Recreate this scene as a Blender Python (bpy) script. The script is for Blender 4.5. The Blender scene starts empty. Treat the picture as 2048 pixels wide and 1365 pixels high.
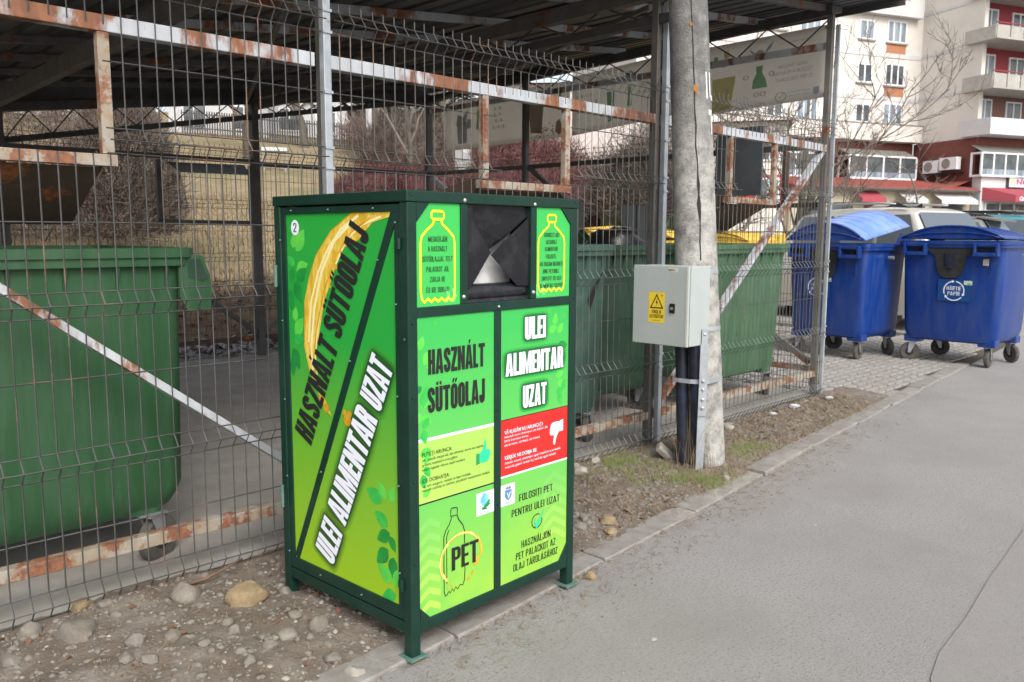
import bpy, bmesh, math, random
from mathutils import Vector, Matrix, noise
R = math.radians
rng = random.Random(7)
sc = bpy.context.scene
col = sc.collection

# ------------------------------------------------------------------ camera
cam = bpy.data.cameras.new('camera')
co = bpy.data.objects.new('camera', cam); col.objects.link(co)
cam.sensor_width = 36.0; cam.lens = 29.34; cam.clip_start = .05; cam.clip_end = 900
yaw, pitch, roll = .788, .1255, .004
fwd = Vector((math.sin(yaw)*math.cos(pitch), math.cos(yaw)*math.cos(pitch), -math.sin(pitch)))
rt = Vector((math.cos(yaw), -math.sin(yaw), 0)); up = rt.cross(fwd)
r2 = rt*math.cos(roll)+up*math.sin(roll); u2 = up*math.cos(roll)-rt*math.sin(roll)
mw = Matrix((r2, u2, -fwd)).transposed().to_4x4(); mw.translation = Vector((0, 0, 1.42))
co.matrix_world = mw
cam.dof.use_dof = True; cam.dof.focus_distance = 2.75; cam.dof.aperture_fstop = 8.5
sc.camera = co
# ------------------------------------------------------------------ sky, sun, exposure
w = bpy.data.worlds.new('World'); sc.world = w; w.use_nodes = True
nt = w.node_tree; bg = nt.nodes['Background']
sky = nt.nodes.new('ShaderNodeTexSky'); sky.sky_type = 'NISHITA'; sky.sun_disc = False
sky.sun_elevation = R(42); sky.sun_rotation = R(205); sky.dust_density = 4; sky.air_density = 1.2; sky.ozone_density = 1.0
hs = nt.nodes.new('ShaderNodeHueSaturation'); hs.inputs['Saturation'].default_value = .42
nt.links.new(sky.outputs[0], hs.inputs['Color']); nt.links.new(hs.outputs[0], bg.inputs[0])
bg.inputs[1].default_value = .15
sl = bpy.data.lights.new('sun', 'SUN'); sl.energy = 1.0; sl.angle = R(25); sl.color = (1, .98, .95)
so = bpy.data.objects.new('sun', sl); col.objects.link(so)
az, el = R(205), R(42)
sd = Vector((math.sin(az)*math.cos(el), math.cos(az)*math.cos(el), math.sin(el)))
so.rotation_euler = (-sd).to_track_quat('-Z', 'Y').to_euler()
sc.view_settings.view_transform = 'Standard'; sc.view_settings.look = 'None'
sc.view_settings.exposure = .80; sc.view_settings.gamma = 1; sc.view_settings.use_curve_mapping = False

# ------------------------------------------------------------------ helpers
WL = {}
def tag(o, label=None, cat=None, group=None, kind=None):
    if label: o['label'] = label
    if cat: o['category'] = cat
    if group: o['group'] = group
    if kind: o['kind'] = kind
    return o
def root(name, loc, label=None, cat=None, group=None, rz=0):
    o = bpy.data.objects.new(name, None); col.objects.link(o); o.empty_display_size = .1
    o.location = loc; o.rotation_euler = (0, 0, rz); WL[o.name] = Vector(loc)
    return tag(o, label, cat, group)
class MB:
    def __init__(s): s.v = []; s.f = []
    def add(s, vs, fs):
        n = len(s.v); s.v += [tuple(x) for x in vs]; s.f += [tuple(n+i for i in f) for f in fs]; return s
    def box(s, x0, y0, z0, x1, y1, z1):
        return s.add([(x0,y0,z0),(x1,y0,z0),(x1,y1,z0),(x0,y1,z0),(x0,y0,z1),(x1,y0,z1),(x1,y1,z1),(x0,y1,z1)],
            [(0,3,2,1),(4,5,6,7),(0,1,5,4),(1,2,6,5),(2,3,7,6),(3,0,4,7)])
    def bar(s, a, b, w, h, upv=(0,0,1)):
        a, b = Vector(a), Vector(b); d = (b-a).normalized(); U = Vector(upv)
        sx = d.cross(U)
        if sx.length < 1e-4: sx = d.cross(Vector((1,0,0)))
        sx.normalize(); uy = sx.cross(d)
        vs = []
        for p in (a, b):
            for i, j in ((-1,-1),(1,-1),(1,1),(-1,1)): vs.append(p+sx*w/2*i+uy*h/2*j)
        return s.add(vs, [(3,2,1,0),(4,5,6,7),(0,1,5,4),(1,2,6,5),(2,3,7,6),(3,0,4,7)])
    def tube(s, pts, r, n=6, r1=None, cap=True):
        pts = [Vector(p) for p in pts]; m = len(pts); vs = []; U = None
        for i, p in enumerate(pts):
            d = (pts[min(i+1,m-1)]-pts[max(i-1,0)]).normalized()
            if U is None:
                U = d.cross(Vector((0,0,1)))
                if U.length < 1e-3: U = d.cross(Vector((1,0,0)))
            U = (U-d*U.dot(d)).normalized(); V = d.cross(U)
            rr = r if r1 is None else r+(r1-r)*i/(m-1)
            for k in range(n):
                a = 2*math.pi*k/n; vs.append(p+U*math.cos(a)*rr+V*math.sin(a)*rr)
        fs = [(i*n+k, i*n+(k+1)%n, (i+1)*n+(k+1)%n, (i+1)*n+k) for i in range(m-1) for k in range(n)]
        if cap: fs += [tuple(range(n))[::-1], tuple((m-1)*n+k for k in range(n))]
        return s.add(vs, fs)
    def lathe(s, prof, c=(0,0,0), axis='z', n=16):
        vs = []
        for rr, h in prof:
            for k in range(n):
                a = 2*math.pi*k/n; x, y = rr*math.cos(a), rr*math.sin(a)
                q = (x,y,h) if axis == 'z' else ((h,x,y) if axis == 'x' else (x,h,y))
                vs.append((q[0]+c[0], q[1]+c[1], q[2]+c[2]))
        m = len(prof)
        fs = [(i*n+k, i*n+(k+1)%n, (i+1)*n+(k+1)%n, (i+1)*n+k) for i in range(m-1) for k in range(n)]
        fs += [tuple(range(n))[::-1], tuple((m-1)*n+k for k in range(n))]
        return s.add(vs, fs)
    def loft(s, rings, cap=True):
        n = len(rings[0]); vs = [p for r in rings for p in r]; m = len(rings)
        fs = [(i*n+k, i*n+(k+1)%n, (i+1)*n+(k+1)%n, (i+1)*n+k) for i in range(m-1) for k in range(n)]
        if cap: fs += [tuple(range(n))[::-1], tuple((m-1)*n+k for k in range(n))]
        return s.add(vs, fs)
    def prism(s, poly, fr, d0, d1):
        n = len(poly); vs = [fr(u,v,d0) for u,v in poly]+[fr(u,v,d1) for u,v in poly]
        return s.add(vs, [tuple(range(n))[::-1], tuple(range(n,2*n))]+[(i,(i+1)%n,n+(i+1)%n,n+i) for i in range(n)])
    def flat(s, poly, fr, d):
        return s.add([fr(u,v,d) for u,v in poly], [tuple(range(len(poly)))])
    def ribbon(s, pts, wd, fr, d, closed=False):
        n = len(pts); P = [Vector(p) for p in pts]; L = []
        for i, p in enumerate(P):
            a = P[(i-1)%n] if closed or i > 0 else p; b = P[(i+1)%n] if closed or i < n-1 else p
            t = (b-a).normalized(); nn = Vector((-t.y, t.x)); L.append((p+nn*wd/2, p-nn*wd/2))
        vs = []
        for a, b in L: vs += [fr(a.x,a.y,d), fr(b.x,b.y,d)]
        rngi = range(n if closed else n-1)
        return s.add(vs, [(2*i, 2*i+1, (2*((i+1)%n))+1, 2*((i+1)%n)) for i in rngi])
    def build(s, name, m, parent=None, smooth=False, bevel=0, label=None, kind=None, fix=False, world=True, auto=None):
        off = WL.get(parent.name, Vector()) if (parent is not None and world and parent.name in WL) else Vector()
        me = bpy.data.meshes.new(name)
        vs = s.v if off.length == 0 else [(x-off.x, y-off.y, z-off.z) for x, y, z in s.v]
        me.from_pydata(vs, [], s.f); me.validate()
        if fix:
            b = bmesh.new(); b.from_mesh(me); bmesh.ops.recalc_face_normals(b, faces=b.faces); b.to_mesh(me); b.free()
        if smooth: me.polygons.foreach_set('use_smooth', [True]*len(me.polygons))
        me.materials.append(m)
        o = bpy.data.objects.new(name, me); col.objects.link(o)
        if parent is not None: o.parent = parent
        if bevel:
            b = o.modifiers.new('b', 'BEVEL'); b.width = bevel; b.segments = 2; b.limit_method = 'ANGLE'; b.angle_limit = R(40)
            if smooth is False: pass
        if auto:
            me.polygons.foreach_set('use_smooth', [True]*len(me.polygons))
            me.set_sharp_from_angle(angle=R(auto))
        if parent is None: WL[o.name] = Vector()
        return tag(o, label, kind=kind)
def kids(o): return [c for c in bpy.data.objects if c.parent == o]
def copy_tree(o, loc=None, rz=None, label=None, parent=None):
    c = o.copy(); col.objects.link(c); c.parent = parent
    if loc is not None: c.location = loc
    if rz is not None: c.rotation_euler.z = rz
    if label: c['label'] = label
    for k in kids(o): copy_tree(k, parent=c)
    return c
def frame(O, U, V, N):
    O, U, V, N = map(Vector, (O, U, V, N))
    return lambda u, v, d=0: O+U*u+V*v+N*d

# ------------------------------------------------------------------ materials
def c4(c): return (c[0], c[1], c[2], 1)
def mat(name, c, rough=.6, metal=0, c2=None, sc2=6, lo=.35, hi=.65, bump=0, bsc=60, rust=0, rsc=9, rc=((.30,.10,.035),(.13,.045,.02)),
        dirt=0, dc=(.16,.13,.10), stretch=None, spec=.5, trans=0, alpha=1, zgrad=None, coord='world', dsc=3, det=6):
    m = bpy.data.materials.new(name); m.use_nodes = True; t = m.node_tree; N = t.nodes; Lk = t.links.new
    b = N['Principled BSDF']; b.inputs['Roughness'].default_value = rough; b.inputs['Metallic'].default_value = metal
    b.inputs['Specular IOR Level'].default_value = spec
    g = N.new('ShaderNodeNewGeometry') if coord == 'world' else N.new('ShaderNodeTexCoord')
    pos = g.outputs['Position'] if coord == 'world' else g.outputs['Object']
    if stretch:
        mp = N.new('ShaderNodeMapping'); mp.inputs['Scale'].default_value = stretch; Lk(pos, mp.inputs[0]); spos = mp.outputs[0]
    else: spos = pos
    def nz(scale, det_, vec=None):
        n = N.new('ShaderNodeTexNoise'); n.inputs['Scale'].default_value = scale; n.inputs['Detail'].default_value = det_
        n.inputs['Roughness'].default_value = .65; Lk(vec or spos, n.inputs[0]); return n.outputs[0]
    def rr(src, a, bb):
        r = N.new('ShaderNodeMapRange'); r.inputs[1].default_value = a; r.inputs[2].default_value = bb; Lk(src, r.inputs[0]); return r.outputs[0]
    def mix(f, A, B):
        x = N.new('ShaderNodeMix'); x.data_type = 'RGBA'
        if isinstance(f, float): x.inputs[0].default_value = f
        else: Lk(f, x.inputs[0])
        for i, q in ((6, A), (7, B)):
            if isinstance(q, tuple): x.inputs[i].default_value = c4(q)
            else: Lk(q, x.inputs[i])
        return x.outputs[2]
    cur = tuple(c)
    if zgrad:
        z0, z1, cz = zgrad; sx = N.new('ShaderNodeSeparateXYZ'); Lk(pos, sx.inputs[0]); cur = mix(rr(sx.outputs[2], z0, z1), tuple(cz), cur)
    if c2 is not None: cur = mix(rr(nz(sc2, det), lo, hi), cur, tuple(c2))
    if dirt: 
        mm = N.new('ShaderNodeMath'); mm.operation = 'MULTIPLY'; mm.inputs[1].default_value = dirt
        Lk(rr(nz(dsc, 8), .42, .7), mm.inputs[0]); cur = mix(mm.outputs[0], cur, tuple(dc))
    if rust:
        rf = rr(nz(rsc, 7), 1-rust, 1.04-rust+.03); rcol = mix(rr(nz(rsc*5, 4), .35, .65), rc[0], rc[1]); cur = mix(rf, cur, rcol)
        Lk(rr(rf, -.8, 1.4), b.inputs['Roughness']) if False else None
    if isinstance(cur, tuple): b.inputs[0].default_value = c4(cur)
    else: Lk(cur, b.inputs[0])
    if bump:
        bp = N.new('ShaderNodeBump'); bp.inputs['Strength'].default_value = bump; bp.inputs['Distance'].default_value = .01
        Lk(nz(bsc, 5), bp.inputs['Height']); Lk(bp.outputs[0], b.inputs['Normal'])
    if trans: b.inputs['Transmission Weight'].default_value = trans
    return m
def S(r, g, b_):   # srgb 0-255 to linear
    f = lambda x: (x/255/12.92) if x/255 <= .04045 else ((x/255+.055)/1.055)**2.4
    return (f(r), f(g), f(b_))
RUST2 = ((.30,.125,.06),(.16,.065,.035))
M = {}
M['galv'] = mat('galvanised_steel', (.42,.45,.48), .5, .35, c2=(.30,.33,.36), sc2=8, rust=.38, rsc=5)
M['wire'] = mat('galvanised_wire', (.10,.102,.105), .5, .3, c2=(.06,.058,.055), sc2=5, rust=.42, rsc=3, rc=((.24,.16,.12),(.13,.08,.06)))
M['rail'] = mat('rusty_painted_rail', (.50,.53,.57), .55, .1, c2=(.40,.42,.44), sc2=5, rust=.50, rsc=4.5, rc=RUST2, stretch=(1,1,.4))
M['railr'] = mat('heavily_rusted_rail', (.34,.32,.28), .75, .05, c2=(.27,.20,.13), sc2=9, lo=.38, hi=.62, rust=.52, rsc=11, rc=((.27,.115,.06),(.15,.065,.04)))
M['rust'] = mat('rust_brown_steel', (.085,.055,.04), .8, 0, c2=(.055,.04,.032), sc2=7, bump=.2, rust=.45, rsc=7)
M['dark'] = mat('dark_grey_steel', (.10,.105,.11), .6, .2, c2=(.07,.06,.055), sc2=5, rust=.38, rsc=4, rc=((.16,.07,.04),(.09,.05,.03)))
M['post'] = mat('weathered_post_steel', (.17,.165,.16), .6, .2, c2=(.12,.11,.10), sc2=6, rust=.40, rsc=4)
M['roofm'] = mat('roof_sheet_steel', (.11,.115,.12), .6, .25, c2=(.075,.075,.072), sc2=2, rust=.33, rsc=3, stretch=(1,.2,1))
M['dkgreen'] = mat('dark_green_paint', (.004,.026,.017), .30, 0, c2=(.006,.034,.023), sc2=9, bump=.06, bsc=25, dirt=.15, dc=(.025,.05,.042), dsc=6, spec=.4)
M['green_pale'] = mat('worn_green_plate', (.06,.14,.11), .5, 0, c2=(.12,.19,.16), sc2=40)
M['steel'] = mat('bright_zinc', (.55,.57,.6), .35, .7, c2=(.4,.42,.45), sc2=30)
M['black'] = mat('black_rubber', (.012,.012,.013), .75, c2=(.03,.03,.03), sc2=20)
M['blackm'] = mat('black_steel_sheet', (.014,.015,.018), .26, .3, c2=(.035,.035,.04), sc2=12, lo=.45, hi=.7, bump=.03, bsc=10)
M['greym'] = mat('grey_inner_sheet', (.72,.73,.74), .6, .1, c2=(.36,.36,.36), sc2=9)
M['tyre'] = mat('caster_rubber', (.045,.045,.045), .85, c2=(.09,.085,.08), sc2=30, dirt=.35)
M['bin_green'] = mat('green_bin_plastic', (.020,.074,.028), .5, 0, c2=(.024,.084,.033), sc2=3, dirt=.6, dc=(.06,.12,.07), dsc=4, stretch=(4,4,.5))
M['bin_teal'] = mat('faded_green_bin_plastic', (.035,.088,.066), .5, 0, c2=(.045,.10,.075), sc2=4, dirt=.45, dc=(.13,.20,.16), dsc=5)
M['bin_shade'] = mat('shaded_green_bin_plastic', (.010,.038,.020), .5, 0, c2=(.014,.046,.025), sc2=4, dirt=.3, dc=(.07,.11,.08))  # green darkened to paint in shade: set-back bin and bin insides
M['bin_lt'] = mat('light_green_bin_plastic', (.045,.12,.055), .5, 0, c2=(.052,.13,.062), sc2=4, dirt=.55, dc=(.12,.20,.13), dsc=4, stretch=(2,2,.8))
M['blue'] = mat('blue_bin_plastic', (.005,.034,.20), .30, 0, c2=(.006,.040,.225), sc2=3, dirt=.30, dc=(.09,.12,.20), dsc=4, stretch=(2.5,2.5,.6))
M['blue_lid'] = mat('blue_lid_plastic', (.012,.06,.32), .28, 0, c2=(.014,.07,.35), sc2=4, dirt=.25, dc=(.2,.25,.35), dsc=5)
M['blue_pale'] = mat('sky_highlight_blue_lid', (.12,.23,.60), .35, 0, c2=(.16,.28,.64), sc2=3, dirt=.3, dc=(.4,.45,.6))  # pale blue paints the sky highlight onto the lid top
M['yellow'] = mat('yellow_bin_plastic', (.72,.48,.04), .4, 0, c2=(.66,.42,.03), sc2=4, dirt=.25, dc=(.35,.26,.08))
M['orange'] = mat('orange_sticker', (.80,.22,.02), .45)
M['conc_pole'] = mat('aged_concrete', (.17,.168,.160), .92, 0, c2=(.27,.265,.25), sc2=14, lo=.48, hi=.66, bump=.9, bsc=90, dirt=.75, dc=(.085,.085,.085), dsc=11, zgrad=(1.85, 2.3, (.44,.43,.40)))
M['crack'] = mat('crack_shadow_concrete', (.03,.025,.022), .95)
M['lichen'] = mat('orange_lichen', (.42,.17,.03), .9, c2=(.25,.12,.04), sc2=60)
M['whitep'] = mat('white_road_paint', (.75,.75,.75), .7, c2=(.6,.6,.58), sc2=30)
M['cab'] = mat('pale_grey_enamel', (.40,.44,.43), .38, 0, c2=(.37,.41,.40), sc2=3, dirt=.12, dc=(.2,.2,.18), dsc=5)
M['cabedge'] = mat('cream_seal', (.55,.53,.46), .5)
M['stick_y'] = mat('yellow_sticker', (.75,.55,.03), .45)
M['ink'] = mat('black_ink', (.012,.012,.012), .5)
M['ink_navy'] = mat('navy_ink', (.012,.012,.05), .5)
M['pipe'] = mat('black_conduit_pipe', (.012,.013,.02), .4, c2=(.02,.03,.06), sc2=20, dirt=.2, dc=(.08,.075,.07))
M['asphalt'] = mat('dusty_asphalt', (.315,.300,.287), .95, 0, c2=(.19,.18,.17), sc2=85, lo=.50, hi=.66, bump=.9, bsc=150, dirt=.75, dc=(.235,.22,.205), dsc=.9, det=9)
M['concrete'] = mat('old_concrete_floor', (.36,.34,.31), .92, 0, c2=(.29,.27,.245), sc2=5, bump=.3, bsc=60, dirt=.5, dc=(.2,.175,.15), dsc=3)
M['kerb'] = mat('kerb_concrete', (.285,.27,.25), .92, 0, c2=(.22,.205,.185), sc2=14, bump=.6, bsc=90, dirt=.5, dc=(.18,.155,.13), dsc=7)
M['dirt'] = mat('stony_dirt', (.165,.132,.104), .97, 0, c2=(.235,.205,.172), sc2=7, lo=.45, hi=.62, bump=1.0, bsc=75, dirt=.8, dc=(.10,.078,.058), dsc=4.5, det=10)
M['paver'] = mat('grey_paver', (.33,.315,.295), .93, 0, c2=(.23,.215,.20), sc2=22, bump=.3, bsc=80, dirt=.45, dc=(.2,.175,.145), dsc=2)
M['stone'] = mat('grey_river_stone', (.235,.215,.185), .88, 0, c2=(.17,.152,.13), sc2=18, bump=.5, bsc=110, dirt=.7, dc=(.14,.115,.085), dsc=12)
M['stone_y'] = mat('yellowish_stone', (.30,.23,.13), .85, 0, c2=(.22,.16,.09), sc2=20, bump=.5, bsc=90, dirt=.4, dc=(.17,.13,.08), dsc=10)
M['stone_w'] = mat('pale_stone', (.33,.31,.27), .85, 0, c2=(.26,.24,.205), sc2=25, bump=.3, bsc=110)
M['straw'] = mat('dry_straw', (.25,.19,.115), .9, c2=(.17,.12,.07), sc2=12)
M['grassb'] = mat('green_grass_blade', (.11,.17,.035), .8, c2=(.17,.20,.07), sc2=9)
M['leafd'] = mat('dead_leaf', (.20,.11,.06), .85, c2=(.12,.065,.04), sc2=9)
M['wood'] = mat('twig_bark', (.17,.10,.065), .9, c2=(.10,.06,.04), sc2=30)
M['hill'] = mat('dormant_winter_grass', (.28,.215,.12), .95, 0, c2=(.15,.15,.065), sc2=.35, lo=.46, hi=.64, bump=1.0, bsc=14, dirt=.75, dc=(.15,.105,.065), dsc=3.5, det=10)
M['bark'] = mat('tree_bark', (.12,.105,.085), .9, c2=(.075,.065,.05), sc2=8, bump=.3, bsc=30)
M['twig'] = mat('bare_twigs', (.20,.165,.14), .9, c2=(.13,.11,.095), sc2=2)
M['hedge'] = mat('burgundy_hedge_twigs', (.15,.055,.055), .85, c2=(.09,.045,.04), sc2=3)
M['brush'] = mat('brown_brush_twigs', (.10,.075,.062), .9, c2=(.15,.115,.095), sc2=3)
M['conif'] = mat('conifer_needles', (.045,.055,.030), .8, c2=(.075,.075,.045), sc2=2)
M['evergreen'] = mat('dull_evergreen_leaves', (.06,.085,.03), .7, c2=(.10,.12,.045), sc2=2)
# ------------------------------------------------------------------ terrain
def ss(a, b, x):
    t = min(1, max(0, (x-a)/(b-a))); return t*t*(3-2*t)
def hillz(x, y):
    ratio = x/max(y, .1)
    f = 1-ss(1.30, 1.75, ratio)
    f2 = 1-ss(2.2, 4, ratio)
    t = max(0, y+.35*x-12)
    z = .185*t*f + .45*ss(9.7, 10.9, y)*f2*(1-ss(9, 12, x))
    return min(z, 9)
def grid(x0, x1, nx, y0, y1, ny, fz):
    m = MB()
    for j in range(ny+1):
        for i in range(nx+1):
            x = x0+(x1-x0)*i/nx; y = y0+(y1-y0)*j/ny; m.v.append((x, y, fz(x, y)))
    for j in range(ny):
        for i in range(nx):
            a = j*(nx+1)+i; m.f.append((a, a+1, a+nx+2, a+nx+1))
    return m
grid(-300, 400, 40, -300, 400, 40, lambda x, y: -.12).build('ground', M['asphalt'], kind='structure')
def hz(x, y):
    n = noise.noise(Vector((x*.3, y*.3, 0)))*.12+noise.noise(Vector((x*1.5, y*1.5, 4)))*.05
    h = hillz(x, y)
    return h-.06+(n*min(1, h*3))
grid(-30, 75, 250, 9.3, 95, 200, hz).build('hillside', M['hill'], kind='structure', smooth=True)
# dusty asphalt path with a gently wandering edge along the kerb
KP = [(-3, 1.98), (.5, 2.05), (1.5, 2.085), (1.85, 2.11), (3.0, 2.20), (4.3, 2.32), (5.6, 2.46), (7.9, 2.68), (10, 2.87), (14, 3.2), (30, 4.6)]
def ky(x):
    for (a, b), (c, d) in zip(KP, KP[1:]):
        if a <= x <= c: return b+(d-b)*(x-a)/(c-a)
    return KP[-1][1]
m = MB(); xs = [-60, -20, -3]+[i*.25 for i in range(-11, 57)]+[20, 30]
for x in xs: m.v += [(x, -60, 0), (x, ky(max(-3, min(30, x)))+.01, 0)]
for i in range(len(xs)-1): m.f.append((2*i, 2*i+2, 2*i+3, 2*i+1))
m.build('path', M['asphalt'], kind='structure')
MB().add([(10.6, 3.0, -.008), (140, 4.6, -.008), (140, 60, -.008), (10.6, 30, -.008)], [(0, 1, 2, 3)]).build('parking_lot', M['asphalt'], kind='structure')
# concrete slab under the shelter
MB().box(-6, 3.17, -.1, 7.22, 9.9, .022).build('concrete_floor', M['concrete'], kind='structure')
# dirt strip
def dz(x, y):
    v = Vector((x, y, 0)); e = min(1, (y-ky(x)-.05)/.25); e = max(0, e)
    z = .004+.026*e+noise.noise(v*2.3)*.022*e+noise.noise(v*9)*.012*e+noise.noise(v*31)*.006+noise.noise(v*80)*.003
    z += .015*math.exp(-((x-4.25)**2+(y-2.95)**2)/.5)*e + .03*math.exp(-((x-1.2)**2+(y-3.0)**2)/.12)*e
    return z
m = MB(); nx, ny = 560, 60
for j in range(ny+1):
    for i in range(nx+1):
        x = -.6+8.2*i/nx; a = ky(x)+.03; b = 3.24+.04*noise.noise(Vector((x*3, 0, 0))); y = a+(b-a)*j/ny
        m.v.append((x, y, dz(x, y)))
for j in range(ny):
    for i in range(nx):
        a = j*(nx+1)+i; m.f.append((a, a+1, a+nx+2, a+nx+1))
m.build('dirt_strip', M['dirt'], kind='structure', smooth=True)
# kerb: one stone after another
kr = root('kerb', (2, 2.15, 0)); kr['kind'] = 'structure'
x = -.3; kn = 0
cuts = [-.3, .86, 1.85, 2.78, 3.62, 4.5, 5.35, 6.3, 7.2, 8.2, 9.2, 10.2]
for a, b in zip(cuts, cuts[1:]):
    a2, b2 = a+.006, b-.006; ya, yb = ky(a2)+rng.uniform(-.008, .012), ky(b2)+rng.uniform(-.008, .012); wd = .145
    mm = MB(); n = 8; zt = .016+rng.uniform(-.004, .006)
    if 4.4 < a < 5: zt += .006
    ring = []
    for i in range(n+1):
        t = i/n; xx = a2+(b2-a2)*t; yy = ya+(yb-ya)*t; q = noise.noise(Vector((xx*7, 3, 0)))*.006
        e = .0 if 0 < i < n else .004
        ring.append([(xx, yy+q+e, -.05), (xx, yy+q+e, zt-.006), (xx, yy+q+.008+e, zt+noise.noise(Vector((xx*9, 1, 0)))*.003), (xx, yy+wd+q-.008-e, zt), (xx, yy+wd+q-e, zt-.008), (xx, yy+wd-e, -.05)])
    mm.loft(ring).build('kerb_stone', M['kerb'], kr, auto=35, fix=True)
# block paving right of the shelter
pv = root('pavement', (8.5, 4, 0)); pv['kind'] = 'structure'
pm = {}
def paver_mesh(k):
    if k in pm: return pm[k]
    L, W_ = .174, .074
    mm = MB(); h = .008
    mm.loft([[(-L/2, -W_/2, -.06), (L/2, -W_/2, -.06), (L/2, W_/2, -.06), (-L/2, W_/2, -.06)],
             [(-L/2, -W_/2, -h), (L/2, -W_/2, -h), (L/2, W_/2, -h), (-L/2, W_/2, -h)],
             [(-L/2+.006, -W_/2+.006, 0), (L/2-.006, -W_/2+.006, 0), (L/2-.006, W_/2-.006, 0), (-L/2+.006, W_/2-.006, 0)]])
    pm[k] = mm; return mm
base = paver_mesh(0); cnt = 0; stuff = MB(); proto = None; cand = []
for j in range(60):
    for i in range(32):
        x = 7.15+.2*i+(.1 if j % 2 else 0); y = 2.75+.1*j
        if y < ky(x)+.17 or (x < 7.32 and y > 3.2): continue
        if x > 12.5 or y > 8.6: continue
        cand.append((x*x+y*y, x, y))
MB().box(7.06, 2.8, -.08, 13, 8.8, -.006).build('paver_bedding', mat('dark_joint_soil', (.075,.06,.045), .95), kind='structure')
cand = [c for c in cand]; cand.sort()
for k, (d, x, y) in enumerate(cand):
    dzz = rng.uniform(-.003, .003)+.012; rz = rng.uniform(-.02, .02)
    if k < 300:
        if proto is None:
            proto = base.build('paver', M['paver'], pv, world=False, fix=True); o = proto
        else:
            o = proto.copy(); col.objects.link(o); o.parent = pv
        o.location = (x-8.5, y-4, dzz); o.rotation_euler = (rng.uniform(-.01, .01), rng.uniform(-.01, .01), rz)
    else:
        n = len(stuff.v); c, s_ = math.cos(rz), math.sin(rz)
        stuff.v += [(x+c*a-s_*b, y+s_*a+c*b, z+dzz) for a, b, z in base.v]; stuff.f += [tuple(n+q for q in f) for f in base.f]
stuff.build('paver', M['paver'], pv, kind='stuff')

# ------------------------------------------------------------------ shelter
SX = [2.08, 4.61, 7.12]; FY = 3.22
def roofz(x, y): return 3.30-.115*(7.12-x)
sh = root('bin_shelter', (4.6, 3.3, 0), 'long open steel shelter with ribbed roof and rusty hatch frames over the bins', 'shelter')
for X in (-.42, 2.11, 4.61, 7.12):
    MB().box(X-.025, FY+.035, 0, X+.025, FY+.085, roofz(X, 3.2)-.02).build('front_post', M['post'], sh, bevel=.003)
BX = [(-.4, 8.75), (2.2, 8.8), (4.79, 8.9), (7.34, 8.9)]
for X, Y in BX: MB().box(X-.04, Y-.04, 0, X+.04, Y+.04, roofz(X, Y)-.04).build('rear_post', M['dark'], sh)
for y in (6.98, 5.05):
    MB().box(7.2, y-.03, 0, 7.26, y+.03, 3.28).build('side_post', M['dark'], sh)
# front rails (per bay), hatch frames, braces, chutes
def bay(x0, x1, h0, h1, diag=None, mt='rail', mb='railr'):
    y = FY+.032
    MB().box(x0+.032, y-.002, 2.146, x1-.032, y+.055, 2.205).build('top_rail', M[mt], sh, bevel=.003)
    MB().box(x0+.032, y-.002, .190, x1-.032, y+.052, .240).build('bottom_rail', M[mb], sh, bevel=.003)
    for hx in (h0, h1): MB().box(hx-.021, y-.001, 1.712, hx+.021, y+.035, 2.144).build('hatch_upright', M['railr'], sh, bevel=.002)
    MB().box(h0-.03, y-.001, 1.668, h1+.03, y+.05, 1.71).build('hatch_sill', M['railr'], sh, bevel=.002)
    ch = MB(); a, b = h0+.01, h1-.01; y0, y1 = y+.052, y+.43
    T = .003
    ch.add([(a,y0,1.665),(b,y0,1.665),(b,y1,1.46),(a,y1,1.46),(a,y0,1.665-T),(b,y0,1.665-T),(b,y1,1.46-T),(a,y1,1.46-T)],
           [(0,1,2,3),(7,6,5,4),(0,4,5,1),(2,6,7,3),(1,5,6,2),(3,7,4,0)])
    for q in (a, b):
        ch.add([(q,y0,1.668),(q,y1,1.46),(q,y1,1.66),(q,y0+.05,1.73),(q+T,y0,1.668),(q+T,y1,1.46),(q+T,y1,1.66),(q+T,y0+.05,1.73)],
               [(0,1,2,3),(7,6,5,4),(0,4,5,1),(1,5,6,2),(2,6,7,3),(3,7,4,0)])
    ch.build('chute', M['rust'], sh)
    if diag: MB().bar((diag[0], y+.03, diag[1]), (diag[2], y+.03, diag[3]), .03, .062, (0,1,0)).build('brace', M['rail'], sh, bevel=.002)
bay(-.42, 2.08, .50, 1.17, (-.35, 2.10, 2.02, .30))
bay(2.08, 4.61, 3.07, 3.72)
bay(4.61, 7.12, 5.54, 6.21, (4.68, .24, 7.05, 2.14))
# rear and side rails
def rail2(a, b, mm='dark', w_=.05): MB().bar(a, b, .04, w_).build('rail', M[mm], sh)
for (xa, ya), (xb, yb) in zip(BX, BX[1:]):
    rail2((xa+.04, ya, 2.22), (xb-.04, yb, 2.24)); rail2((xa+.04, ya, .24), (xb-.04, yb, .24), 'rust')
    rail2((xb-.05, yb, .30), (xb-1.1, yb, 1.05)); rail2((xa+.05, ya, .30), (xa+1.0, ya, 1.0), 'post')
rail2((7.18, 3.35, 2.21), (7.33, 8.85, 2.24)); rail2((7.18, 3.35, .24), (7.33, 8.85, .24), 'railr')
rail2((7.23, 6.9, 2.2), (7.2, 6.0, 1.6)); rail2((7.32, 8.8, 2.18), (7.3, 8.0, 1.75), 'galv')
rail2((7.15, 4.3, .9), (7.15, 3.34, .30), 'post')
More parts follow.
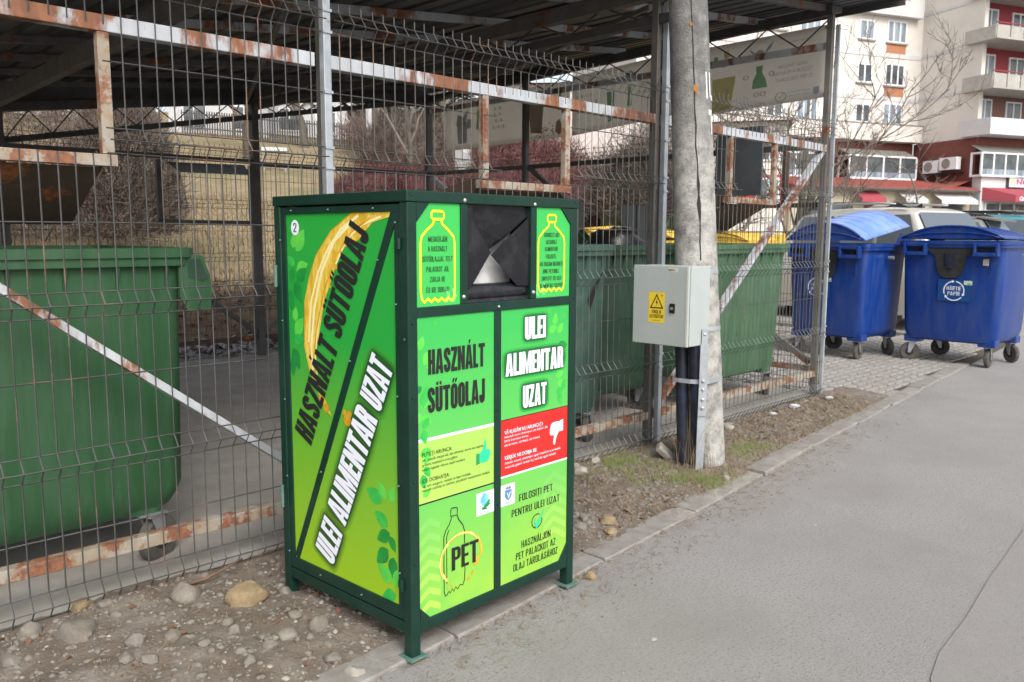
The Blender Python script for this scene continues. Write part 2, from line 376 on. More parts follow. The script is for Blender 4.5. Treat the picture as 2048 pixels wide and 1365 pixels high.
# rear hatch frame and its propped flap
for q in ((3.66, 1.56, 3.66, 2.19), (4.70, 1.56, 4.70, 2.19), (3.63, 1.55, 4.73, 1.55)):
    MB().bar((q[0], 8.84, q[1]), (q[2], 8.84, q[3]), .05, .05, (0,1,0)).build('hatch_upright', M['dark'], sh)
MB().add([(3.74,8.8,2.17),(4.6,8.8,2.19),(4.5,8.45,2.06),(3.7,8.45,2.05),(3.74,8.8,2.165),(4.6,8.8,2.185),(4.5,8.45,2.055),(3.7,8.45,2.045)],
         [(0,1,2,3),(7,6,5,4),(0,4,5,1),(1,5,6,2),(2,6,7,3),(3,7,4,0)]).build('hatch_flap', M['post'], sh)
# side wall hatch sill and uprights seen through the last bay
for q in ((7.17, 4.28, 1.70, 7.17, 4.28, 2.18), (7.17, 3.66, 1.70, 7.17, 3.66, 2.18), (7.17, 3.3, 1.70, 7.17, 4.3, 1.70)):
    MB().bar(q[:3], q[3:], .04, .045, (1,0,0)).build('hatch_upright', M['rust'], sh)
# trusses: top chord, bottom chord and zigzag bars
def truss(X0, X1, y0, y1, zt0, zt1, zb0, zb1, n, mc='dark'):
    P = lambda t, z: Vector((X0+(X1-X0)*t, y0+(y1-y0)*t, z))
    MB().bar(P(0, zt0), P(1, zt1), .06, .08).build('top_chord', M['dark'], sh)
    MB().bar(P(0, zb0), P(1, zb1), .05, .055).build('bottom_chord', M[mc], sh)
    for i in range(n):
        for (ta, tb) in ((i/n, (i+.5)/n), ((i+.5)/n, (i+1)/n)):
            a = P(ta, (zt0+(zt1-zt0)*ta-.04) if ta == i/n else (zb0+(zb1-zb0)*ta+.02))
            b = P(tb, (zb0+(zb1-zb0)*tb+.02) if ta == i/n else (zt0+(zt1-zt0)*tb-.04))
            MB().tube([a, b], .007, 5).build('lattice_bar', M['dark'], sh)
truss(7.14, 7.34, 3.27, 8.85, 3.33, 3.22, 3.04, 3.06, 9, 'rail')
truss(4.61, 4.79, 3.10, 8.85, roofz(4.61, 0)-.01, roofz(4.61, 0)-.04, 2.80, 2.84, 9)
MB().bar((4.61, 3.1, 2.985), (4.79, 8.8, 2.97), .07, .10).build('rafter', M['post'], sh)
MB().bar((2.08, 3.1, 2.69), (2.20, 8.8, 2.62), .07, .12).build('rafter', M['post'], sh)
MB().bar((-.42, 3.1, 2.42), (-.40, 8.8, 2.36), .07, .12).build('rafter', M['post'], sh)
q = [(7.42, 3.14), (5.8, 3.04), (2.2, 2.53), (-.4, 2.20), (-.4, 2.50), (7.42, 3.40)]
MB().prism(q, lambda u, v, d=0: Vector((u, 8.99+d, v)), 0, .02).build('rear_fascia', M['dark'], sh)
# rear lattice girder: lower chord climbs from the left bay to the right corner
truss(7.30, 2.10, 8.93, 8.93, 3.26, 2.56, 3.20, 2.25, 13)
# purlins under the sheet
for k, Y in enumerate((3.35, 4.0, 4.9, 5.7, 6.6, 7.4, 8.2, 9.0)):
    MB().bar((-3.2, Y, roofz(-3.2, Y)+.055), (7.42, Y, roofz(7.42, Y)+.055), .05, .05).build('purlin', M['rail' if k in (1, 2, 3) else 'post'], sh)
MB().bar((2.1, 3.4, 2.63), (4.6, 8.7, 2.86), .03, .03).build('wind_brace', M['post'], sh)
MB().bar((4.7, 3.4, 2.92), (7.2, 8.7, 3.12), .03, .03).build('wind_brace', M['post'], sh)
# trapezoidal roof sheets, each 1.02 m wide
def sheet(x0, x1, y0, y1):
    prof = []; n = 5; p = (x1-x0)/n; h = .035
    for i in range(n):
        a = x0+i*p; prof += [(a, 0), (a+p*.62, 0), (a+p*.70, h), (a+p*.92, h)]
    prof.append((x1+.02, 0))
    mm = MB()
    for y in (y0, y1):
        for x, z in prof: mm.v.append((x, y, roofz(x, y)+.085+z+(.0 if y == y0 else .0)))
    L = len(prof); mm.f = [(i, i+1, L+i+1, L+i) for i in range(L-1)]
    o = mm.build('roof_sheet', M['roofm'], sh); s_ = o.modifiers.new('s', 'SOLIDIFY'); s_.thickness = .0015
    return o
x = -3.3
while x < 7.4:
    sheet(x, min(x+1.02, 7.62), 2.86+rng.uniform(-.015, .015), 9.35); x += 1.02
MB().bar((7.55, 2.84, 3.42), (7.62, 9.35, 3.42), .02, .10).build('verge_trim', M['dark'], sh)

# cladding sheet hung on the inside of the side wall
cs = MB()
for i in range(8):
    cs.box(7.10, 3.86+i*.06, 1.80, 7.108 if i % 2 else 7.122, 3.92+i*.06, 2.42)
cs.build('ribbed_panel', mat('slate_grey_sheet', (.10,.115,.125), .55, .1, c2=(.07,.08,.09), sc2=3), sh)

# ------------------------------------------------------------------ welded mesh fence panels
def fence_panel(p0, p1, label, hatch=None, apex=-1, name='mesh_fence_panel', wr=.0029, group='welded mesh fence panels round the shelter', base=.03, pitch=.06, top=2.415):
    p0, p1 = Vector(p0), Vector(p1); L = (p1-p0).length; d = (p1-p0)/L; nrm = Vector((d.y, -d.x, 0))
    if apex < 0: pass
    rt_ = root(name, (p0.x, p0.y, 0), label, 'fence', group)
    vees = [2.333, 1.757, 1.168, .594, .09]; vw = []
    prof = []
    for z in vees: prof += [(z+.045, 0), (z, .036), (z-.045, 0)]
    n = int(L/pitch); mv = MB(); mh = MB()
    def pt(t, z, o): return p0+d*t+nrm*o+Vector((0, 0, z))
    def po(z):
        for v in vees:
            if abs(z-v) < .045: return .036*(1-abs(z-v)/.045)
        return 0
    offs = (L-(n-1)*pitch)/2
    for i in range(n):
        t = offs+i*pitch; wob = rng.uniform(-.002, .002)
        pts = [(top, 0)]+prof+[(base, 0)]
        segs = [pts]
        if hatch and hatch[0] < t < hatch[1]:
            zc0, zc1 = 2.16, 1.706
            hi = [q for q in pts if q[0] > zc0]+[(zc0, 0)]; lo = [(zc1, 0)]+[q for q in pts if q[0] < zc1]
            segs = [hi, lo]
        for sg in segs: mv.tube([pt(t+wob, z, o) for z, o in sg], wr, 4)
    hz_ = [z+.045 for z in vees]+[z-.045 for z in vees]+vees+[2.036, 1.46, .90, .33]
    for z in hz_:
        if z < base: continue
        o = po(z)-wr*1.6 if z not in vees else .036
        rngs = [(0, L)]
        if hatch and 1.71 < z < 2.15: rngs = [(0, hatch[0]+.01), (hatch[1]-.01, L)]
        for a, b in rngs:
            k = max(2, int((b-a)/.4)); mh.tube([pt(a+(b-a)*i/k, z+.0015*math.sin(i*1.9+z*9), o) for i in range(k+1)], wr, 4)
    mv.build('vertical_wires', M['wire'], rt_, kind='stuff'); mh.build('horizontal_wires', M['wire'], rt_, kind='stuff')
    return rt_
fence_panel((-.40, FY-.012, 0), (2.06, FY-.012, 0), 'mesh fence panel at far left, in front of the nearest green bin', (.87, 1.56))
fence_panel((2.10, FY-.012, 0), (4.59, FY-.012, 0), 'mesh fence panel behind the bright green collection container', (1.0, 1.61))
fence_panel((4.63, FY-.012, 0), (7.10, FY-.012, 0), 'mesh fence panel right of the concrete pole, ending at the shelter corner post', (.93, 1.56))
for (xa, ya), (xb, yb), lb in zip(BX, BX[1:], ('rear mesh fence panel at far left behind the near green bin', 'rear mesh fence panel with the black hatch frame, grass behind it', 'rear mesh fence panel in front of the burgundy hedge')):
    fence_panel((xa, ya+.06, 0), (xb, yb+.06, 0), lb, wr=.0026)
fence_panel((7.24, 3.3, 0), (7.27, 6.0, 0), 'side mesh fence panel between shelter and the blue bins', wr=.0026)
fence_panel((7.27, 6.02, 0), (7.34, 8.85, 0), 'side mesh fence panel below the banners, next to the rear corner', wr=.0026)
# bright fence posts
def fpost(x, label, zt, hw=.019):
    r_ = root('fence_post', (x, FY-.0, 0), label, 'fence post', 'galvanised posts along the front fence')
    MB().box(x-hw, FY-.02, 0, x+hw, FY+.018, zt).build('post_tube', M['galv'], r_, bevel=.004)
    for z in (2.378, 2.288, 2.036, 1.80, 1.712, 1.21, 1.12, .64, .55):
        MB().box(x-hw-.003, FY-.026, z-.006, x+hw+.003, FY-.0205, z+.006).build('wire_clip', M['galv'], r_)
fpost(2.08, 'bright galvanised fence post just behind the green container', 3.0)
fpost(4.635, 'galvanised fence post left of the concrete pole', 3.15)
fpost(7.13, 'galvanised fence post at the right corner of the shelter', 3.2, .010)
# ------------------------------------------------------------------ used oil collection container
W, D, H, LZ = .857, .768, 1.561, .093
bx = root('collection_container', (1.633, 2.089, 0), 'bright green steel container for used cooking oil with white and black lettering', 'collection container', rz=.036)
def B(mb, name, m, bevel=.0025, **k): return mb.build(name, M[m] if isinstance(m, str) else m, bx, world=False, bevel=bevel, **k)
FF = frame((0, 0, 0), (1, 0, 0), (0, 0, 1), (0, -1, 0))
LF = frame((0, D, 0), (0, -1, 0), (0, 0, 1), (-1, 0, 0))
pw = .040
for x, y in ((0, 0), (W-pw, 0), (0, D-pw), (W-pw, D-pw)):
    B(MB().box(x, y, .008, x+pw, y+pw, 1.524), 'leg', 'dkgreen', .004)
    B(MB().box(x-.016, y-.016, .010, x+pw+.016, y+pw+.016, .018), 'foot_plate', 'green_pale', .002)
B(MB().box(-.003, -.003, 1.5245, W+.003, D+.003, 1.561), 'lid', 'dkgreen', .004)
# front rails, stiles
B(MB().box(pw+.0005, .002, LZ, W-pw-.0005, .036, .132), 'bottom_rail', 'dkgreen')
B(MB().box(pw+.0005, .001, 1.157, W-pw-.0005, .036, 1.190), 'middle_rail', 'dkgreen')
B(MB().box(.234, .001, 1.1905, .2645, .034, 1.524), 'stile', 'dkgreen')
B(MB().box(.588, .001, 1.1905, .6185, .034, 1.524), 'stile', 'dkgreen')
B(MB().box(.398, .002, .1325, .432, .034, 1.1565), 'stile', 'dkgreen')
# other sides
B(MB().box(.003, pw, LZ, .036, D-pw, .132), 'bottom_rail', 'dkgreen')
B(MB().box(W-.036, pw, LZ, W-.003, D-pw, .132), 'bottom_rail', 'dkgreen')
B(MB().box(pw, D-.036, LZ, W-pw, D-.003, .132), 'bottom_rail', 'dkgreen')
B(MB().box(W-.012, pw, .133, W-.006, D-pw, 1.524), 'side_panel', 'dkgreen')
B(MB().box(pw, D-.012, .133, W-pw, D-.006, 1.524), 'back_panel', 'dkgreen')
B(MB().box(pw, pw, .10, W-pw, D-pw, .104), 'floor_plate', 'dkgreen')
# corner gussets
for poly in ([(.041, 1.463), (.041, 1.524), (.096, 1.524)], [(W-pw, 1.463), (W-.098, 1.524), (W-pw, 1.524)], [(.041, .178), (.086, .1325), (.041, .1325)], [(W-pw, .198), (W-pw, .1325), (.767, .1325)]):
    B(MB().prism(poly, FF, -.006, -.001), 'gusset', 'dkgreen', .001)
# printed sheets
gr_t, gr_b = (.042, .42, .085), (.34, .60, .025)
def print_mat(name, ct, cb, z0, z1): return mat(name, ct, .38, zgrad=(z0, z1, cb), spec=.4)
m_up = print_mat('print_green_flat', (.042, .44, .085), (.05, .46, .09), 1.19, 1.5)
m_fr = print_mat('print_green', gr_t, (.10, .47, .09), .75, 1.1)
m_ll = mat('print_lime_fade', (.13, .48, .09), .38, c2=(.15, .49, .08), sc2=2, zgrad=(.10, .52, (.36, .56, .045)))
m_dr = mat('print_green_side', (.016, .34, .042), .38, zgrad=(.16, 1.05, (.30, .50, .012)))
m_yel = mat('print_pale_lime', (.40, .60, .11), .38, c2=(.32, .56, .10), sc2=2.5)
m_red = mat('print_red', (.62, .022, .018), .38, c2=(.40, .012, .012), sc2=9, lo=.5, hi=.75)
PR = -.007
def panel(poly, fr, d, m, name='printed_panel', label=None):
    return B(MB().prism(poly, fr, d-.004, d), name, m, 0, label=label)
p_tl = panel([(.0405, 1.1905), (.2338, 1.1905), (.2338, 1.5235), (.096, 1.5235), (.0405, 1.463)], FF, PR, m_up, label='green plate with yellow bottle outline and Hungarian text')
p_tr = panel([(.6188, 1.1905), (W-.0405, 1.1905), (W-.0405, 1.463), (W-.098, 1.5235), (.6188, 1.5235)], FF, PR, m_up, label='green plate with yellow bottle outline and Romanian text')
p_bl = panel([(.0405, .1325), (.3978, .1325), (.3978, 1.1565), (.0405, 1.1565)], FF, PR, m_fr, label='left poster with black lettering and bottle drawing')
p_br = panel([(.4322, .1325), (W-.0405, .1325), (W-.0405, 1.1565), (.4322, 1.1565)], FF, PR, m_fr, label='right poster with white lettering and a red warning block')
LEV = [0]
def flat(polys, fr, d, m, par, name='print'):
    for i_, p in enumerate(polys): o_ = MB().flat(p, fr, d+i_*.00003).build(name, M[m] if isinstance(m, str) else m, par, world=False)
    return o_
def rect(x0, z0, x1, z1): return [(x0, z0), (x1, z0), (x1, z1), (x0, z1)]
# ---- lettering
_cap = {}
def text(s, fr, d, m, par, x0, x1, z, h, off=.018, rot=0, name='lettering', mirror=False, squeeze=True, shear=0, world=False, smear=0, sp=1):
    cu = bpy.data.curves.new('t', 'FONT'); cu.body = s; cu.size = 1; cu.offset = off; cu.resolution_u = 3; cu.align_x = 'LEFT'; cu.shear = shear; cu.space_character = sp
    o = bpy.data.objects.new('t', cu); col.objects.link(o)
    dg = bpy.context.evaluated_depsgraph_get(); me = bpy.data.meshes.new_from_object(o.evaluated_get(dg))
    bpy.data.objects.remove(o); bpy.data.curves.remove(cu)
    dl = [0.0]*len(me.vertices)
    if smear:
        vs = [tuple(v.co) for v in me.vertices]; fs = [tuple(p.vertices) for p in me.polygons]; V2, F2, dl = [], [], []
        ns = max(3, int(smear/.022)|1)
        for k in range(ns):
            dx = -smear+2*smear*k/(ns-1); q = len(V2); V2 += [(x+dx, y, z_) for x, y, z_ in vs]; F2 += [tuple(q+i for i in f) for f in fs]; dl += [.00004*((k*7) % ns)]*len(vs)
        me = bpy.data.meshes.new('t'); me.from_pydata(V2, [], F2)
    xs = [v.co.x for v in me.vertices]; a, b = min(xs), max(xs); cap = .729+2*off
    sx = (x1-x0)/(b-a); sy = h/cap; c, sn = math.cos(rot), math.sin(rot)
    for v, dd_ in zip(me.vertices, dl):
        X = (v.co.x-a)*sx; Y = (v.co.y+off)*sy
        if mirror: X = (x1-x0)-X
        u = x0+c*X-sn*Y; w_ = z+sn*X+c*Y
        v.co = fr(u, w_, d+dd_)
    me.materials.clear(); me.materials.append(M[m] if isinstance(m, str) else m)
    ob = bpy.data.objects.new(name, me); col.objects.link(ob); ob.parent = par
    if world and par.name in WL:
        for v in me.vertices: v.co -= WL[par.name]
    return ob
e = .0006
def glyphs(t):
    W_ = .42; h = t/2; g = {}
    B_ = lambda a, b_, c, d: [(a, b_), (c, b_), (c, d), (a, d)]
    def rib(pts, closed=False, w=None):
        w = (w or t)/2; n = len(pts); P = [Vector(p) for p in pts]; L = []
        for i, p in enumerate(P):
            a = P[(i-1) % n] if closed or i > 0 else p; b_ = P[(i+1) % n] if closed or i < n-1 else p
            tt = (b_-a).normalized(); nn = Vector((-tt.y, tt.x)); L.append((p+nn*w, p-nn*w))
        return [[tuple(L[i][0]), tuple(L[i][1]), tuple(L[(i+1) % n][1]), tuple(L[(i+1) % n][0])] for i in range(n if closed else n-1)]
    ox, xl, xr, yb, yt = W_/2, h, W_-h, h*.9, 1-h*.9
    def bowl(x0, x1, y0, y1, r=.09): # right-hand bowl centre line from (x0,y1) round to (x0,y0)
        r = min(r, (y1-y0)/2)
        return [(x0, y1), (x1-r, y1), (x1-r*.3, y1-r*.3), (x1, y1-r), (x1, y0+r), (x1-r*.3, y0+r*.3), (x1-r, y0), (x0, y0)]
    loop = [(xl+.09, yt), (ox, yt), (xr-.09, yt), (xr-.025, yt-.03), (xr, yt-.11), (xr, yb+.11), (xr-.025, yb+.03), (xr-.09, yb), (ox, yb), (xl+.09, yb), (xl+.025, yb+.03), (xl, yb+.11), (xl, yt-.11), (xl+.025, yt-.03)]
    g['I'] = (t, [B_(0, 0, t, 1)]); g['L'] = (.34, [B_(0, 0, t, 1), B_(t, 0, .34, t*.9)]); g['T'] = (.42, [B_(0, 1-t*.9, .42, 1), B_(.21-h, 0, .21+h, 1-t*.9)])
    g['H'] = (W_, [B_(0, 0, t, 1), B_(W_-t, 0, W_, 1), B_(t, .5-h*.9, W_-t, .5+h*.9)]); g['E'] = (.34, [B_(0, 0, t, 1), B_(t, 0, .34, t*.85), B_(t, .5-h*.8, .32, .5+h*.8), B_(t, 1-t*.85, .34, 1)])
    g['F'] = (.33, [B_(0, 0, t, 1), B_(t, .5-h*.8, .31, .5+h*.8), B_(t, 1-t*.85, .33, 1)]); d = .46
    g['N'] = (d, [B_(0, 0, t, 1), B_(d-t, 0, d, 1), [(t, 1), (t, 1-.42*t/.15), (d-t, 0), (d-t, .42*t/.15)]])
    m = .60; g['M'] = (m, [B_(0, 0, t*.95, 1), B_(m-t*.95, 0, m, 1), [(t*.95, 1), (t*.95, .52), (m/2-.04, 0), (m/2, 0), (m/2, .40)], [(m-t*.95, 1), (m/2, .40), (m/2, 0), (m/2+.04, 0), (m-t*.95, .52)]])
    a = .48; ap = t*.62; s_ = (a/2-t)/(.80); g['A'] = (a, [[(0, 0), (t, 0), (a/2, .80), (a/2, 1), (a/2-ap, 1)], [(a-t, 0), (a, 0), (a/2+ap, 1), (a/2, 1), (a/2, .80)], [(t+s_*.17-.01, .17), (a-t-s_*.17+.01, .17), (a-t-s_*.30+.01, .17+t*.8), (t+s_*.30-.01, .17+t*.8)]])
    g['V'] = (a, [[(0, 1), (t, 1), (a/2, .22), (a/2, 0), (a/2-ap, 0)], [(a-t, 1), (a, 1), (a/2+ap, 0), (a/2, 0), (a/2, .22)]])
    g['Z'] = (.40, [B_(0, 0, .40, t*.9), B_(0, 1-t*.9, .40, 1), [(0, t*.9), (t*1.1, t*.9), (.40, 1-t*.9), (.40-t*1.1, 1-t*.9)]])
    g['O'] = (W_, rib(loop, True)); g['U'] = (W_, rib([(xl, 1), (xl, yb+.11), (xl+.025, yb+.03), (xl+.09, yb), (xr-.09, yb), (xr-.025, yb+.03), (xr, yb+.11), (xr, 1)]))
    g['J'] = (.36, rib([(.36-h, 1), (.36-h, yb+.10), (.36-h-.03, yb+.02), (.20, yb-.005), (h+.03, yb+.02), (h, yb+.10), (h, .34)]))
    g['C'] = (W_, rib([(xr, .66), (xr, yt-.11), (xr-.025, yt-.03), (xr-.09, yt), (xl+.09, yt), (xl+.025, yt-.03), (xl, yt-.11), (xl, yb+.11), (xl+.025, yb+.03), (xl+.09, yb), (xr-.09, yb), (xr-.025, yb+.03), (xr, yb+.11), (xr, .36)]))
    g['G'] = (W_, rib([(xr, .68), (xr, yt-.11), (xr-.025, yt-.03), (xr-.09, yt), (xl+.09, yt), (xl+.025, yt-.03), (xl, yt-.11), (xl, yb+.11), (xl+.025, yb+.03), (xl+.09, yb), (xr-.09, yb), (xr-.025, yb+.03), (xr, yb+.11), (xr, .50)])+[B_(.22, .40, W_, .40+t*.8)])
    g['S'] = (W_, rib([(xr, .69), (xr, yt-.12), (xr-.03, yt-.03), (ox, yt), (xl+.03, yt-.03), (xl, yt-.12), (xl, .70), (xl+.04, .61), (ox, .53), (xr-.04, .43), (xr, .34), (xr, yb+.12), (xr-.03, yb+.03), (ox, yb), (xl+.03, yb+.03), (xl, yb+.12), (xl, .32)]))
    g['D'] = (W_, [B_(0, 0, t, 1)]+rib(bowl(t, xr, yb, yt))); g['P'] = (.40, [B_(0, 0, t, 1)]+rib(bowl(t, .40-h, .50, yt, .08), w=t*.92)); g['R'] = (.43, [B_(0, 0, t, 1)]+rib(bowl(t, .41-h, .50, yt, .08), w=t*.92)+[[(t+.02, .50), (t*2, .50), (.44, 0), (.44-t*1.08, 0)]])
    g['B'] = (.42, [B_(0, 0, t, 1)]+rib(bowl(t, .40-h, .53, yt, .08), w=t*.9)+rib(bowl(t, .42-h, yb, .50, .08), w=t*.9)); g['K'] = (.44, [B_(0, 0, t, 1), [(t, .32), (t, .58), (.44-t, 1), (.44, 1)], [(t+.03, .56), (t*1.9, .68), (.45, 0), (.45-t*1.1, 0)]])
    g['2'] = (W_, rib([(xl, .70), (xl, yt-.10), (xl+.05, yt-.02), (ox, yt), (xr-.05, yt-.02), (xr, yt-.10), (xr, .66), (xr-.05, .50), (xl+.04, .18), (xl, .10)])+[B_(0, 0, W_, t*.9)])
    g['!'] = (t, [B_(0, .30, t, 1), B_(0, 0, t, t)]); g['.'] = (t*.9, [B_(0, 0, t*.9, t)]); g[' '] = (.20, []); g[':'] = (t*.9, [B_(0, 0, t*.9, t), B_(0, .5, t*.9, .5+t)]); g['-'] = (.2, [B_(0, .42, .2, .42+t)])
    def acc(b_, f): w, P = g[b_]; return (w, P+f(w/2))
    ac = lambda c: [[(c-.02, 1.06), (c+.05, 1.06), (c+.12, 1.22), (c+.0, 1.22)]]
    g['Á'] = acc('A', ac); g['É'] = acc('E', ac); g['Ó'] = acc('O', ac); g['Ü'] = acc('U', lambda c: [B_(c-.15, 1.06, c-.04, 1.19), B_(c+.04, 1.06, c+.15, 1.19)])
    g['Ő'] = acc('O', lambda c: [[(c-.12, 1.05), (c-.04, 1.05), (c+.04, 1.22), (c-.07, 1.22)], [(c+.04, 1.05), (c+.12, 1.05), (c+.20, 1.22), (c+.09, 1.22)]])
    g['Ă'] = acc('A', lambda c: rib([(c-.11, 1.18), (c-.06, 1.10), (c+.06, 1.10), (c+.11, 1.18)], w=.06)); g['Î'] = acc('I', lambda c: rib([(c-.11, 1.08), (c, 1.18), (c+.11, 1.08)], w=.06)); g['Ț'] = acc('T', lambda c: [[(c-.04, -.20), (c+.03, -.20), (c+.06, -.06), (c-.04, -.06)]])
    g['Â'] = acc('A', lambda c: rib([(c-.11, 1.08), (c, 1.18), (c+.11, 1.08)], w=.06)); g['Í'] = acc('I', ac)
    return g
def faint(fr, d, m, par, x0, x1, z, h, seed=1, world=False):     # print too small or faded to read: worn letter-sized dabs
    g = random.Random(seed); mm = MB(); x = x0; n = 0; lw = h*.55
    while x+lw < x1:
        if n > 2 and g.random() < .2: x += lw*.8; n = 0; continue
        a, b_ = g.uniform(0, .25)*h, g.uniform(.75, 1)*h; mm.flat([(x, z+a), (x+lw*.3, z+a), (x+lw*.3, z+b_), (x, z+b_)], fr, d); mm.flat([(x+lw*.3, z+g.uniform(0, .6)*h), (x+lw*.8, z+.2*h), (x+lw*.8, z+.45*h)], fr, d+.00003); x += lw; n += 1
    return mm.build('faded_print', M[m] if isinstance(m, str) else m, par, world=world, kind='stuff')
GL = {}
def block(s, fr, d, m, par, x0, x1, z, h, t=.185, gap=.032, rot=0, name='lettering', grow=0):
    if t not in GL: GL[t] = glyphs(t)
    x = 0; items = []
    for ch in s:
        w, P = GL[t][ch]; items += [(x, p) for p in P]; x += w+gap
    x -= gap; sx = (x1-x0)/x; c, sn = math.cos(rot), math.sin(rot); mm = MB()
    for k, (ox, p) in enumerate(items):
        n_ = Vector((sum(q[0] for q in p)/len(p), sum(q[1] for q in p)/len(p))); pts = []
        for a, b_ in p:
            X, Y = (ox+a)*sx, b_*h
            if grow:
                cxx, cyy = (ox+n_.x)*sx, n_.y*h; X += grow*(1 if X > cxx else -1); Y += grow*(1 if Y > cyy else -1)
            pts.append((x0+c*X-sn*Y, z+sn*X+c*Y))
        mm.flat(pts, fr, d+.00002*(k % 5))
    return mm.build(name, M[m] if isinstance(m, str) else m, par, world=False)
def T(s, x0, x1, z, h, m='ink', par=None, off=.02, lev=3, smear=0, sp=1): return text(s, FF, PR+e*lev, m, par, x0, x1, z, h, off, smear=smear, sp=sp)
M['ywprint'] = mat('print_yellow', (.85, .80, .02), .4)
M['whprint'] = mat('print_white', (.80, .82, .92), .4)
M['greend'] = mat('print_shadow_green', (.012, .17, .03), .4)
M['greend2'] = mat('print_shadow_green_deep', (.008, .07, .02), .4)
M['leaf1'] = mat('print_leaf_light', (.12, .60, .07), .4, coord='obj', c2=(.07, .50, .06), sc2=20)
M['leaf2'] = mat('print_leaf_dark', (.008, .20, .035), .4, c2=(.012, .30, .04), sc2=20)
M['leaf3'] = mat('print_leaf_mid', (.02, .38, .06), .4, c2=(.05, .48, .07), sc2=20)
M['chev'] = mat('print_chevron', (.16, .50, .115), .38, zgrad=(.15, .5, (.39, .60, .085)))
M['oil'] = mat('print_oil_gold', (.80, .60, .10), .35, c2=(.62, .36, .02), sc2=9, lo=.42, hi=.6, stretch=(5, 5, 1.3))
M['oil2'] = mat('print_oil_amber', (.55, .24, .01), .35, c2=(.70, .42, .03), sc2=20)
M['oil3'] = mat('print_oil_cream', (.86, .78, .40), .35)
def bottle(cx, w_, z0, z1, par, wd, cap_h=.026, m='ywprint', capw=.054):
    hw = w_/2; zs = z1-.031-.075
    pts = [(cx-capw*.3, z1-cap_h-.004), (cx-capw*.38, z1-cap_h-.016), (cx-hw*.62, z1-cap_h-.034), (cx-hw*.93, z1-cap_h-.056), (cx-hw, z1-cap_h-.08), (cx-hw, z0+.035), (cx-hw*.93, z0+.010), (cx-hw*.80, z0)]
    n = 4
    for i in range(n): 
        c_ = cx-hw*.80+(2*hw*.80)*(i+.5)/n; pts += [(c_-.008, z0+.006), (c_, z0+.012), (c_+.008, z0+.006)]
        if i < n-1: pts.append((cx-hw*.80+(2*hw*.80)*(i+1)/n, z0))
    pts += [(2*cx-a, b) for a, b in pts[:8][::-1]]
    mm = MB().ribbon(pts, wd, FF, PR+e*2)
    ca = capw/2; mm.ribbon([(cx-ca+.006, z1-cap_h), (cx-ca, z1-cap_h+.006), (cx-ca, z1-.006), (cx-ca+.006, z1), (cx+ca-.006, z1), (cx+ca, z1-.006), (cx+ca, z1-cap_h+.006), (cx+ca-.006, z1-cap_h)], wd, FF, PR+e*2.5, True)
    mm.build('bottle_outline', M[m], par, world=False)
def halo_poly(x0, z0, x1, z1, n=24):
    cx, cz, a, b = (x0+x1)/2, (z0+z1)/2, (x1-x0)/2, (z1-z0)/2
    return [(cx+a*abs(math.cos(t))**.35*math.copysign(1, math.cos(t)), cz+b*abs(math.sin(t))**.35*math.copysign(1, math.sin(t))) for t in [2*math.pi*i/n for i in range(n)]]
bottle(.134, .150, 1.204, 1.498, p_tl, .0085)
bottle(.708, .152, 1.212, 1.497, p_tr, .0080, capw=.050)
for s_, a, b, z in (('MEGKÉRJÜK', .092, .177, 1.400), ('A HASZNÁLT', .091, .175, 1.369), ('SÜTŐOLAJJAL TELT', .067, .199, 1.336), ('PALACKOT JÓL', .083, .183, 1.303), ('ZÁRJA BE', .099, .165, 1.270), ('ÉS IDE DOBJA!', .083, .183, 1.236)):
    block(s_, FF, PR+e*3, 'ink', p_tl, a, b, z, .0165, .105, .10)
for s_, a, b, z in (('ARUNCAȚI AICI', .664, .752, 1.416), ('ULEIURILE', .677, .738, 1.390), ('ALIMENTARE', .669, .746, 1.364), ('FOLOSITE.', .676, .738, 1.336), ('VĂ RUGĂM ÎNCHIDEȚI', .641, .775, 1.308), ('BINE PETURILE', .660, .753, 1.281), ('UNPLUTE CU ULEI', .653, .766, 1.254), ('ALIMENTAR FOLOSIT!', .643, .777, 1.227)):
    block(s_, FF, PR+e*3, 'ink', p_tr, a, b, z, .0155, .10, .10)
M['chev2'] = mat('print_chevron_pale', (.16, .66, .20), .38)
for par, x in ((p_tl, .165), (p_tl, .195), (p_tr, .625), (p_tr, .660)):
    k = 1 if par is p_tl else -1
    flat([[(x, 1.20), (x+.013, 1.20), (x+.013+.02*k*.5, 1.222), (x+.013, 1.245), (x, 1.245), (x+.02*k*.5, 1.222)]], FF, PR+e, 'chev2', par, 'chevron')
# big words
block('HASZNÁLT', FF, PR+e*3, 'ink', p_bl, .087, .351, .966, .083); block('SÜTŐOLAJ', FF, PR+e*3, 'ink', p_bl, .084, .351, .838, .085)
for s_, a, b, z, h in (('ULEI', .560, .678, 1.040, .084), ('ALIMENTAR', .457, .784, .914, .083), ('UZAT', .551, .685, .785, .084)):
    flat([halo_poly(a-.018, z-.017, b+.018, z+h+.017)], FF, PR+e, mat('print_soft_shadow', (.025, .36, .05), .4) if 'ps1' not in M else M['ps1'], p_br, 'lettering_shadow')
    flat([halo_poly(a-.010, z-.010, b+.010, z+h+.010)], FF, PR+e*1.6, 'greend', p_br, 'lettering_shadow')
    block(s_, FF, PR+e*2.4, 'greend2', p_br, a, b, z, h, grow=.0042)
    block(s_, FF, PR+e*3.4, 'whprint', p_br, a, b, z, h)
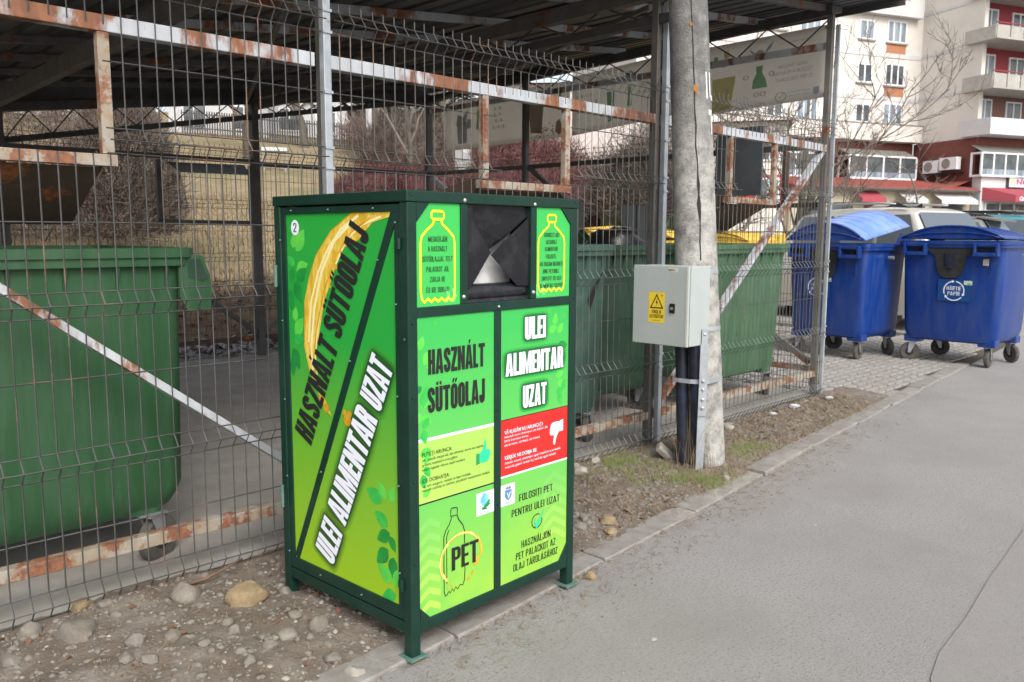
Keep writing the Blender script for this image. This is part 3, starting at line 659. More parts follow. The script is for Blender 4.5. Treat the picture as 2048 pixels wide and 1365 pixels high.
# coloured bands
flat([rect(.0406, .5365, .3977, .745)], FF, PR+e*.5, m_yel, p_bl); flat([rect(.0406, .745, .3977, .755)], FF, PR+e*.7, 'whprint', p_bl)
flat([rect(.0406, .531, .3977, .5365)], FF, PR+e*.7, 'ink', p_bl); flat([rect(.0406, .1327, .3977, .531)], FF, PR+e*.5, m_ll, p_bl)
flat([rect(.4323, .547, W-.0406, .754)], FF, PR+e*.5, m_red, p_br); flat([rect(.4323, .754, W-.0406, .7575)], FF, PR+e*.7, 'ink', p_br)
flat([rect(.4323, .540, W-.0406, .547)], FF, PR+e*.7, 'whprint', p_br); flat([rect(.4323, .1327, W-.0406, .540)], FF, PR+e*.5, m_ll, p_br)
T('PUTEȚI ARUNCA:', .058, .192, .695, .014, par=p_bl, off=.004)
for s_, a, b, z in (('unt, untură, margarină, ulei alimentar stricat sau expirat,', .058, .345, .679), ('grăsime rezultată în urma gătirii,', .058, .219, .663), ('uleiuri vegetale rămase după marinare', .058, .253, .647), ('vaj, zsír, margarin, romlott és lejárt étolajak,', .058, .282, .590), ('használt sütőolaj és sütőzsír, pácolásból visszamaradt étolajak', .058, .376, .576)):
    T(s_, a, b, z, .0095, par=p_bl, off=.0)
T('IDE DOBHATJA:', .058, .179, .606, .014, par=p_bl, off=.004)
T('VĂ RUGĂM NU ARUNCAȚI:', .452, .667, .702, .0145, 'whprint', p_br, .012)
for s_, a, b, z in (('maioneză, sosuri, dressing-uri, alte deșeuri, alte', .452, .694, .688), ('lichide și produse chimice,', .452, .585, .673), ('ulei de motor, lubrifianți, ulei mineral', .452, .647, .657), ('majonéz, szószok, dresszingek, egyéb folyadékok és kemikáliák,', .455, .775, .590), ('motorolaj, gépzsír, ásványi olaj, kenőolaj, egyéb hulladék', .455, .746, .574)):
    T(s_, a, b, z, .0095, 'whprint', p_br, .0)
T('KÉRJÜK NE DOBJA BE:', .455, .632, .607, .0145, 'whprint', p_br, .012)
# thumbs
def thumb(cx, cz, s, flip, m, m2, par):
    P = [(-.34, -.42), (-.1, -.46), (.28, -.42), (.40, -.30), (.42, -.18), (.47, -.08), (.46, .03), (.49, .12), (.44, .24), (.24, .28), (.10, .29), (.16, .50), (.18, .72), (.10, .86), (.02, .80), (-.02, .60), (-.12, .38), (-.22, .22), (-.34, .14)]
    C_ = [(-.66, -.50), (-.38, -.46), (-.38, .16), (-.66, .14)]
    k = -1 if flip else 1
    f = lambda Q: [(cx+k*a*s, cz+k*b*s) for a, b in Q]
    flat([f(P)], FF, PR+e*2, m, par, 'thumb_symbol'); flat([f(C_)], FF, PR+e*2, m2, par, 'thumb_symbol')
M['mint'] = mat('print_mint', (.02, .55, .30), .4); M['mint2'] = mat('print_green_cuff', (.01, .30, .10), .4)
thumb(.349, .648, .062, False, 'mint', 'mint2', p_bl); thumb(.742, .672, .070, True, 'whprint', 'whprint', p_br)
# leaves
def leaf(cx, cz, L, a, w_=.42, n=7):
    P = []
    for i in range(n): t = i/(n-1); P.append((t*L, math.sin(math.pi*t**.8)*L*w_*.5))
    for i in range(n-2, 0, -1): t = i/(n-1); P.append((t*L, -math.sin(math.pi*t**.8)*L*w_*.5))
    c, s_ = math.cos(a), math.sin(a); return [(cx+c*x-s_*y, cz+s_*x+c*y) for x, y in P]
def leaves(fr, d0, par, L, x0, x1, z0, z1):
    for k, (x, z, l, a, m) in enumerate(L):
        P = leaf(x, z, l, R(a), .62)
        P = [(min(max(u, x0), x1), min(max(v, z0), z1)) for u, v in P]
        flat([P], fr, d0+e*(.8+.12*(k % 6)), m, par, 'printed_leaf')
leaves(FF, PR, p_bl, [(.05, 1.05, .05, 70, 'leaf1'), (.07, 1.0, .06, 60, 'leaf1'), (.08, .99, .045, 20, 'leaf1'), (.085, .93, .05, -100, 'leaf3'), (.06, .93, .04, -150, 'leaf2'), (.075, .915, .06, -100, 'leaf3'), (.085, .92, .06, -60, 'leaf3'), (.055, .86, .05, 40, 'leaf1'), (.06, .83, .05, -30, 'leaf1'), (.062, .79, .045, 50, 'leaf3'), (.065, .785, .05, -80, 'leaf3'), (.05, .81, .04, 100, 'leaf1'), (.12, 1.152, .03, -90, 'leaf3'), (.05, .70, .05, 20, 'leaf1'), (.07, .67, .05, 60, 'leaf1'), (.07, .66, .045, -60, 'leaf3'), (.06, .635, .05, -80, 'leaf3'), (.06, .56, .04, 30, 'leaf1')], .0408, .3975, .133, 1.156)
leaves(FF, PR, p_br, [(.70, 1.06, .05, 20, 'leaf1'), (.73, 1.08, .05, 80, 'leaf1'), (.75, 1.05, .05, 50, 'leaf1'), (.75, 1.0, .06, 0, 'leaf2'), (.78, .98, .05, -70, 'leaf2'), (.74, .88, .05, 20, 'leaf1'), (.76, .90, .045, 90, 'leaf1'), (.75, .86, .05, -20, 'leaf1'), (.745, .82, .045, 10, 'leaf3'), (.76, .815, .05, -70, 'leaf3'), (.78, .83, .04, 60, 'leaf3'), (.70, 1.152, .03, -90, 'leaf3'), (.80, 1.10, .05, 120, 'leaf3')], .4324, .8162, .133, 1.156)
# chevrons
for k in range(7):
    z = .165+.048*k
    flat([[(.0408, z), (.085, z+.028), (.135, z+.004), (.135, z-.020), (.085, z+.004), (.0408, z-.022)]], FF, PR+e, 'chev', p_bl, 'chevron')
for k in range(6):
    z = .25+.045*k
    flat([[(.675, z), (.735, z+.034), (.812, z-.01), (.812, z-.034), (.735, z+.010), (.675, z-.024)]], FF, PR+e, 'chev', p_br, 'chevron')
# outlined PET bottle with oil ring
bp = [(.190, .458), (.178, .435), (.160, .415), (.152, .395), (.152, .200), (.158, .182), (.166, .186), (.174, .196), (.181, .186), (.190, .200), (.198, .188), (.207, .202), (.216, .190), (.228, .204), (.240, .198), (.250, .215), (.252, .262)]
MB().ribbon(bp, .0042, FF, PR+e*2).build('bottle_outline', M['ink'], p_bl, world=False)
MB().ribbon([(.250, .348), (.250, .395), (.242, .418), (.222, .442), (.214, .462)], .0042, FF, PR+e*2).build('bottle_outline', M['ink'], p_bl, world=False)
MB().ribbon([(.184, .462), (.186, .486), (.190, .490), (.212, .487), (.216, .484), (.215, .460)], .0042, FF, PR+e*2.1, True).build('bottle_outline', M['ink'], p_bl, world=False)
MB().ribbon([(.165, .225), (.165, .39), (.170, .405), (.178, .416)], .0035, FF, PR+e*2).build('bottle_outline', M['ink'], p_bl, world=False)
rg = [(.235+.098*math.cos(t)*(1.0), .300+.088*math.sin(t)) for t in [R(a) for a in range(-12, 236, 8)]]
mm = MB(); n = len(rg)
for k, wd in enumerate((.010, .004)): mm.ribbon([(x+.002*k, z) for x, z in rg], wd, FF, PR+e*(2.3+.3*k))
mm.build('oil_ring', M['oil'], p_bl, world=False)
MB().ribbon([(x-.004, z+.001) for x, z in rg[6:]], .0025, FF, PR+e*3).build('oil_ring', M['oil3'], p_bl, world=False)
flat([leaf(.300, .252, .042, R(60), .6), leaf(.185, .212, .012, R(20), .9), leaf(.170, .205, .01, R(80), .9), leaf(.285, .22, .02, R(70), .5), leaf(.262, .212, .014, R(20), .8)], FF, PR+e*3.2, 'oil2', p_bl, 'oil_drops')
block('PET', FF, PR+e*5, 'ink', p_bl, .187, .318, .265, .082, .15)
# logos
flat([rect(.309, .429, .3975, .512)], FF, PR+e*2, 'whprint', p_bl, 'sticker'); flat([rect(.4325, .433, .510, .513)], FF, PR+e*2, 'whprint', p_br, 'sticker')
M['globe'] = mat('print_globe_blue', (.08, .42, .70), .4, c2=(.35, .70, .85), sc2=30); M['crest'] = mat('print_crest_blue', (.05, .14, .45), .4, c2=(.10, .25, .55), sc2=60)
circ = lambda cx, cz, a, b, n=20: [(cx+a*math.cos(2*math.pi*i/n), cz+b*math.sin(2*math.pi*i/n)) for i in range(n)]
flat([circ(.350, .483, .021, .024)], FF, PR+e*3, 'globe', p_bl, 'globe_logo')
flat([leaf(.345, .458, .036, R(10), .4), leaf(.36, .46, .028, R(50), .5), leaf(.335, .455, .03, R(-15), .35)], FF, PR+e*3.4, 'leaf2', p_bl, 'globe_logo')
faint(FF, PR+e*4, 'ink', p_bl, .325, .378, .4475, .005, 2); faint(FF, PR+e*4, 'ink', p_bl, .320, .388, .437, .005, 3)
flat([[(.456, .492), (.492, .492), (.492, .468), (.486, .458), (.474, .451), (.462, .458), (.456, .468)]], FF, PR+e*3, 'crest', p_br, 'crest_logo')
flat([[(.460, .494), (.488, .494), (.490, .506), (.484, .500), (.480, .508), (.474, .500), (.468, .508), (.464, .500), (.458, .506)]], FF, PR+e*3, mat('print_grey', (.2, .2, .22), .4), p_br, 'crest_logo')
flat([[(.466, .480), (.470, .482), (.475, .466), (.483, .484), (.486, .480), (.476, .458)]], FF, PR+e*3.4, 'whprint', p_br, 'crest_logo')
flat([rect(.455, .443, .496, .4445), rect(.459, .439, .492, .4405)], FF, PR+e*3, 'ink', p_br, 'crest_logo')
block('FOLOSIȚI PET', FF, PR+e*3, 'ink', p_br, .534, .728, .432, .0275, .12, .085); block('PENTRU ULEI UZAT', FF, PR+e*3, 'ink', p_br, .493, .771, .380, .0275, .12, .085)
block('HASZNÁLJON', FF, PR+e*3, 'ink', p_br, .548, .718, .247, .0275, .12, .085); block('PET PALACKOT AZ', FF, PR+e*3, 'ink', p_br, .518, .749, .206, .0275, .12, .085); block('OLAJ TÁROLÁSÁHOZ', FF, PR+e*3, 'ink', p_br, .503, .762, .166, .0275, .12, .085)
MB().ribbon([(.636+.029*math.cos(t), .331+.027*math.sin(t)) for t in [R(a) for a in range(58, 400, 12)]], .0042, FF, PR+e*2).build('tick_ring', M['ink'], p_br, world=False)
flat([[(.620, .345), (.628, .330), (.635, .322), (.692, .382), (.640, .305), (.632, .302), (.622, .318)]], FF, PR+e*3, 'mint', p_br, 'tick_mark')
# insert mouth: folded black plates
mo = MB().add([FF(.265, 1.191, -.20), FF(.588, 1.191, -.20), FF(.588, 1.524, -.20), FF(.265, 1.524, -.20)], [(0, 1, 2, 3)])
B(mo, 'mouth_back', 'blackm', 0)
B(MB().prism([(.30, 1.22), (.56, 1.22), (.56, 1.45), (.30, 1.45)], FF, -.085, -.082), 'mouth_baffle', 'greym', 0)
sh3 = lambda P, ds: [FF(u, v, d) for (u, v), d in zip(P, ds)]
def plate(P, ds, nm='mouth_plate', m='blackm'):
    vs = sh3(P, ds); vb = [q+Vector((0, .002, 0)) for q in vs]; n = len(P)
    B(MB().add(vs+vb, [tuple(range(n)), tuple(range(n, 2*n))[::-1]]+[(i, n+i, n+(i+1) % n, (i+1) % n) for i in range(n)]), nm, m, 0)
plate([(.2650, 1.5235), (.2650, 1.240), (.285, 1.240), (.310, 1.262), (.391, 1.362), (.305, 1.468), (.300, 1.5235)], [-.012, -.012, -.014, -.016, -.016, -.018, -.014])
plate([(.3005, 1.5235), (.305, 1.4685), (.3915, 1.3605), (.458, 1.402), (.5878, 1.49), (.5878, 1.5235)], [-.020, -.034, -.048, -.030, -.02, -.02])
plate([(.5878, 1.489), (.458, 1.4015), (.392, 1.352), (.524, 1.240), (.5878, 1.240)], [-.010, -.012, -.014, -.012, -.010])
B(MB().lathe([(.004, .0), (.030, .004), (.032, .01), (.032, .308), (.030, .314), (.004, .318)], (.2672, .044, 1.222), 'x', 28), 'mouth_roller', 'blackm', 0, auto=40)
plate([(.2652, 1.1908), (.5876, 1.1908), (.5876, 1.204), (.2652, 1.204)], [-.012, -.012, -.02, -.02])
# left door with diagonal and posters
fx = .003
def LB(poly, name='door_frame', d0=-.030, d1=-.004, m='dkgreen'): return B(MB().prism(poly, LF, d0, d1), name, m, .0015)
sA, sB = D-.745, D-.040   # door extents in s
zA, zB = .137, 1.519
LB(rect(sA+.004, zA, sA+.046, zB)); LB(rect(sB-.030, zA, sB-.002, zB)); LB(rect(sA+.0463, zB-.024, sB-.0303, zB)); LB(rect(sA+.0463, zA, sB-.0303, zA+.044))
dA, dB = (D-.690, .182), (D-.079, 1.494)
LB([(D-.6988, .190), (D-.672, .1815), (D-.0705, 1.455), (D-.0705, 1.4945), (D-.0885, 1.4945)], 'door_brace', -.028, -.005)
pd = panel(rect(sA+.02, zA+.01, sB-.010, zB-.005), LF, -.010, m_dr, label='side door poster with slanted bilingual lettering')
ZL = -.010
def TL(s, s0, z0, s1, z1, h, m, off, lev):
    L_ = math.hypot(s1-s0, z1-z0); return text(s, LF, ZL+e*lev, m, pd, s0, s0+L_, z0, h, off, rot=math.atan2(z1-z0, s1-s0))
oil = [(.295, 1.494), (.085, 1.494), (.10, 1.478), (.185, 1.462), (.215, 1.440), (.265, 1.402), (.300, 1.395), (.340, 1.379), (.384, 1.33), (.43, 1.25), (.469, 1.182), (.503, 1.073), (.528, 1.0), (.535, .93), (.50, .865), (.47, .82), (.44, .775), (.47, .79), (.52, .85), (.575, .93), (.602, 1.016), (.593, 1.177), (.562, 1.264), (.513, 1.349), (.422, 1.432)]
flat([[(D-a, b) for a, b in oil]], LF, ZL+e*2, 'oil', pd, 'oil_splash')
sp = lambda pts: [(D-a, b) for a, b in pts]
MB().ribbon(sp([(.26, 1.485), (.36, 1.44), (.44, 1.37), (.50, 1.29), (.55, 1.18), (.572, 1.03)]), .010, LF, ZL+e*2.5).build('oil_splash', M['oil3'], pd, world=False)
MB().ribbon(sp([(.30, 1.462), (.40, 1.40), (.48, 1.29), (.53, 1.16), (.555, 1.02), (.55, .93)]), .012, LF, ZL+e*2.4).build('oil_splash', M['oil3'], pd, world=False)
MB().ribbon(sp([(.14, 1.480), (.24, 1.455), (.33, 1.405), (.40, 1.31)]), .008, LF, ZL+e*2.45).build('oil_splash', M['oil3'], pd, world=False)
MB().ribbon(sp([(.49, 1.16), (.515, 1.08), (.53, .98), (.52, .88)]), .006, LF, ZL+e*2.45).build('oil_splash', M['oil3'], pd, world=False)
MB().ribbon(sp([(.20, 1.475), (.30, 1.43), (.40, 1.34), (.47, 1.22), (.52, 1.08), (.55, .95)]), .007, LF, ZL+e*2.6).build('oil_splash', M['oil2'], pd, world=False)
MB().ribbon(sp([(.30, 1.492), (.42, 1.432), (.51, 1.349), (.56, 1.26), (.59, 1.17), (.598, 1.02), (.57, .93)]), .004, LF, ZL+e*2.7).build('oil_splash', M['oil2'], pd, world=False)
flat([circ(D-a, b, r_, r_, 10) for a, b, r_ in ((.395, 1.31, .010), (.36, 1.36, .007), (.43, 1.24, .006), (.50, .83, .016), (.47, .80, .018), (.36, .80, .012), (.345, .775, .022), (.33, .80, .012))], LF, ZL+e*2.8, 'oil2', pd, 'oil_drops')
bs, bz = .195, .641; ang = math.atan2(1.422-.641, .569-.195); L1 = math.hypot(.374, .781)
block('HASZNÁLT SÜTŐOLAJ', LF, ZL+e*4, 'ink', pd, bs, bs+L1, bz, .118, rot=ang)
a2 = math.atan2(.771, .364); ca, sa = math.cos(a2), math.sin(a2)
for s_, t0, t1 in (('ULEI', 0, .150), ('ALIMENTAR', .188, .652), ('UZAT', .683, .853)):
    x0, z0 = .317+ca*t0, .210+sa*t0; hh = .122
    for k, (g, mm_) in enumerate(((.028, 'haloA'), (.018, 'haloB'), (.010, 'haloC'))):
        if mm_ not in M: M[mm_] = mat('print_'+['faint', 'medium', 'deep'][k]+'_glow', [(.03, .30, .03), (.02, .20, .02), (.012, .10, .015)][k], .4, zgrad=(.16, 1.05, [(.20, .36, .012), (.11, .22, .01), (.05, .10, .01)][k]))
        P = halo_poly(-g, -g, t1-t0+g, hh+g); P = [(x0+ca*u-sa*v, z0+sa*u+ca*v) for u, v in P]
        P = [(min(u, sB-.031), max(v, zA+.045)) for u, v in P]
        flat([P], LF, ZL+e*(1+.5*k), mm_, pd, 'lettering_glow')
    block(s_, LF, ZL+e*3.4, 'greend2', pd, x0, x0+(t1-t0), z0, hh, rot=a2, grow=.0045)
    block(s_, LF, ZL+e*4.4, 'whprint', pd, x0, x0+(t1-t0), z0, hh, rot=a2)
flat([circ(D-.641, 1.446, .026, .028)], LF, ZL+e*2, 'whprint', pd, 'number_disc'); block('2', LF, ZL+e*3, 'ink_navy', pd, D-.651, D-.631, 1.430, .033, .12)
lv = [(D-v, z, l, a, m) for v, z, l, a, m in ((.66, 1.37, .06, 80, 'leaf1'), (.64, 1.36, .10, 55, 'leaf1'), (.65, 1.31, .06, 150, 'leaf3'), (.64, 1.29, .08, 20, 'leaf1'), (.665, 1.30, .06, -100, 'leaf2'), (.64, 1.25, .08, 40, 'leaf2'), (.655, 1.25, .09, -60, 'leaf2'), (.69, 1.22, .08, -80, 'leaf2'), (.66, 1.10, .06, 80, 'leaf1'), (.66, 1.05, .09, 50, 'leaf1'), (.67, 1.03, .07, 10, 'leaf3'), (.68, 1.0, .09, -60, 'leaf2'), (.69, .96, .07, -80, 'leaf2'),
    (.14, .53, .07, 120, 'leaf1'), (.11, .53, .06, 80, 'leaf1'), (.16, .52, .09, 160, 'leaf3'), (.13, .44, .08, 150, 'leaf3'), (.12, .42, .08, 210, 'leaf2'), (.12, .41, .06, -60, 'leaf2'), (.13, .36, .09, 225, 'leaf2'), (.10, .34, .08, -100, 'leaf2'), (.11, .25, .09, 150, 'leaf1'), (.10, .24, .08, 60, 'leaf1'), (.09, .21, .08, 200, 'leaf3'))]
leaves(LF, ZL, pd, lv, sA+.047, sB-.031, zA+.045, zB-.025)
# hinges, rivets, bolts, lock
for s_, z0, z1 in ((D-.756, 1.224, 1.308), (D-.756, .368, .458), (D-.034, 1.375, 1.413), (D-.040, .242, .285)):
    x = LF(s_, z0, .006); B(MB().lathe([(.003, 0), (.007, .002), (.007, z1-z0-.002), (.003, z1-z0)], tuple(x), 'z', 12), 'hinge', 'dkgreen' if s_ > .1 else 'green_pale', 0, auto=40)
    B(MB().prism(rect(s_+.004 if s_ < .1 else s_-.022, z0+.008, s_+.026 if s_ < .1 else s_-.004, z1-.008), LF, -.001, .004), 'hinge_leaf', 'dkgreen', 0)
def dome(fr, u, v, r_, m, name='bolt'):
    c = fr(u, v, 0); mm = MB(); rings = []
    for rr_, h in ((r_, .0), (r_, .003), (r_*.75, .0055), (r_*.3, .007)):
        rings.append([fr(u+rr_*math.cos(2*math.pi*k/10), v+rr_*math.sin(2*math.pi*k/10), h) for k in range(10)])
    mm.loft(rings); B(mm, name, m, 0, auto=50)
for u, v in ((.249, 1.536), (.603, 1.533), (.244, 1.215), (.598, 1.214), (.414, 1.172)): dome(FF, u, v, .0075 if v > 1.2 else .005, 'steel')
for u, v in ((.018, 1.546), (W-.016, 1.546), (.018, 1.14), (.016, .90), (.016, .62), (.016, .34), (W-.018, 1.18), (W-.018, .85), (W-.016, .55), (.414, .80), (.414, .45), (.22, .112), (.60, .112)): dome(FF, u, v, .0032, 'dkgreen', 'rivet')
for s_, z in ((sA+.02, 1.40), (sA+.02, 1.1), (sA+.02, .8), (sA+.02, .5), (sA+.02, .2), (.12, zB-.012), (.35, zB-.012), (.6, zB-.012), (.25, .16), (.5, .16), (sB-.016, 1.46), (sB-.016, 1.2), (sB-.016, .9), (sB-.016, .6), (sB-.016, .3), (.27, .56), (.46, .99), (.62, 1.34)): dome(LF, s_, z, .003, 'green_pale', 'rivet')
dome(LF, D-.022, 1.087, .010, 'dkgreen', 'lock')

# ------------------------------------------------------------------ concrete pole
pole = root('concrete_pole', (4.42, 2.72, 0), 'leaning cracked concrete utility pole with white paint marks and steel bands', 'utility pole')
PT = Vector((.705, -.709, 0)); TC = Vector((-.852, -.524, 0)); TC = (TC-PT*TC.dot(PT)).normalized()
def pc(z): return Vector((4.42-.0445*z, 2.72+.045*z, z))
def pr_(z): return .137-.0092*z if z > 0 else .137
def ps(z, q, out=0): r_ = pr_(z)+out; return pc(z)+PT*(q*r_)+TC*(math.sqrt(max(0, 1-q*q))*r_)
mm = MB(); rings = []
zs = [-.1]+[i*.08 for i in range(0, 60)]+[5.2, 6, 7, 8]
for z in zs:
    c = pc(z); ring = []
    for k in range(40):
        a = 2*math.pi*k/40; q = math.cos(a); r_ = pr_(z)*(1+.010*noise.noise(Vector((math.cos(a)*2, math.sin(a)*2, z*5)))+.006*noise.noise(Vector((math.cos(a)*7, math.sin(a)*7, z*19))))
        ring.append(c+Vector((math.cos(a)*r_, math.sin(a)*r_, 0)))
    rings.append(ring)
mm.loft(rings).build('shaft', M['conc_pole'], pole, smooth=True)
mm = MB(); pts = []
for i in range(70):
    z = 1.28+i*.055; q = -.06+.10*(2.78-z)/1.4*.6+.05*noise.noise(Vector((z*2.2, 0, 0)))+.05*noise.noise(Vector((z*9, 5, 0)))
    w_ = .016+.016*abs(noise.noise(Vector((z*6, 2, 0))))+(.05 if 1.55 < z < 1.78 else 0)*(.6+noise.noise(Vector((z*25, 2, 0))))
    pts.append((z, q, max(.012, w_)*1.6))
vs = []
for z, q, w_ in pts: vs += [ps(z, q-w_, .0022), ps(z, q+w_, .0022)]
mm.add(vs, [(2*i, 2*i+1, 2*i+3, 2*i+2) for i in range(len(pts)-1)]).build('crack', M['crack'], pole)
def ppatch(z0, z1, q0, q1, m, name, n=5, out=.003):
    vs = []; 
    for j in range(n+1):
        z = z0+(z1-z0)*j/n
        for i in range(3): vs.append(ps(z, q0+(q1-q0)*i/2+.01*noise.noise(Vector((z*40, i, 0))), out))
    MB().add(vs, [(3*j+i, 3*j+i+1, 3*j+i+4, 3*j+i+3) for j in range(n) for i in range(2)]).build(name, M[m], pole)
ppatch(2.21, 2.36, .56, .64, 'whitep', 'painted_mark'); ppatch(2.22, 2.36, .76, .83, 'whitep', 'painted_mark'); ppatch(2.205, 2.235, .83, .95, 'whitep', 'painted_mark')
ppatch(2.01, 2.15, .78, .85, 'whitep', 'painted_mark'); ppatch(2.12, 2.15, .66, .78, 'whitep', 'painted_mark')
def lich(z, q, a, b):
    P = []
    for k in range(11):
        t = 2*math.pi*k/11; rr_ = 1+.35*noise.noise(Vector((math.cos(t)*2, math.sin(t)*2, z*9)))
        P.append(ps(z+b*rr_*math.sin(t), q+a*rr_*math.cos(t)/.12, .0035))
    MB().add(P, [tuple(range(11))]).build('lichen_patch', M['lichen'], pole)
for z, q, a, b in ((2.265, -.02, .010, .018), (2.255, .06, .008, .026), (2.62, -.10, .008, .012), (2.275, .01, .016, .008)): lich(z, q, a, b)
for z in (.571, .876, 1.215):
    mm = MB(); rr_ = pr_(z)+.003; rings = []
    for zz in (z-.013, z+.013): rings.append([pc(zz)+Vector((math.cos(2*math.pi*k/32)*rr_, math.sin(2*math.pi*k/32)*rr_, 0)) for k in range(32)])
    mm.loft(rings, False).build('steel_band', M['galv'], pole, smooth=True)
# conduit pipes
for k, (q, dd, lb) in enumerate(((-.135, .085, 'left of the two black conduit pipes rising into the cabinet'), (-.060, .150, 'right of the two black conduit pipes rising into the cabinet'))):
    b0 = pc(0)+PT*q+TC*dd; b0.z = .0; t0 = pc(.8)+PT*(q*.92)+TC*(dd+.01); t0.z = .80
    mm = MB(); pts = []
    cp = MB().tube([b0+(t0-b0)*i/30+Vector((0, 0, -.02 if i == 0 else 0)) for i in range(31)], .038, 16).build('conduit_pipe', M['pipe'], None, smooth=True)
    tag(cp, lb, 'pipe', 'black conduit pipes at the pole')
    
mm = MB(); zc = .571; 
pts = []
for k in range(15):
    a = R(200+10*k); 
P0 = pc(zc)+PT*(-.19)+TC*.09; ctl = [pc(zc)+PT*(-.192)+TC*.06, pc(zc)+PT*(-.190)+TC*.12, pc(zc)+PT*(-.16)+TC*.155, pc(zc)+PT*(-.10)+TC*.20, pc(zc)+PT*(-.04)+TC*.213, pc(zc)+PT*(.01)+TC*.20, pc(zc)+PT*(.06)+TC*.145, pc(zc)+PT*(.10)+TC*.10]
vs = []
for p in ctl: vs += [p-Vector((0, 0, .013)), p+Vector((0, 0, .013))]
mm.add(vs, [(2*i, 2*i+1, 2*i+3, 2*i+2) for i in range(len(ctl)-1)]).build('steel_band', M['galv'], pole)
# metal stay
stay = root('steel_stay', (4.25, 2.645, 0), 'perforated galvanised strap standing in front of the pole, bolted to the cabinet', 'metal strap')
a = Vector((4.222, 2.622, -.05))
MB().bar(a, Vector((4.218, 2.616, .40)), .046, .008, TC).build('strap', M['galv'], stay)
MB().bar(Vector((4.211, 2.611, .37)), Vector((4.205, 2.602, .80)), .046, .008, TC).build('strap', M['galv'], stay)
MB().bar(Vector((4.205, 2.602, .80)), Vector((4.205, 2.602, .885)), .034, .008, TC).build('strap', M['galv'], stay)
for z in (.42, .47, .53, .58, .855):
    c = Vector((4.207, 2.606, z))+TC*.006; mm = MB(); rings = []
    for rr_, h in ((.009, 0), (.009, .004), (.005, .006)): rings.append([c+PT*(rr_*math.cos(k*math.pi/4))+Vector((0, 0, rr_*math.sin(k*math.pi/4)))+TC*h for k in range(8)])
    mm.loft(rings).build('bolt', M['steel'], stay)
# cabinet
cb = root('electrical_cabinet', (4.05, 2.62, .79), 'pale grey electrical cabinet with yellow danger sticker strapped to the pole', 'electrical cabinet')
y0, y1, z0, z1 = 2.622, 3.004, .790, 1.250
MB().box(4.075, y0, z0, 4.275, y1, z1).build('body', M['cab'], cb, bevel=.004)
MB().box(4.066, y0+.006, z0+.006, 4.0748, y1-.006, z1-.006).build('seal', M['ink'], cb)
MB().box(4.048, y0-.001, z0-.001, 4.0658, y1+.001, z1+.001).build('door', M['cab'], cb, bevel=.004)
MB().box(4.046, y0+.000, z0+.004, 4.0478, y0+.012, z1-.004).build('door_edge', M['cabedge'], cb)
CF = frame((4.048, 3.004, 0), (0, -1, 0), (0, 0, 1), (-1, 0, 0))
CFw = lambda u, v, d=0: CF(u, v, d)-WL[cb.name]
def cflat(polys, d, m, name='sticker'):
    mm = MB(); 
    for p in polys: mm.flat(p, CF, d)
    return mm.build(name, M[m], cb)
cflat([rect(.113, .918, .226, 1.096)], .0006, 'stick_y', 'danger_sticker')
tri = [(.122, 1.002), (.217, 1.002), (.170, 1.088)]
cflat([[tri[0], tri[1], (.205, 1.009), (.134, 1.009)], [tri[1], tri[2], (.170, 1.074), (.205, 1.009)], [tri[2], tri[0], (.134, 1.009), (.170, 1.074)]], .0012, 'ink', 'warning_triangle')
cflat([[(.172, 1.060), (.176, 1.062), (.170, 1.042), (.179, 1.042), (.168, 1.014), (.170, 1.034), (.162, 1.034)]], .0012, 'ink', 'warning_triangle')
block('PERICOL DE', CFw, .0012, 'ink', cb, .137, .203, .972, .020, .13, .06); block('ELECTROCUTARE', CFw, .0012, 'ink', cb, .122, .219, .946, .020, .13, .06)
faint(CFw, .0012, 'ink', cb, .142, .197, .929, .006, 4)
cflat([rect(.246, 1.216, .312, 1.242)], .0016*.4, 'cabedge', 'maker_label'); text('MENTA', CF, .0012, 'ink', cb, .248, .290, 1.222, .012, .02, world=True)
cflat([circ(.205, 1.080, .010, .006)], .0012, 'orange', 'sticker')
MB().prism(rect(.263, .982, .297, 1.036), CF, 0, .008).build('lock', M['ink'], cb, bevel=.002)
mm = MB(); mm.lathe([(.009, 0), (.009, .004), (.006, .005)], tuple(CF(.280, 1.008, .013)), 'x', 12); mm.build('lock_barrel', M['steel'], cb)

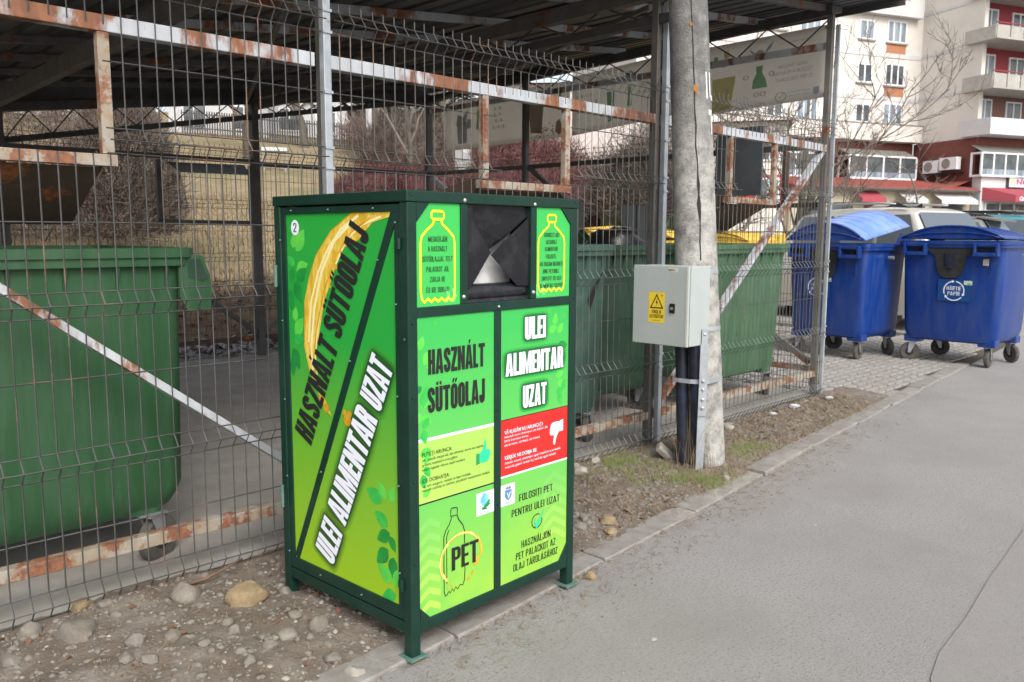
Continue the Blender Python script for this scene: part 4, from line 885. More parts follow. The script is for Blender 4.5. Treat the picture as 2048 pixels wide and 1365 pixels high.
# ------------------------------------------------------------------ wheeled bins
def rring(w_, d, z, r_=.06, n=4, oy=0):
    P = []
    for cx, cy, a0 in ((w_/2-r_, d/2-r_, 0), (-w_/2+r_, d/2-r_, 90), (-w_/2+r_, -d/2+r_, 180), (w_/2-r_, -d/2+r_, 270)):
        for k in range(n+1): a = R(a0+90*k/n); P.append((cx+r_*math.cos(a), cy+oy+r_*math.sin(a), z))
    return P
def caster(par, x, y, ang, r_=.10, nm='caster'):
    g = MB(); c, s_ = math.cos(ang), math.sin(ang); ox, oy = x+c*.04, y+s_*.04
    q = root(nm, (x, y, 0), rz=ang); q.parent = par
    t = MB().lathe([(.055, -.022), (r_-.012, -.024), (r_, -.014), (r_, .014), (r_-.012, .024), (.055, .022)], (.04, 0, r_), 'y', 28)
    t.build('tyre', M['tyre'], q, world=False, auto=40)
    MB().lathe([(.012, -.03), (.056, -.020), (.056, .020), (.012, .03)], (.04, 0, r_), 'y', 20).build('wheel_hub', M['black'], q, world=False, auto=40)
    f = MB()
    for sy in (-.034, .030): f.add([(-.03, sy, .225), (.05, sy, .225), (.055, sy, r_-.015), (.028, sy, r_-.015), (-.03, sy+.004, .225), (.05, sy+.004, .225), (.055, sy+.004, r_-.015), (.028, sy+.004, r_-.015)], [(0, 1, 2, 3), (7, 6, 5, 4), (0, 4, 5, 1), (1, 5, 6, 2), (2, 6, 7, 3), (3, 7, 4, 0)])
    f.box(-.04, -.04, .218, .06, .04, .228); f.build('fork', M['steel'], q, world=False)
    return q
def bin_(name, loc, rz, label, group, mb, W_=1.12, D_=1.0, Hr=1.385, zb=.26, mrim=None, lid=None, mlid=None, ribs=True, handles=True, cat='waste bin', lidtilt=0, cw=None, tw=.86, cyf=.36, brk=True):
    b = root(name, loc, label, cat, group, rz)
    L = lambda m_: M[m_] if isinstance(m_, str) else m_
    mb, mrim = L(mb), L(mrim or mb)
    bw, bd = W_-.07, D_-.06
    o = MB(); R_ = []
    for z, k, r_ in ((zb, tw-.10, .10), (zb+.02, tw-.05, .10), (zb+.07, tw-.015, .09), (zb+.12, tw, .075), (Hr-.22, .985, .06), (Hr-.06, 1, .06)):
        R_.append(rring(bw*k, bd*(k+.02 if k < .9 else k), z, r_))
    inner = [rring(bw-.03, bd-.03, Hr-.06, .05), rring((bw-.03)*.88, (bd-.03)*.88, zb+.16, .05)]
    mm = MB().loft(R_, False); n = len(R_[0]); mm.f.append(tuple(range(n))[::-1]); mm.build('body', mb, b, world=False, auto=35)
    MB().loft(inner, False).add(inner[1], [tuple(range(n))]).build('inner_wall', M['bin_shade'] if 'green' in mb.name else mb, b, world=False, smooth=True)
    # rim
    a0, a1, a2, a3 = rring(W_, D_, Hr-.075, .07), rring(W_+.004, D_+.004, Hr-.004, .07), rring(W_-.012, D_-.012, Hr, .066), rring(W_-.10, D_-.09, Hr, .05)
    a4 = rring(W_-.10, D_-.09, Hr-.06, .05); ab = rring(W_-.06, D_-.05, Hr-.075, .06)
    am = rring(W_+.022, D_+.022, Hr-.040, .075)
    rm = MB(); ringL = [ab, a0, rring(W_+.002, D_+.002, Hr-.042, .07), am, rring(W_+.022, D_+.022, Hr-.003, .075), rring(W_+.010, D_+.010, Hr, .07), a3, a4]; rm.loft(ringL, False).build('rim', mrim, b, world=False, auto=30)
    if ribs:
        for i in range(7):
            x = -W_/2+.12+i*(W_-.24)/6
            MB().add([(x-.006, -D_/2+.006, Hr-.076), (x-.006, -D_/2+.05, Hr-.076), (x-.006, -D_/2+.036, Hr-.17), (x+.006, -D_/2+.006, Hr-.076), (x+.006, -D_/2+.05, Hr-.076), (x+.006, -D_/2+.036, Hr-.17)],
                [(0, 1, 2), (5, 4, 3), (0, 3, 4, 1), (1, 4, 5, 2), (2, 5, 3, 0)]).build('rim_rib', mb, b, world=False)
    if handles:
        for hx in (-W_/2+.20, W_/2-.20):
            h = MB(); y = -D_/2-.012
            P = [(hx-.13, y, Hr-.03), (hx-.115, y-.05, Hr-.05), (hx-.11, y-.055, Hr-.155), (hx+.11, y-.055, Hr-.155), (hx+.115, y-.05, Hr-.05), (hx+.13, y, Hr-.03)]
            h.box(hx-.125, y-.05, Hr-.165, hx-.095, y+.03, Hr-.025); h.box(hx+.095, y-.05, Hr-.165, hx+.125, y+.03, Hr-.025); h.box(hx-.0945, y-.05, Hr-.165, hx+.0945, y-.010, Hr-.125); h.box(hx-.0945, y-.045, Hr-.06, hx+.0945, y+.0, Hr-.025)
            h.build('handle', mrim, b, world=False, bevel=.006)
    for sx in (-1, 1):       # lifting trunnions and lid brackets
        x = sx*(W_/2+.02)
        MB().lathe([(.022, 0), (.022, .06*sx)], (x-.02*sx, -.03, Hr-.16), 'x', 12).build('trunnion', M['steel'], b, world=False)
        y = D_/2-.05
        for xx in ((x-.045*sx, x-.125*sx) if brk else ()):
            MB().add([(xx, y-.16, Hr-.01), (xx, y+.08, Hr-.01), (xx, y+.05, Hr+.11), (xx, y-.02, Hr+.12), (xx+.012, y-.16, Hr-.01), (xx+.012, y+.08, Hr-.01), (xx+.012, y+.05, Hr+.11), (xx+.012, y-.02, Hr+.12)], [(0, 1, 2, 3), (7, 6, 5, 4), (0, 4, 5, 1), (1, 5, 6, 2), (2, 6, 7, 3), (3, 7, 4, 0)]).build('lid_bracket', mrim, b, world=False, fix=True)
    for k, (x, y) in enumerate(((-bw*.37, -bd*cyf), (bw*.37, -bd*cyf), (-bw*.37, bd*.36), (bw*.37, bd*.36))):
        caster(b, x, y, [R(200), R(95) if cyf < .4 else R(25), R(20), R(-30)][k], .105)
        if brk: MB().box(x-.09, y-.07, .229, x+.09, y+.07, zb+.05).build('caster_mount', mb, b, world=False, bevel=.01)
        else: MB().loft([rring(.13, .12, .229, .02), rring(.22, .17, zb+.10, .03)]).build('caster_mount', mb, b, world=False).location = (x-.02, y+.05, 0)
    if lid:
        ml = L(mlid or mb); h = lid; n = 14; Y0, Y1 = -D_/2-.01, D_/2+.02
        def arc(k, y, s=1, dz=0): 
            t = k/n; x = (-1+2*t)*(W_/2-.035)*s; return (x, y, Hr+.008+dz+h*(1-abs(-1+2*t)**2.3)*s)
        holder = root('lid', (0, Y0 if lidtilt > 0 else Y1, Hr)); holder.parent = b; oy = holder.location.y
        def sh_(m_): m_.v = [(x, y-oy, z-Hr) for x, y, z in m_.v]; return m_
        mm = MB(); outer = []
        ys = [Y0, Y0+.02, Y0+.25, 0, Y1-.25, Y1]
        rows = [[arc(k, y) for k in range(n+1)] for y in ys]
        vs = [p for r_ in rows for p in r_]; fs = [(j*(n+1)+k, j*(n+1)+k+1, (j+1)*(n+1)+k+1, (j+1)*(n+1)+k) for j in range(len(ys)-1) for k in range(n)]
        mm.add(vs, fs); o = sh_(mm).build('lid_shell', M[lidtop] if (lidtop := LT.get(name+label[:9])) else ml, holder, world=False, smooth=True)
        so_ = o.modifiers.new('s', 'SOLIDIFY'); so_.thickness = .006; so_.offset = -1
        for y in (Y0, Y1):
            f_ = MB(); k1 = [arc(k, y) for k in range(n+1)]; k2 = [(x, y, z-(.03 if 0 < i < n else 0)) for i, (x, y_, z) in enumerate(k1)]
            front = [arc(k, y-.001) for k in range(n+1)]; base = [(p[0]*.97, y-.001, Hr+.004) for p in front]
            f_.add(front+base, [(i, i+1, n+2+i, n+1+i) for i in range(n)])
            sh_(f_).build('lid_end', ml, holder, world=False)
        e_ = MB(); e_.tube([arc(k, Y0-.006, 1.0, .0) for k in range(n+1)], .012, 6); sh_(e_).build('lid_edge', ml, holder, world=False, smooth=True)
        e_ = MB(); e_.tube([(p[0], Y0-.008, Hr+.012+(p[2]-Hr)*.45) for p in [arc(k, 0, .93) for k in range(n+1)]], .008, 6); sh_(e_).build('lid_ridge', ml, holder, world=False, smooth=True)
        for i in range(1, 6):
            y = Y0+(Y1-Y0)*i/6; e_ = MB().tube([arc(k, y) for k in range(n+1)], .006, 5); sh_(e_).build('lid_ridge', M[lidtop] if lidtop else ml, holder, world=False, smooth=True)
        holder.rotation_euler.x = R(lidtilt); holder.location.z += .03 if lidtilt > 5 else 0
    return b
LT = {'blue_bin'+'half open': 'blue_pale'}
lq = 'blue paper bins on the block paving'
br = bin_('blue_bin', (10.45, 3.07, 0), R(-93), 'closed blue paper bin at the right edge, in front of the dark wagon', lq, 'blue', W_=1.14, lid=.135, mlid='blue', ribs=False, lidtilt=-1, tw=.93)
bl = bin_('blue_bin', (10.0, 4.26, 0), R(-95), 'half open blue paper bin with pale domed lid, just right of the shelter corner post', lq, 'blue', W_=1.04, D_=1.05, Hr=1.345, lid=.20, mlid='blue_lid', ribs=False, lidtilt=9, tw=.93)
def blue_front(b, W_, D_, Hr, sx):
    F_ = frame((0, -D_/2+.022, 0), (1, 0, 0), (0, 0, 1), (0, -1, 0))
    def slope(poly, d, m, nm, thick=None):   # the front wall leans: follow it
        f2 = lambda u, v, dd=0: F_(u, v, dd-.0-(Hr-.1-v)*.031)
        mm = MB()
        if thick: mm.prism(poly, f2, d, d+thick)
        else: mm.flat(poly, f2, d)
        return mm.build(nm, M[m] if isinstance(m, str) else m, b, world=False), f2
    w0 = .36
    P = [(-.36*W_, Hr-.08), (-.36*W_, Hr-.105), (-.20*W_, Hr-.12), (-.14*W_, Hr-.17), (-.125*W_, Hr-.30), (-.10*W_, Hr-.37), (-.05*W_, Hr-.41), (.05*W_, Hr-.41), (.10*W_, Hr-.37), (.125*W_, Hr-.30), (.14*W_, Hr-.17), (.20*W_, Hr-.12), (.36*W_, Hr-.105), (.36*W_, Hr-.08)]
    slope(P, .0, 'black', 'lock_recess', .012)
    slope([(-.05, Hr-.13), (.05, Hr-.13), (.045, Hr-.22), (.03, Hr-.30), (-.03, Hr-.30), (-.045, Hr-.22)], .014, 'pipe', 'lock_block', .02)
    _, f2 = slope(rect(sx-.17, .72, sx+.17, 1.0-.06+.02), .004, mat('blue_green_sticker', (.008, .06, .21), .35), 'sticker')
    cx, cz, r_ = sx-.0, .835, .105
    mm = MB()
    for k in range(3):
        a0 = 100+120*k; mm.ribbon([(cx+r_*math.cos(R(a0+t)), cz+r_*math.sin(R(a0+t))) for t in range(0, 101, 10)], .011, f2, .0055)
        a = R(a0+2); t = a0; tip = (cx+r_*math.cos(R(a0-12)), cz+r_*math.sin(R(a0-12)))
        mm.flat([tip, (cx+(r_+.017)*math.cos(a), cz+(r_+.017)*math.sin(a)), (cx+(r_-.017)*math.cos(a), cz+(r_-.017)*math.sin(a))], f2, .006)
    mm.build('recycling_ring', M['whprint'], b, world=False)
    block('HÂRTIE', f2, .006, 'whprint', b, cx-.074, cx+.074, cz+.008, .042, .11, .13); block('PAPÍR', f2, .006, 'whprint', b, cx-.064, cx+.064, cz-.050, .042, .11, .13)
    slope(rect(sx+.10, .905, sx+.185, .95), .0065, mat('pale_label', (.50, .62, .50), .5), 'label')
    slope(rect(sx+.135, .910, sx+.175, .925), .0072, mat('label_green', (.10, .35, .14), .5), 'label')
    for sy in (1,): slope([( .36*W_, Hr-.20), (.36*W_+.006, Hr-.20), (.36*W_+.006, Hr-.35), (.36*W_, Hr-.35)], .0, 'blue', 'rib', .01)
blue_front(br, 1.14, 1.0, 1.385, 0.05)
F_ = frame((0, -.5+.022, 0), (1, 0, 0), (0, 0, 1), (0, -1, 0))
MB().prism(rect(.33, 1.12, .385, 1.19), F_, -.008, .002).build('paper_note', mat('old_paper_note', (.5, .47, .42), .8), br, world=False)
blue_front(bl, 1.04, 1.05, 1.345, -.10)
lg = 'green rubbish bins inside the shelter'
g1 = bin_('green_bin', (.86, 3.97, 0), R(.8), 'large open green bin at the far left with torn rim, nearest to the camera', lg, 'bin_green', W_=1.42, D_=1.02, Hr=1.365, zb=.235, ribs=True, handles=False, tw=.965, cyf=.44, brk=False)
MB().add([(.67, -.50, 1.10), (.775, -.50, 1.10), (.785, -.50, 1.21), (.75, -.50, 1.33), (.64, -.50, 1.345), (.64, -.50, 1.16),
          (.67, -.485, 1.10), (.775, -.485, 1.10), (.785, -.485, 1.21), (.75, -.485, 1.33), (.64, -.485, 1.345), (.64, -.485, 1.16)],
   [(0,1,2,3,4,5), (11,10,9,8,7,6)]+[(i, 6+i, 6+(i+1)%6, (i+1)%6) for i in range(6)]).build('side_bracket', M['bin_green'], g1, world=False, fix=True)
MB().add([(.68, -.503, 1.24), (.745, -.503, 1.22), (.765, -.503, 1.235), (.735, -.503, 1.315), (.675, -.503, 1.318)], [(0,1,2,3,4)]).build('torn_opening', M['bin_shade'], g1, world=False)
g2 = bin_('green_bin', (3.90, 4.02, 0), R(-.5), 'faded teal green bin with cracked corner, just right of the collection container', lg, 'bin_teal', W_=1.24, D_=1.04, Hr=1.365, zb=.22, handles=False, tw=.95, cyf=.44, brk=False)
MB().add([(.36, -.497, 1.02), (.40, -.50, 1.08), (.45, -.505, 1.15), (.50, -.51, 1.20), (.46, -.505, 1.12), (.415, -.497, 1.02), (.385, -.49, .93)], [(0,1,2,3,4,5,6)]).build('crack', M['ink'], g2, world=False)
g3 = bin_('green_bin', (5.13, 4.28, 0), 0, 'dark green bin set back between the two others, behind the electrical cabinet', lg, 'bin_shade', W_=1.0, D_=1.0, Hr=1.355, zb=.22, handles=False)
g4 = bin_('green_bin', (6.33, 4.00, 0), R(.5), 'light green bin right of the concrete pole, in the last bay', lg, 'bin_lt', W_=1.34, D_=1.04, Hr=1.36, zb=.25, handles=False, tw=.93, cyf=.44, brk=False)
# lids standing open behind them
def openlid(par, x0, x1, y, z0, z1, m='slate'):
    mm = MB(); n = 7
    for i in range(n):
        a = x0+(x1-x0)*i/n; mm.box(a+.004, y-(.012 if i % 2 == 0 else 0), z0, a+(x1-x0)/n-.002, y+.012, z1)
    return mm.build('open_lid', M['slate'], par, world=False)
M['slate'] = mat('dark_grey_lid_plastic', (.045, .05, .052), .55, 0, c2=(.06, .065, .065), sc2=4)
# grey ribbed containers behind
for x, y, lb in ((5.66, 4.95, 'dark ribbed grey lid panel standing between the teal bin and the yellow bins'), (6.72, 4.95, 'dark ribbed grey lid panel seen just left of the concrete pole')):
    q = root('ribbed_lid', (x, y, 1.30), lb, 'bin lid', 'ribbed grey lids behind the green bins'); mm = MB()
    for i in range(7): mm.box(-.25+i*.071, -(.016 if i % 2 else .004), .0, -.25+i*.071+.066, .012, .42)
    mm.build('ribbed_sheet', M['slate'], q, world=False)
    for sx in (-.2, .2): MB().box(sx-.02, .013, -1.28, sx+.02, .04, .25).build('support', M['dark'], q, world=False)
# black rubbish bag in the set-back bin
mm = MB()
def blob(c, rx, ry, rz_, amp, fr_, seg=20, rg_=12):
    m_ = MB(); 
    for j in range(rg_+1):
        ph = math.pi*j/rg_
        for k in range(seg):
            th = 2*math.pi*k/seg; d = Vector((math.sin(ph)*math.cos(th), math.sin(ph)*math.sin(th), math.cos(ph)))
            s_ = 1+amp*noise.noise(d*fr_+Vector(c)*3); m_.v.append((c[0]+d.x*rx*s_, c[1]+d.y*ry*s_, c[2]+d.z*rz_*s_))
    for j in range(rg_):
        for k in range(seg): m_.f.append((j*seg+k, (j+1)*seg+k, (j+1)*seg+(k+1)%seg, j*seg+(k+1)%seg))
    return m_
bag = mat('black_rubbish_bag_plastic', (.012, .012, .014), .22, bump=.4, bsc=30)
tag(blob((5.2, 4.05, 1.30), .26, .22, .19, .35, 2.2).build('rubbish_bag', bag, smooth=True), 'shiny black rubbish bag bulging out of the dark set-back bin', 'rubbish bag')
ly = 'yellow recycling bins beyond the shelter'
for k, (x, y, lb, lid_) in enumerate(((10.9, 6.35, 'yellow bin right beside the half open blue bin', .12), (10.9, 7.6, 'middle yellow bin of the row behind the shelter', .14), (10.9, 8.85, 'yellow bin at the far end of the row behind the green bins', .17))):
    q = bin_('yellow_bin', (x, y, 0), R(-90+k), lb, ly, 'yellow', W_=1.16, D_=1.0, Hr=1.36, lid=lid_, mlid='yellow', ribs=False, lidtilt=(0, -2, 3)[k])
    for sx in (-.35, .3): MB().box(sx-.12, -.535, 1.20, sx+.12, -.518, 1.30).build('orange_label', M['orange'], q, world=False)
# ------------------------------------------------------------------ banners on the side wall
M['ban'] = mat('banner_cloth', (.74, .71, .65), .7, c2=(.70, .67, .62), sc2=3)
def translucent(m, f=.55):
    t = m.node_tree; b = t.nodes['Principled BSDF']; o = t.nodes['Material Output']; tr = t.nodes.new('ShaderNodeBsdfTranslucent'); mx = t.nodes.new('ShaderNodeMixShader'); mx.inputs[0].default_value = f
    if b.inputs[0].links: t.links.new(b.inputs[0].links[0].from_socket, tr.inputs[0])
    else: tr.inputs[0].default_value = b.inputs[0].default_value
    t.links.new(b.outputs[0], mx.inputs[1]); t.links.new(tr.outputs[0], mx.inputs[2]); t.links.new(mx.outputs[0], o.inputs[0])
translucent(M['ban'], .8)
def bmt(n, c):
    m_ = mat(n, tuple(min(.8, x*1.15) for x in c), .7); translucent(m_, .7); return m_
BM_ = dict(g=bmt('banner_faded_green', (.22, .40, .24)), y=bmt('banner_faded_yellow', (.50, .46, .24)), b=bmt('banner_faded_brown', (.24, .20, .16)), k=bmt('banner_faded_grey', (.30, .31, .32)), t=bmt('banner_faded_text', (.40, .39, .37)), c=bmt('banner_faded_blue', (.33, .42, .48)), o=bmt('banner_leaf_brown', (.34, .27, .16)))
def banner(Y0, Y1, zt0, zt1, zb0, zb1, label, draws):
    r_ = root('banner', (7.28, Y0, 0), label, 'banner', 'faded banners seen from behind')
    nx, nz_ = 16, 8; mm = MB()
    def P(u, v, d=0):
        y = Y0+(Y1-Y0)*u; zt = zt0+(zt1-zt0)*u; zb = zb0+(zb1-zb0)*u
        return Vector((7.285+.02*math.sin(u*7+Y0)*math.sin(v*3)+.02*(7.34-7.2)*0-d+(Y0+(Y1-Y0)*u-3.3)*.026, y, zb+(zt-zb)*v))
    for j in range(nz_+1):
        for i in range(nx+1): mm.v.append(tuple(P(i/nx, j/nz_)))
    for j in range(nz_):
        for i in range(nx): a = j*(nx+1)+i; mm.f.append((a, a+1, a+nx+2, a+nx+1))
    o = mm.build('cloth', M['ban'], r_, smooth=True); s_ = o.modifiers.new('s', 'SOLIDIFY'); s_.thickness = .002; s_.offset = -1 if False else 0
    fr = lambda u, v, d=0: P(u, v, .006+d)
    for m_, polys in draws:
        if m_ == 'T':
            for (s2, u0, u1, v, h, mc) in polys:
                if not s2: faint(fr, .002, BM_[mc], r_, u0, u1, v, h, int(v*99), True); continue
                text(s2, fr, .002, BM_[mc], r_, u0, u1, v, h, .0, mirror=True, world=True, name='faded_lettering')
            continue
        if m_ == 'o':
            q = MB()
            for p in polys: q.flat(p, fr, .0)
            q.build('faded_leaf_heap', BM_[m_], r_, kind='stuff'); continue
        for p in polys:
            q = MB()
            if p[0] == 'r': q.ribbon(p[1], p[2], fr, .001)
            else: q.flat(p, fr, .0)
            q.build('faded_drawing', BM_[m_], r_)
    for u, v in ((.02, .04), (.02, .96), (.98, .04), (.98, .96)):
        c = P(u, v, .004); q = MB().lathe([(.008, -.004), (.016, -.004), (.016, .002), (.008, .002)], tuple(c), 'x', 12); q.build('grommet', M['steel'], r_)
    return r_
def dress(u, v, s, asp): return [(u-.35*s*asp, v), (u+.35*s*asp, v), (u+.2*s*asp, v+.45*s), (u+.24*s*asp, v+.62*s), (u+.16*s*asp, v+.9*s), (u+.08*s*asp, v+.75*s), (u-.08*s*asp, v+.75*s), (u-.16*s*asp, v+.9*s), (u-.24*s*asp, v+.62*s), (u-.2*s*asp, v+.45*s)]
# u grows from far (left in the picture) to near
leavesb = []
for k in range(60):
    a, b_ = rng.gauss(.80, .055), rng.gauss(.16, .06); leavesb.append([(a, b_-.015), (a+.008, b_), (a, b_+.015), (a-.008, b_)])
banner(8.65, 6.42, 3.15, 3.17, 2.53, 2.55, 'long faded banner at the rear corner with grey bottle and brown bin drawings', [
    ('k', [[(.12, .12), (.20, .12), (.205, .55), (.11, .52)], [(.10, .50), (.19, .50), (.22, .80), (.17, .66), (.12, .72)], [(.20, .40), (.25, .42), (.245, .58), (.21, .60)]]), ('g', [dress(.31, .36, .50, .13), dress(.93, .50, .48, .11)]),
    ('b', [[(.72, .15), (.80, .12), (.82, .86), (.69, .84)], [(.90, .12), (.93, .05), (.96, .12), (.93, .34), (.905, .30)]]), ('o', leavesb),
    ('T', [('', .44, .55, .68, .07, 't'), ('', .44, .54, .56, .07, 't'), ('', .45, .55, .44, .07, 't'), ('', .43, .56, .32, .07, 't')])])
banner(6.38, 4.72, 3.20, 3.27, 2.55, 2.66, 'middle faded banner with green dress and slate blue bin drawings', [
    ('T', [('', .04, .22, .60, .07, 't'), ('', .02, .25, .47, .07, 't'), ('', .05, .20, .34, .07, 't'), ('', .60, .74, .56, .07, 't'), ('', .58, .75, .45, .07, 't')]),
    ('g', [[(.32, .10), (.36, .12), (.37, .60), (.30, .62)], dress(.50, .30, .42, .14)]), ('c', [[(.86, .12), (.96, .12), (.98, .74), (.84, .76)], [(.44, .80), (.50, .88), (.56, .80), (.53, .74), (.47, .74)]])])
cir = lambda u, v, r_, asp, a0=0, a1=360: ('r', [(u+r_*asp*math.cos(R(t)), v+r_*math.sin(R(t))) for t in range(a0, a1+1, 24)], .010)
banner(4.70, 3.36, 3.245, 3.255, 2.60, 2.64, 'nearest faded banner with yellow bin, child in green dress and mirrored Hungarian lines', [
    ('y', [[(.13, .02), (.28, .04), (.31, .52), (.13, .50)], [(.22, .78), (.26, .80), (.25, .90), (.21, .88)]]), ('g', [[(.44, .28), (.56, .28), (.545, .40), (.515, .50), (.52, .60), (.465, .60), (.47, .50), (.445, .40)], [(.13, .74), (.16, .72), (.17, .82), (.14, .84)]]),
    ('c', [[(.455, .72), (.475, .74), (.505, .745), (.53, .72), (.525, .80), (.49, .83), (.455, .79)], [(.41, .86), (.43, .84), (.46, .78), (.45, .77), (.425, .81)], [(.53, .78), (.56, .86), (.60, .93), (.585, .84), (.55, .78)], [(.20, .66), (.235, .67), (.225, .71), (.205, .71)], [(.905, .16), (.945, .17), (.945, .08), (.925, .05), (.905, .08)]]),
    ('t', [cir(.205, .26, .10, .55, 20, 100), cir(.205, .26, .10, .55, 140, 220), cir(.205, .26, .10, .55, 260, 340), cir(.67, .10, .065, .6), ('r', [(.655, .11), (.665, .08), (.69, .15)], .008), cir(.48, .19, .03, .6), cir(.53, .19, .03, .6), cir(.39, .46, .03, .6), cir(.59, .46, .03, .6), ('r', [(.46, .05), (.54, .05), (.55, .01)], .006), ('r', [(.38, .20), (.40, .16), (.42, .14)], .006)]),
    ('T', [('SÁRGA TÁROLÓBA', .64, .86, .50, .05, 't'), ('TESSZÜK A MŰANYAG', .60, .90, .41, .055, 't'), ('ÉS FÉM DOLGOKAT.', .62, .90, .31, .055, 't'), ('', .72, .89, .13, .03, 'c'), ('', .72, .89, .08, .03, 'c'), ('', .64, .88, .84, .03, 't')])])

# ------------------------------------------------------------------ stones, litter, grass
def stone(x, y, r_, k, label=None):
    d = bpy.data.meshes
    s_ = rng.random()*50; sq = rng.uniform(.55, .8); el_ = rng.uniform(.75, 1.0)
    if k == 'y' and r_ > .08: sq, el_ = .75, .75
    mm = MB(); seg, rg_ = 22, 14; a = rng.uniform(0, 3.1); ca_, sa_ = math.cos(a), math.sin(a)
    pls = [(Vector((rng.gauss(0, 1), rng.gauss(0, 1), rng.gauss(0, .8))).normalized(), rng.uniform(.68, .9)) for _ in range(9)]
    for j in range(rg_+1):
        ph = math.pi*j/rg_
        for i in range(seg):
            th = 2*math.pi*i/seg; dd = Vector((math.sin(ph)*math.cos(th), math.sin(ph)*math.sin(th), math.cos(ph)))
            q = 1+.24*noise.noise(dd*1.3+Vector((s_, 0, 0)))+.08*noise.noise(dd*3.5+Vector((s_, 9, 0)))
            for pn, ph_ in pls:
                dt = dd.dot(pn)
                if dt > .2: q = min(q, ph_/dt+.03)
            q *= 1+.03*noise.noise(dd*9+Vector((s_, 2, 1)))
            X, Y, Z = dd.x*r_*q, dd.y*r_*q*el_, dd.z*r_*q*sq
            mm.v.append((ca_*X-sa_*Y, sa_*X+ca_*Y, Z))
    for j in range(rg_):
        for i in range(seg): mm.f.append((j*seg+i, (j+1)*seg+i, (j+1)*seg+(i+1)%seg, j*seg+(i+1)%seg))
    m_ = {'g': M['stone'], 'y': M['stone_y'], 'w': M['stone_w'], 's': M['stone_w'], 'd': M['stone'], 'k': M['rust']}[k]
    if r_ > .06 and k == 'y': o = mm.build('rock', m_, smooth=False, auto=28)
    else: o = mm.build('rock', m_, smooth=False, auto=35)
    o.location = (x, y, dz(x, y)+r_*sq*(.05 if k == 'd' else .3)); return o
ST = [(1.272,3.007,.068,'g','rounded grey cobble just in front of the mesh fence'),(1.44,2.84,.086,'y','large angular yellowish rock left of the container'),(1.495,2.596,.03,'g','small oval pebble left of the container, below the yellowish rock'),(1.524,2.486,.043,'g','round grey stone beside the container door corner'),(1.403,2.492,.04,'g','flat sided grey stone left of the container, near two round ones'),(1.436,2.267,.033,'g','grey stone near the near foot of the container'),(1.447,2.154,.039,'w','pale stone at the bottom edge beside the near container foot'),(.882,3.018,.093,'d','broad half buried grey stone at lower left'),(1.003,2.8,.036,'g','low grey stone in the dirt right of the half buried one'),(.671,2.967,.042,'g','grey stone at the bottom left corner'),(.967,3.203,.04,'y','yellowish stone at the fence line, lower left'),(1.026,3.144,.036,'g','grey stone touching the fence wires, lower left'),(1.293,2.715,.028,'g','small grey stone under the big cobble'),(1.284,2.64,.029,'g','small grey stone in the middle of the dirt at lower left'),(1.159,2.607,.023,'g','small flat stone at the bottom, left of centre'),(1.108,2.745,.03,'g','flattish pale grey stone in front of the cobble'),(1.328,2.527,.023,'g','small stone between the grey stones left of the container'),(1.315,2.453,.032,'g','grey stone nearer the camera left of the container'),(1.404,3.13,.024,'g','small stone behind the yellowish rock by the fence'),(1.479,3.123,.027,'g','pebble at the fence right of the small one'),(2.952,2.477,.042,'g','round stone right of the container, partly behind its leg'),(3.135,2.455,.046,'y','biggest tan stone of the small heap right of the container'),(3.045,2.36,.036,'y','front tan stone of the small heap right of the container'),(3.06,2.54,.032,'g','left stone of the small heap right of the container'),(2.601,2.114,.028,'y','pale egg shaped stone on the kerb beside the far container foot'),(3.647,3.059,.048,'w','pale stone by the fence right of the container'),(3.89,3.145,.041,'w','pale stone near the fence, left of the grass tufts'),(3.299,2.716,.019,'g','little round pebble in the bare dirt right of the container'),(3.114,2.635,.018,'g','little pebble close to the container edge'),(5.346,3.081,.042,'w','pale stone in the dirt right of the pole'),(4.233,2.443,.03,'w','white stone at the foot of the pole'),(5.564,2.615,.019,'k','dark lump lying in the dirt near the kerb'),(1.577,2.809,.032,'g','stone beside the rear left foot of the container'),(3.72,3.16,.03,'w','pale stone against the fence bottom'),(.771,3.128,.042,'g','grey stone at far left under the fence'),(.992,2.649,.032,'g','grey stone at the bottom edge, lower left'),(.94,2.7,.029,'g','small grey stone at the bottom edge, further left'),(1.224,2.487,.024,'g','small grey stone low in the picture left of the container'),(1.216,2.405,.027,'g','grey stone lowest in the dirt left of the container'),(1.444,2.412,.017,'g','tiny pebble left of the near foot'),(1.599,2.884,.022,'g','tiny stone behind the rear left foot')]
for x, y, r_, k, lb in ST: tag(stone(x, y, r_*.95, k), lb, 'stone', 'stones lying in the dirt strip')
sl_ = MB(); sl_.box(-.075, -.035, -.02, .075, .035, .02); o = sl_.build('broken_slab', M['stone_w'], bevel=.008); o.location = (4.285, 2.90, .075); o.rotation_euler = (R(35), R(42), R(-35)); tag(o, 'broken concrete piece leaning at the foot of the conduit pipes', 'concrete piece')
MB().add([(x_, y_, .004) for x_, y_ in ((2.3,.62),(2.76,.83),(2.96,.87),(3.31,.89),(3.79,.94),(4.57,1.0),(6,1.06),(9,1.1),(9,-3),(2.1,-3))], [tuple(range(10))[::-1]]).build('path_patch', mat('newer_asphalt_patch', (.285, .268, .255), .95, 0, c2=(.20,.19,.18), sc2=150, lo=.48, hi=.7, bump=.7, bsc=200, dirt=.5, dc=(.24,.22,.20), dsc=2), kind='structure')
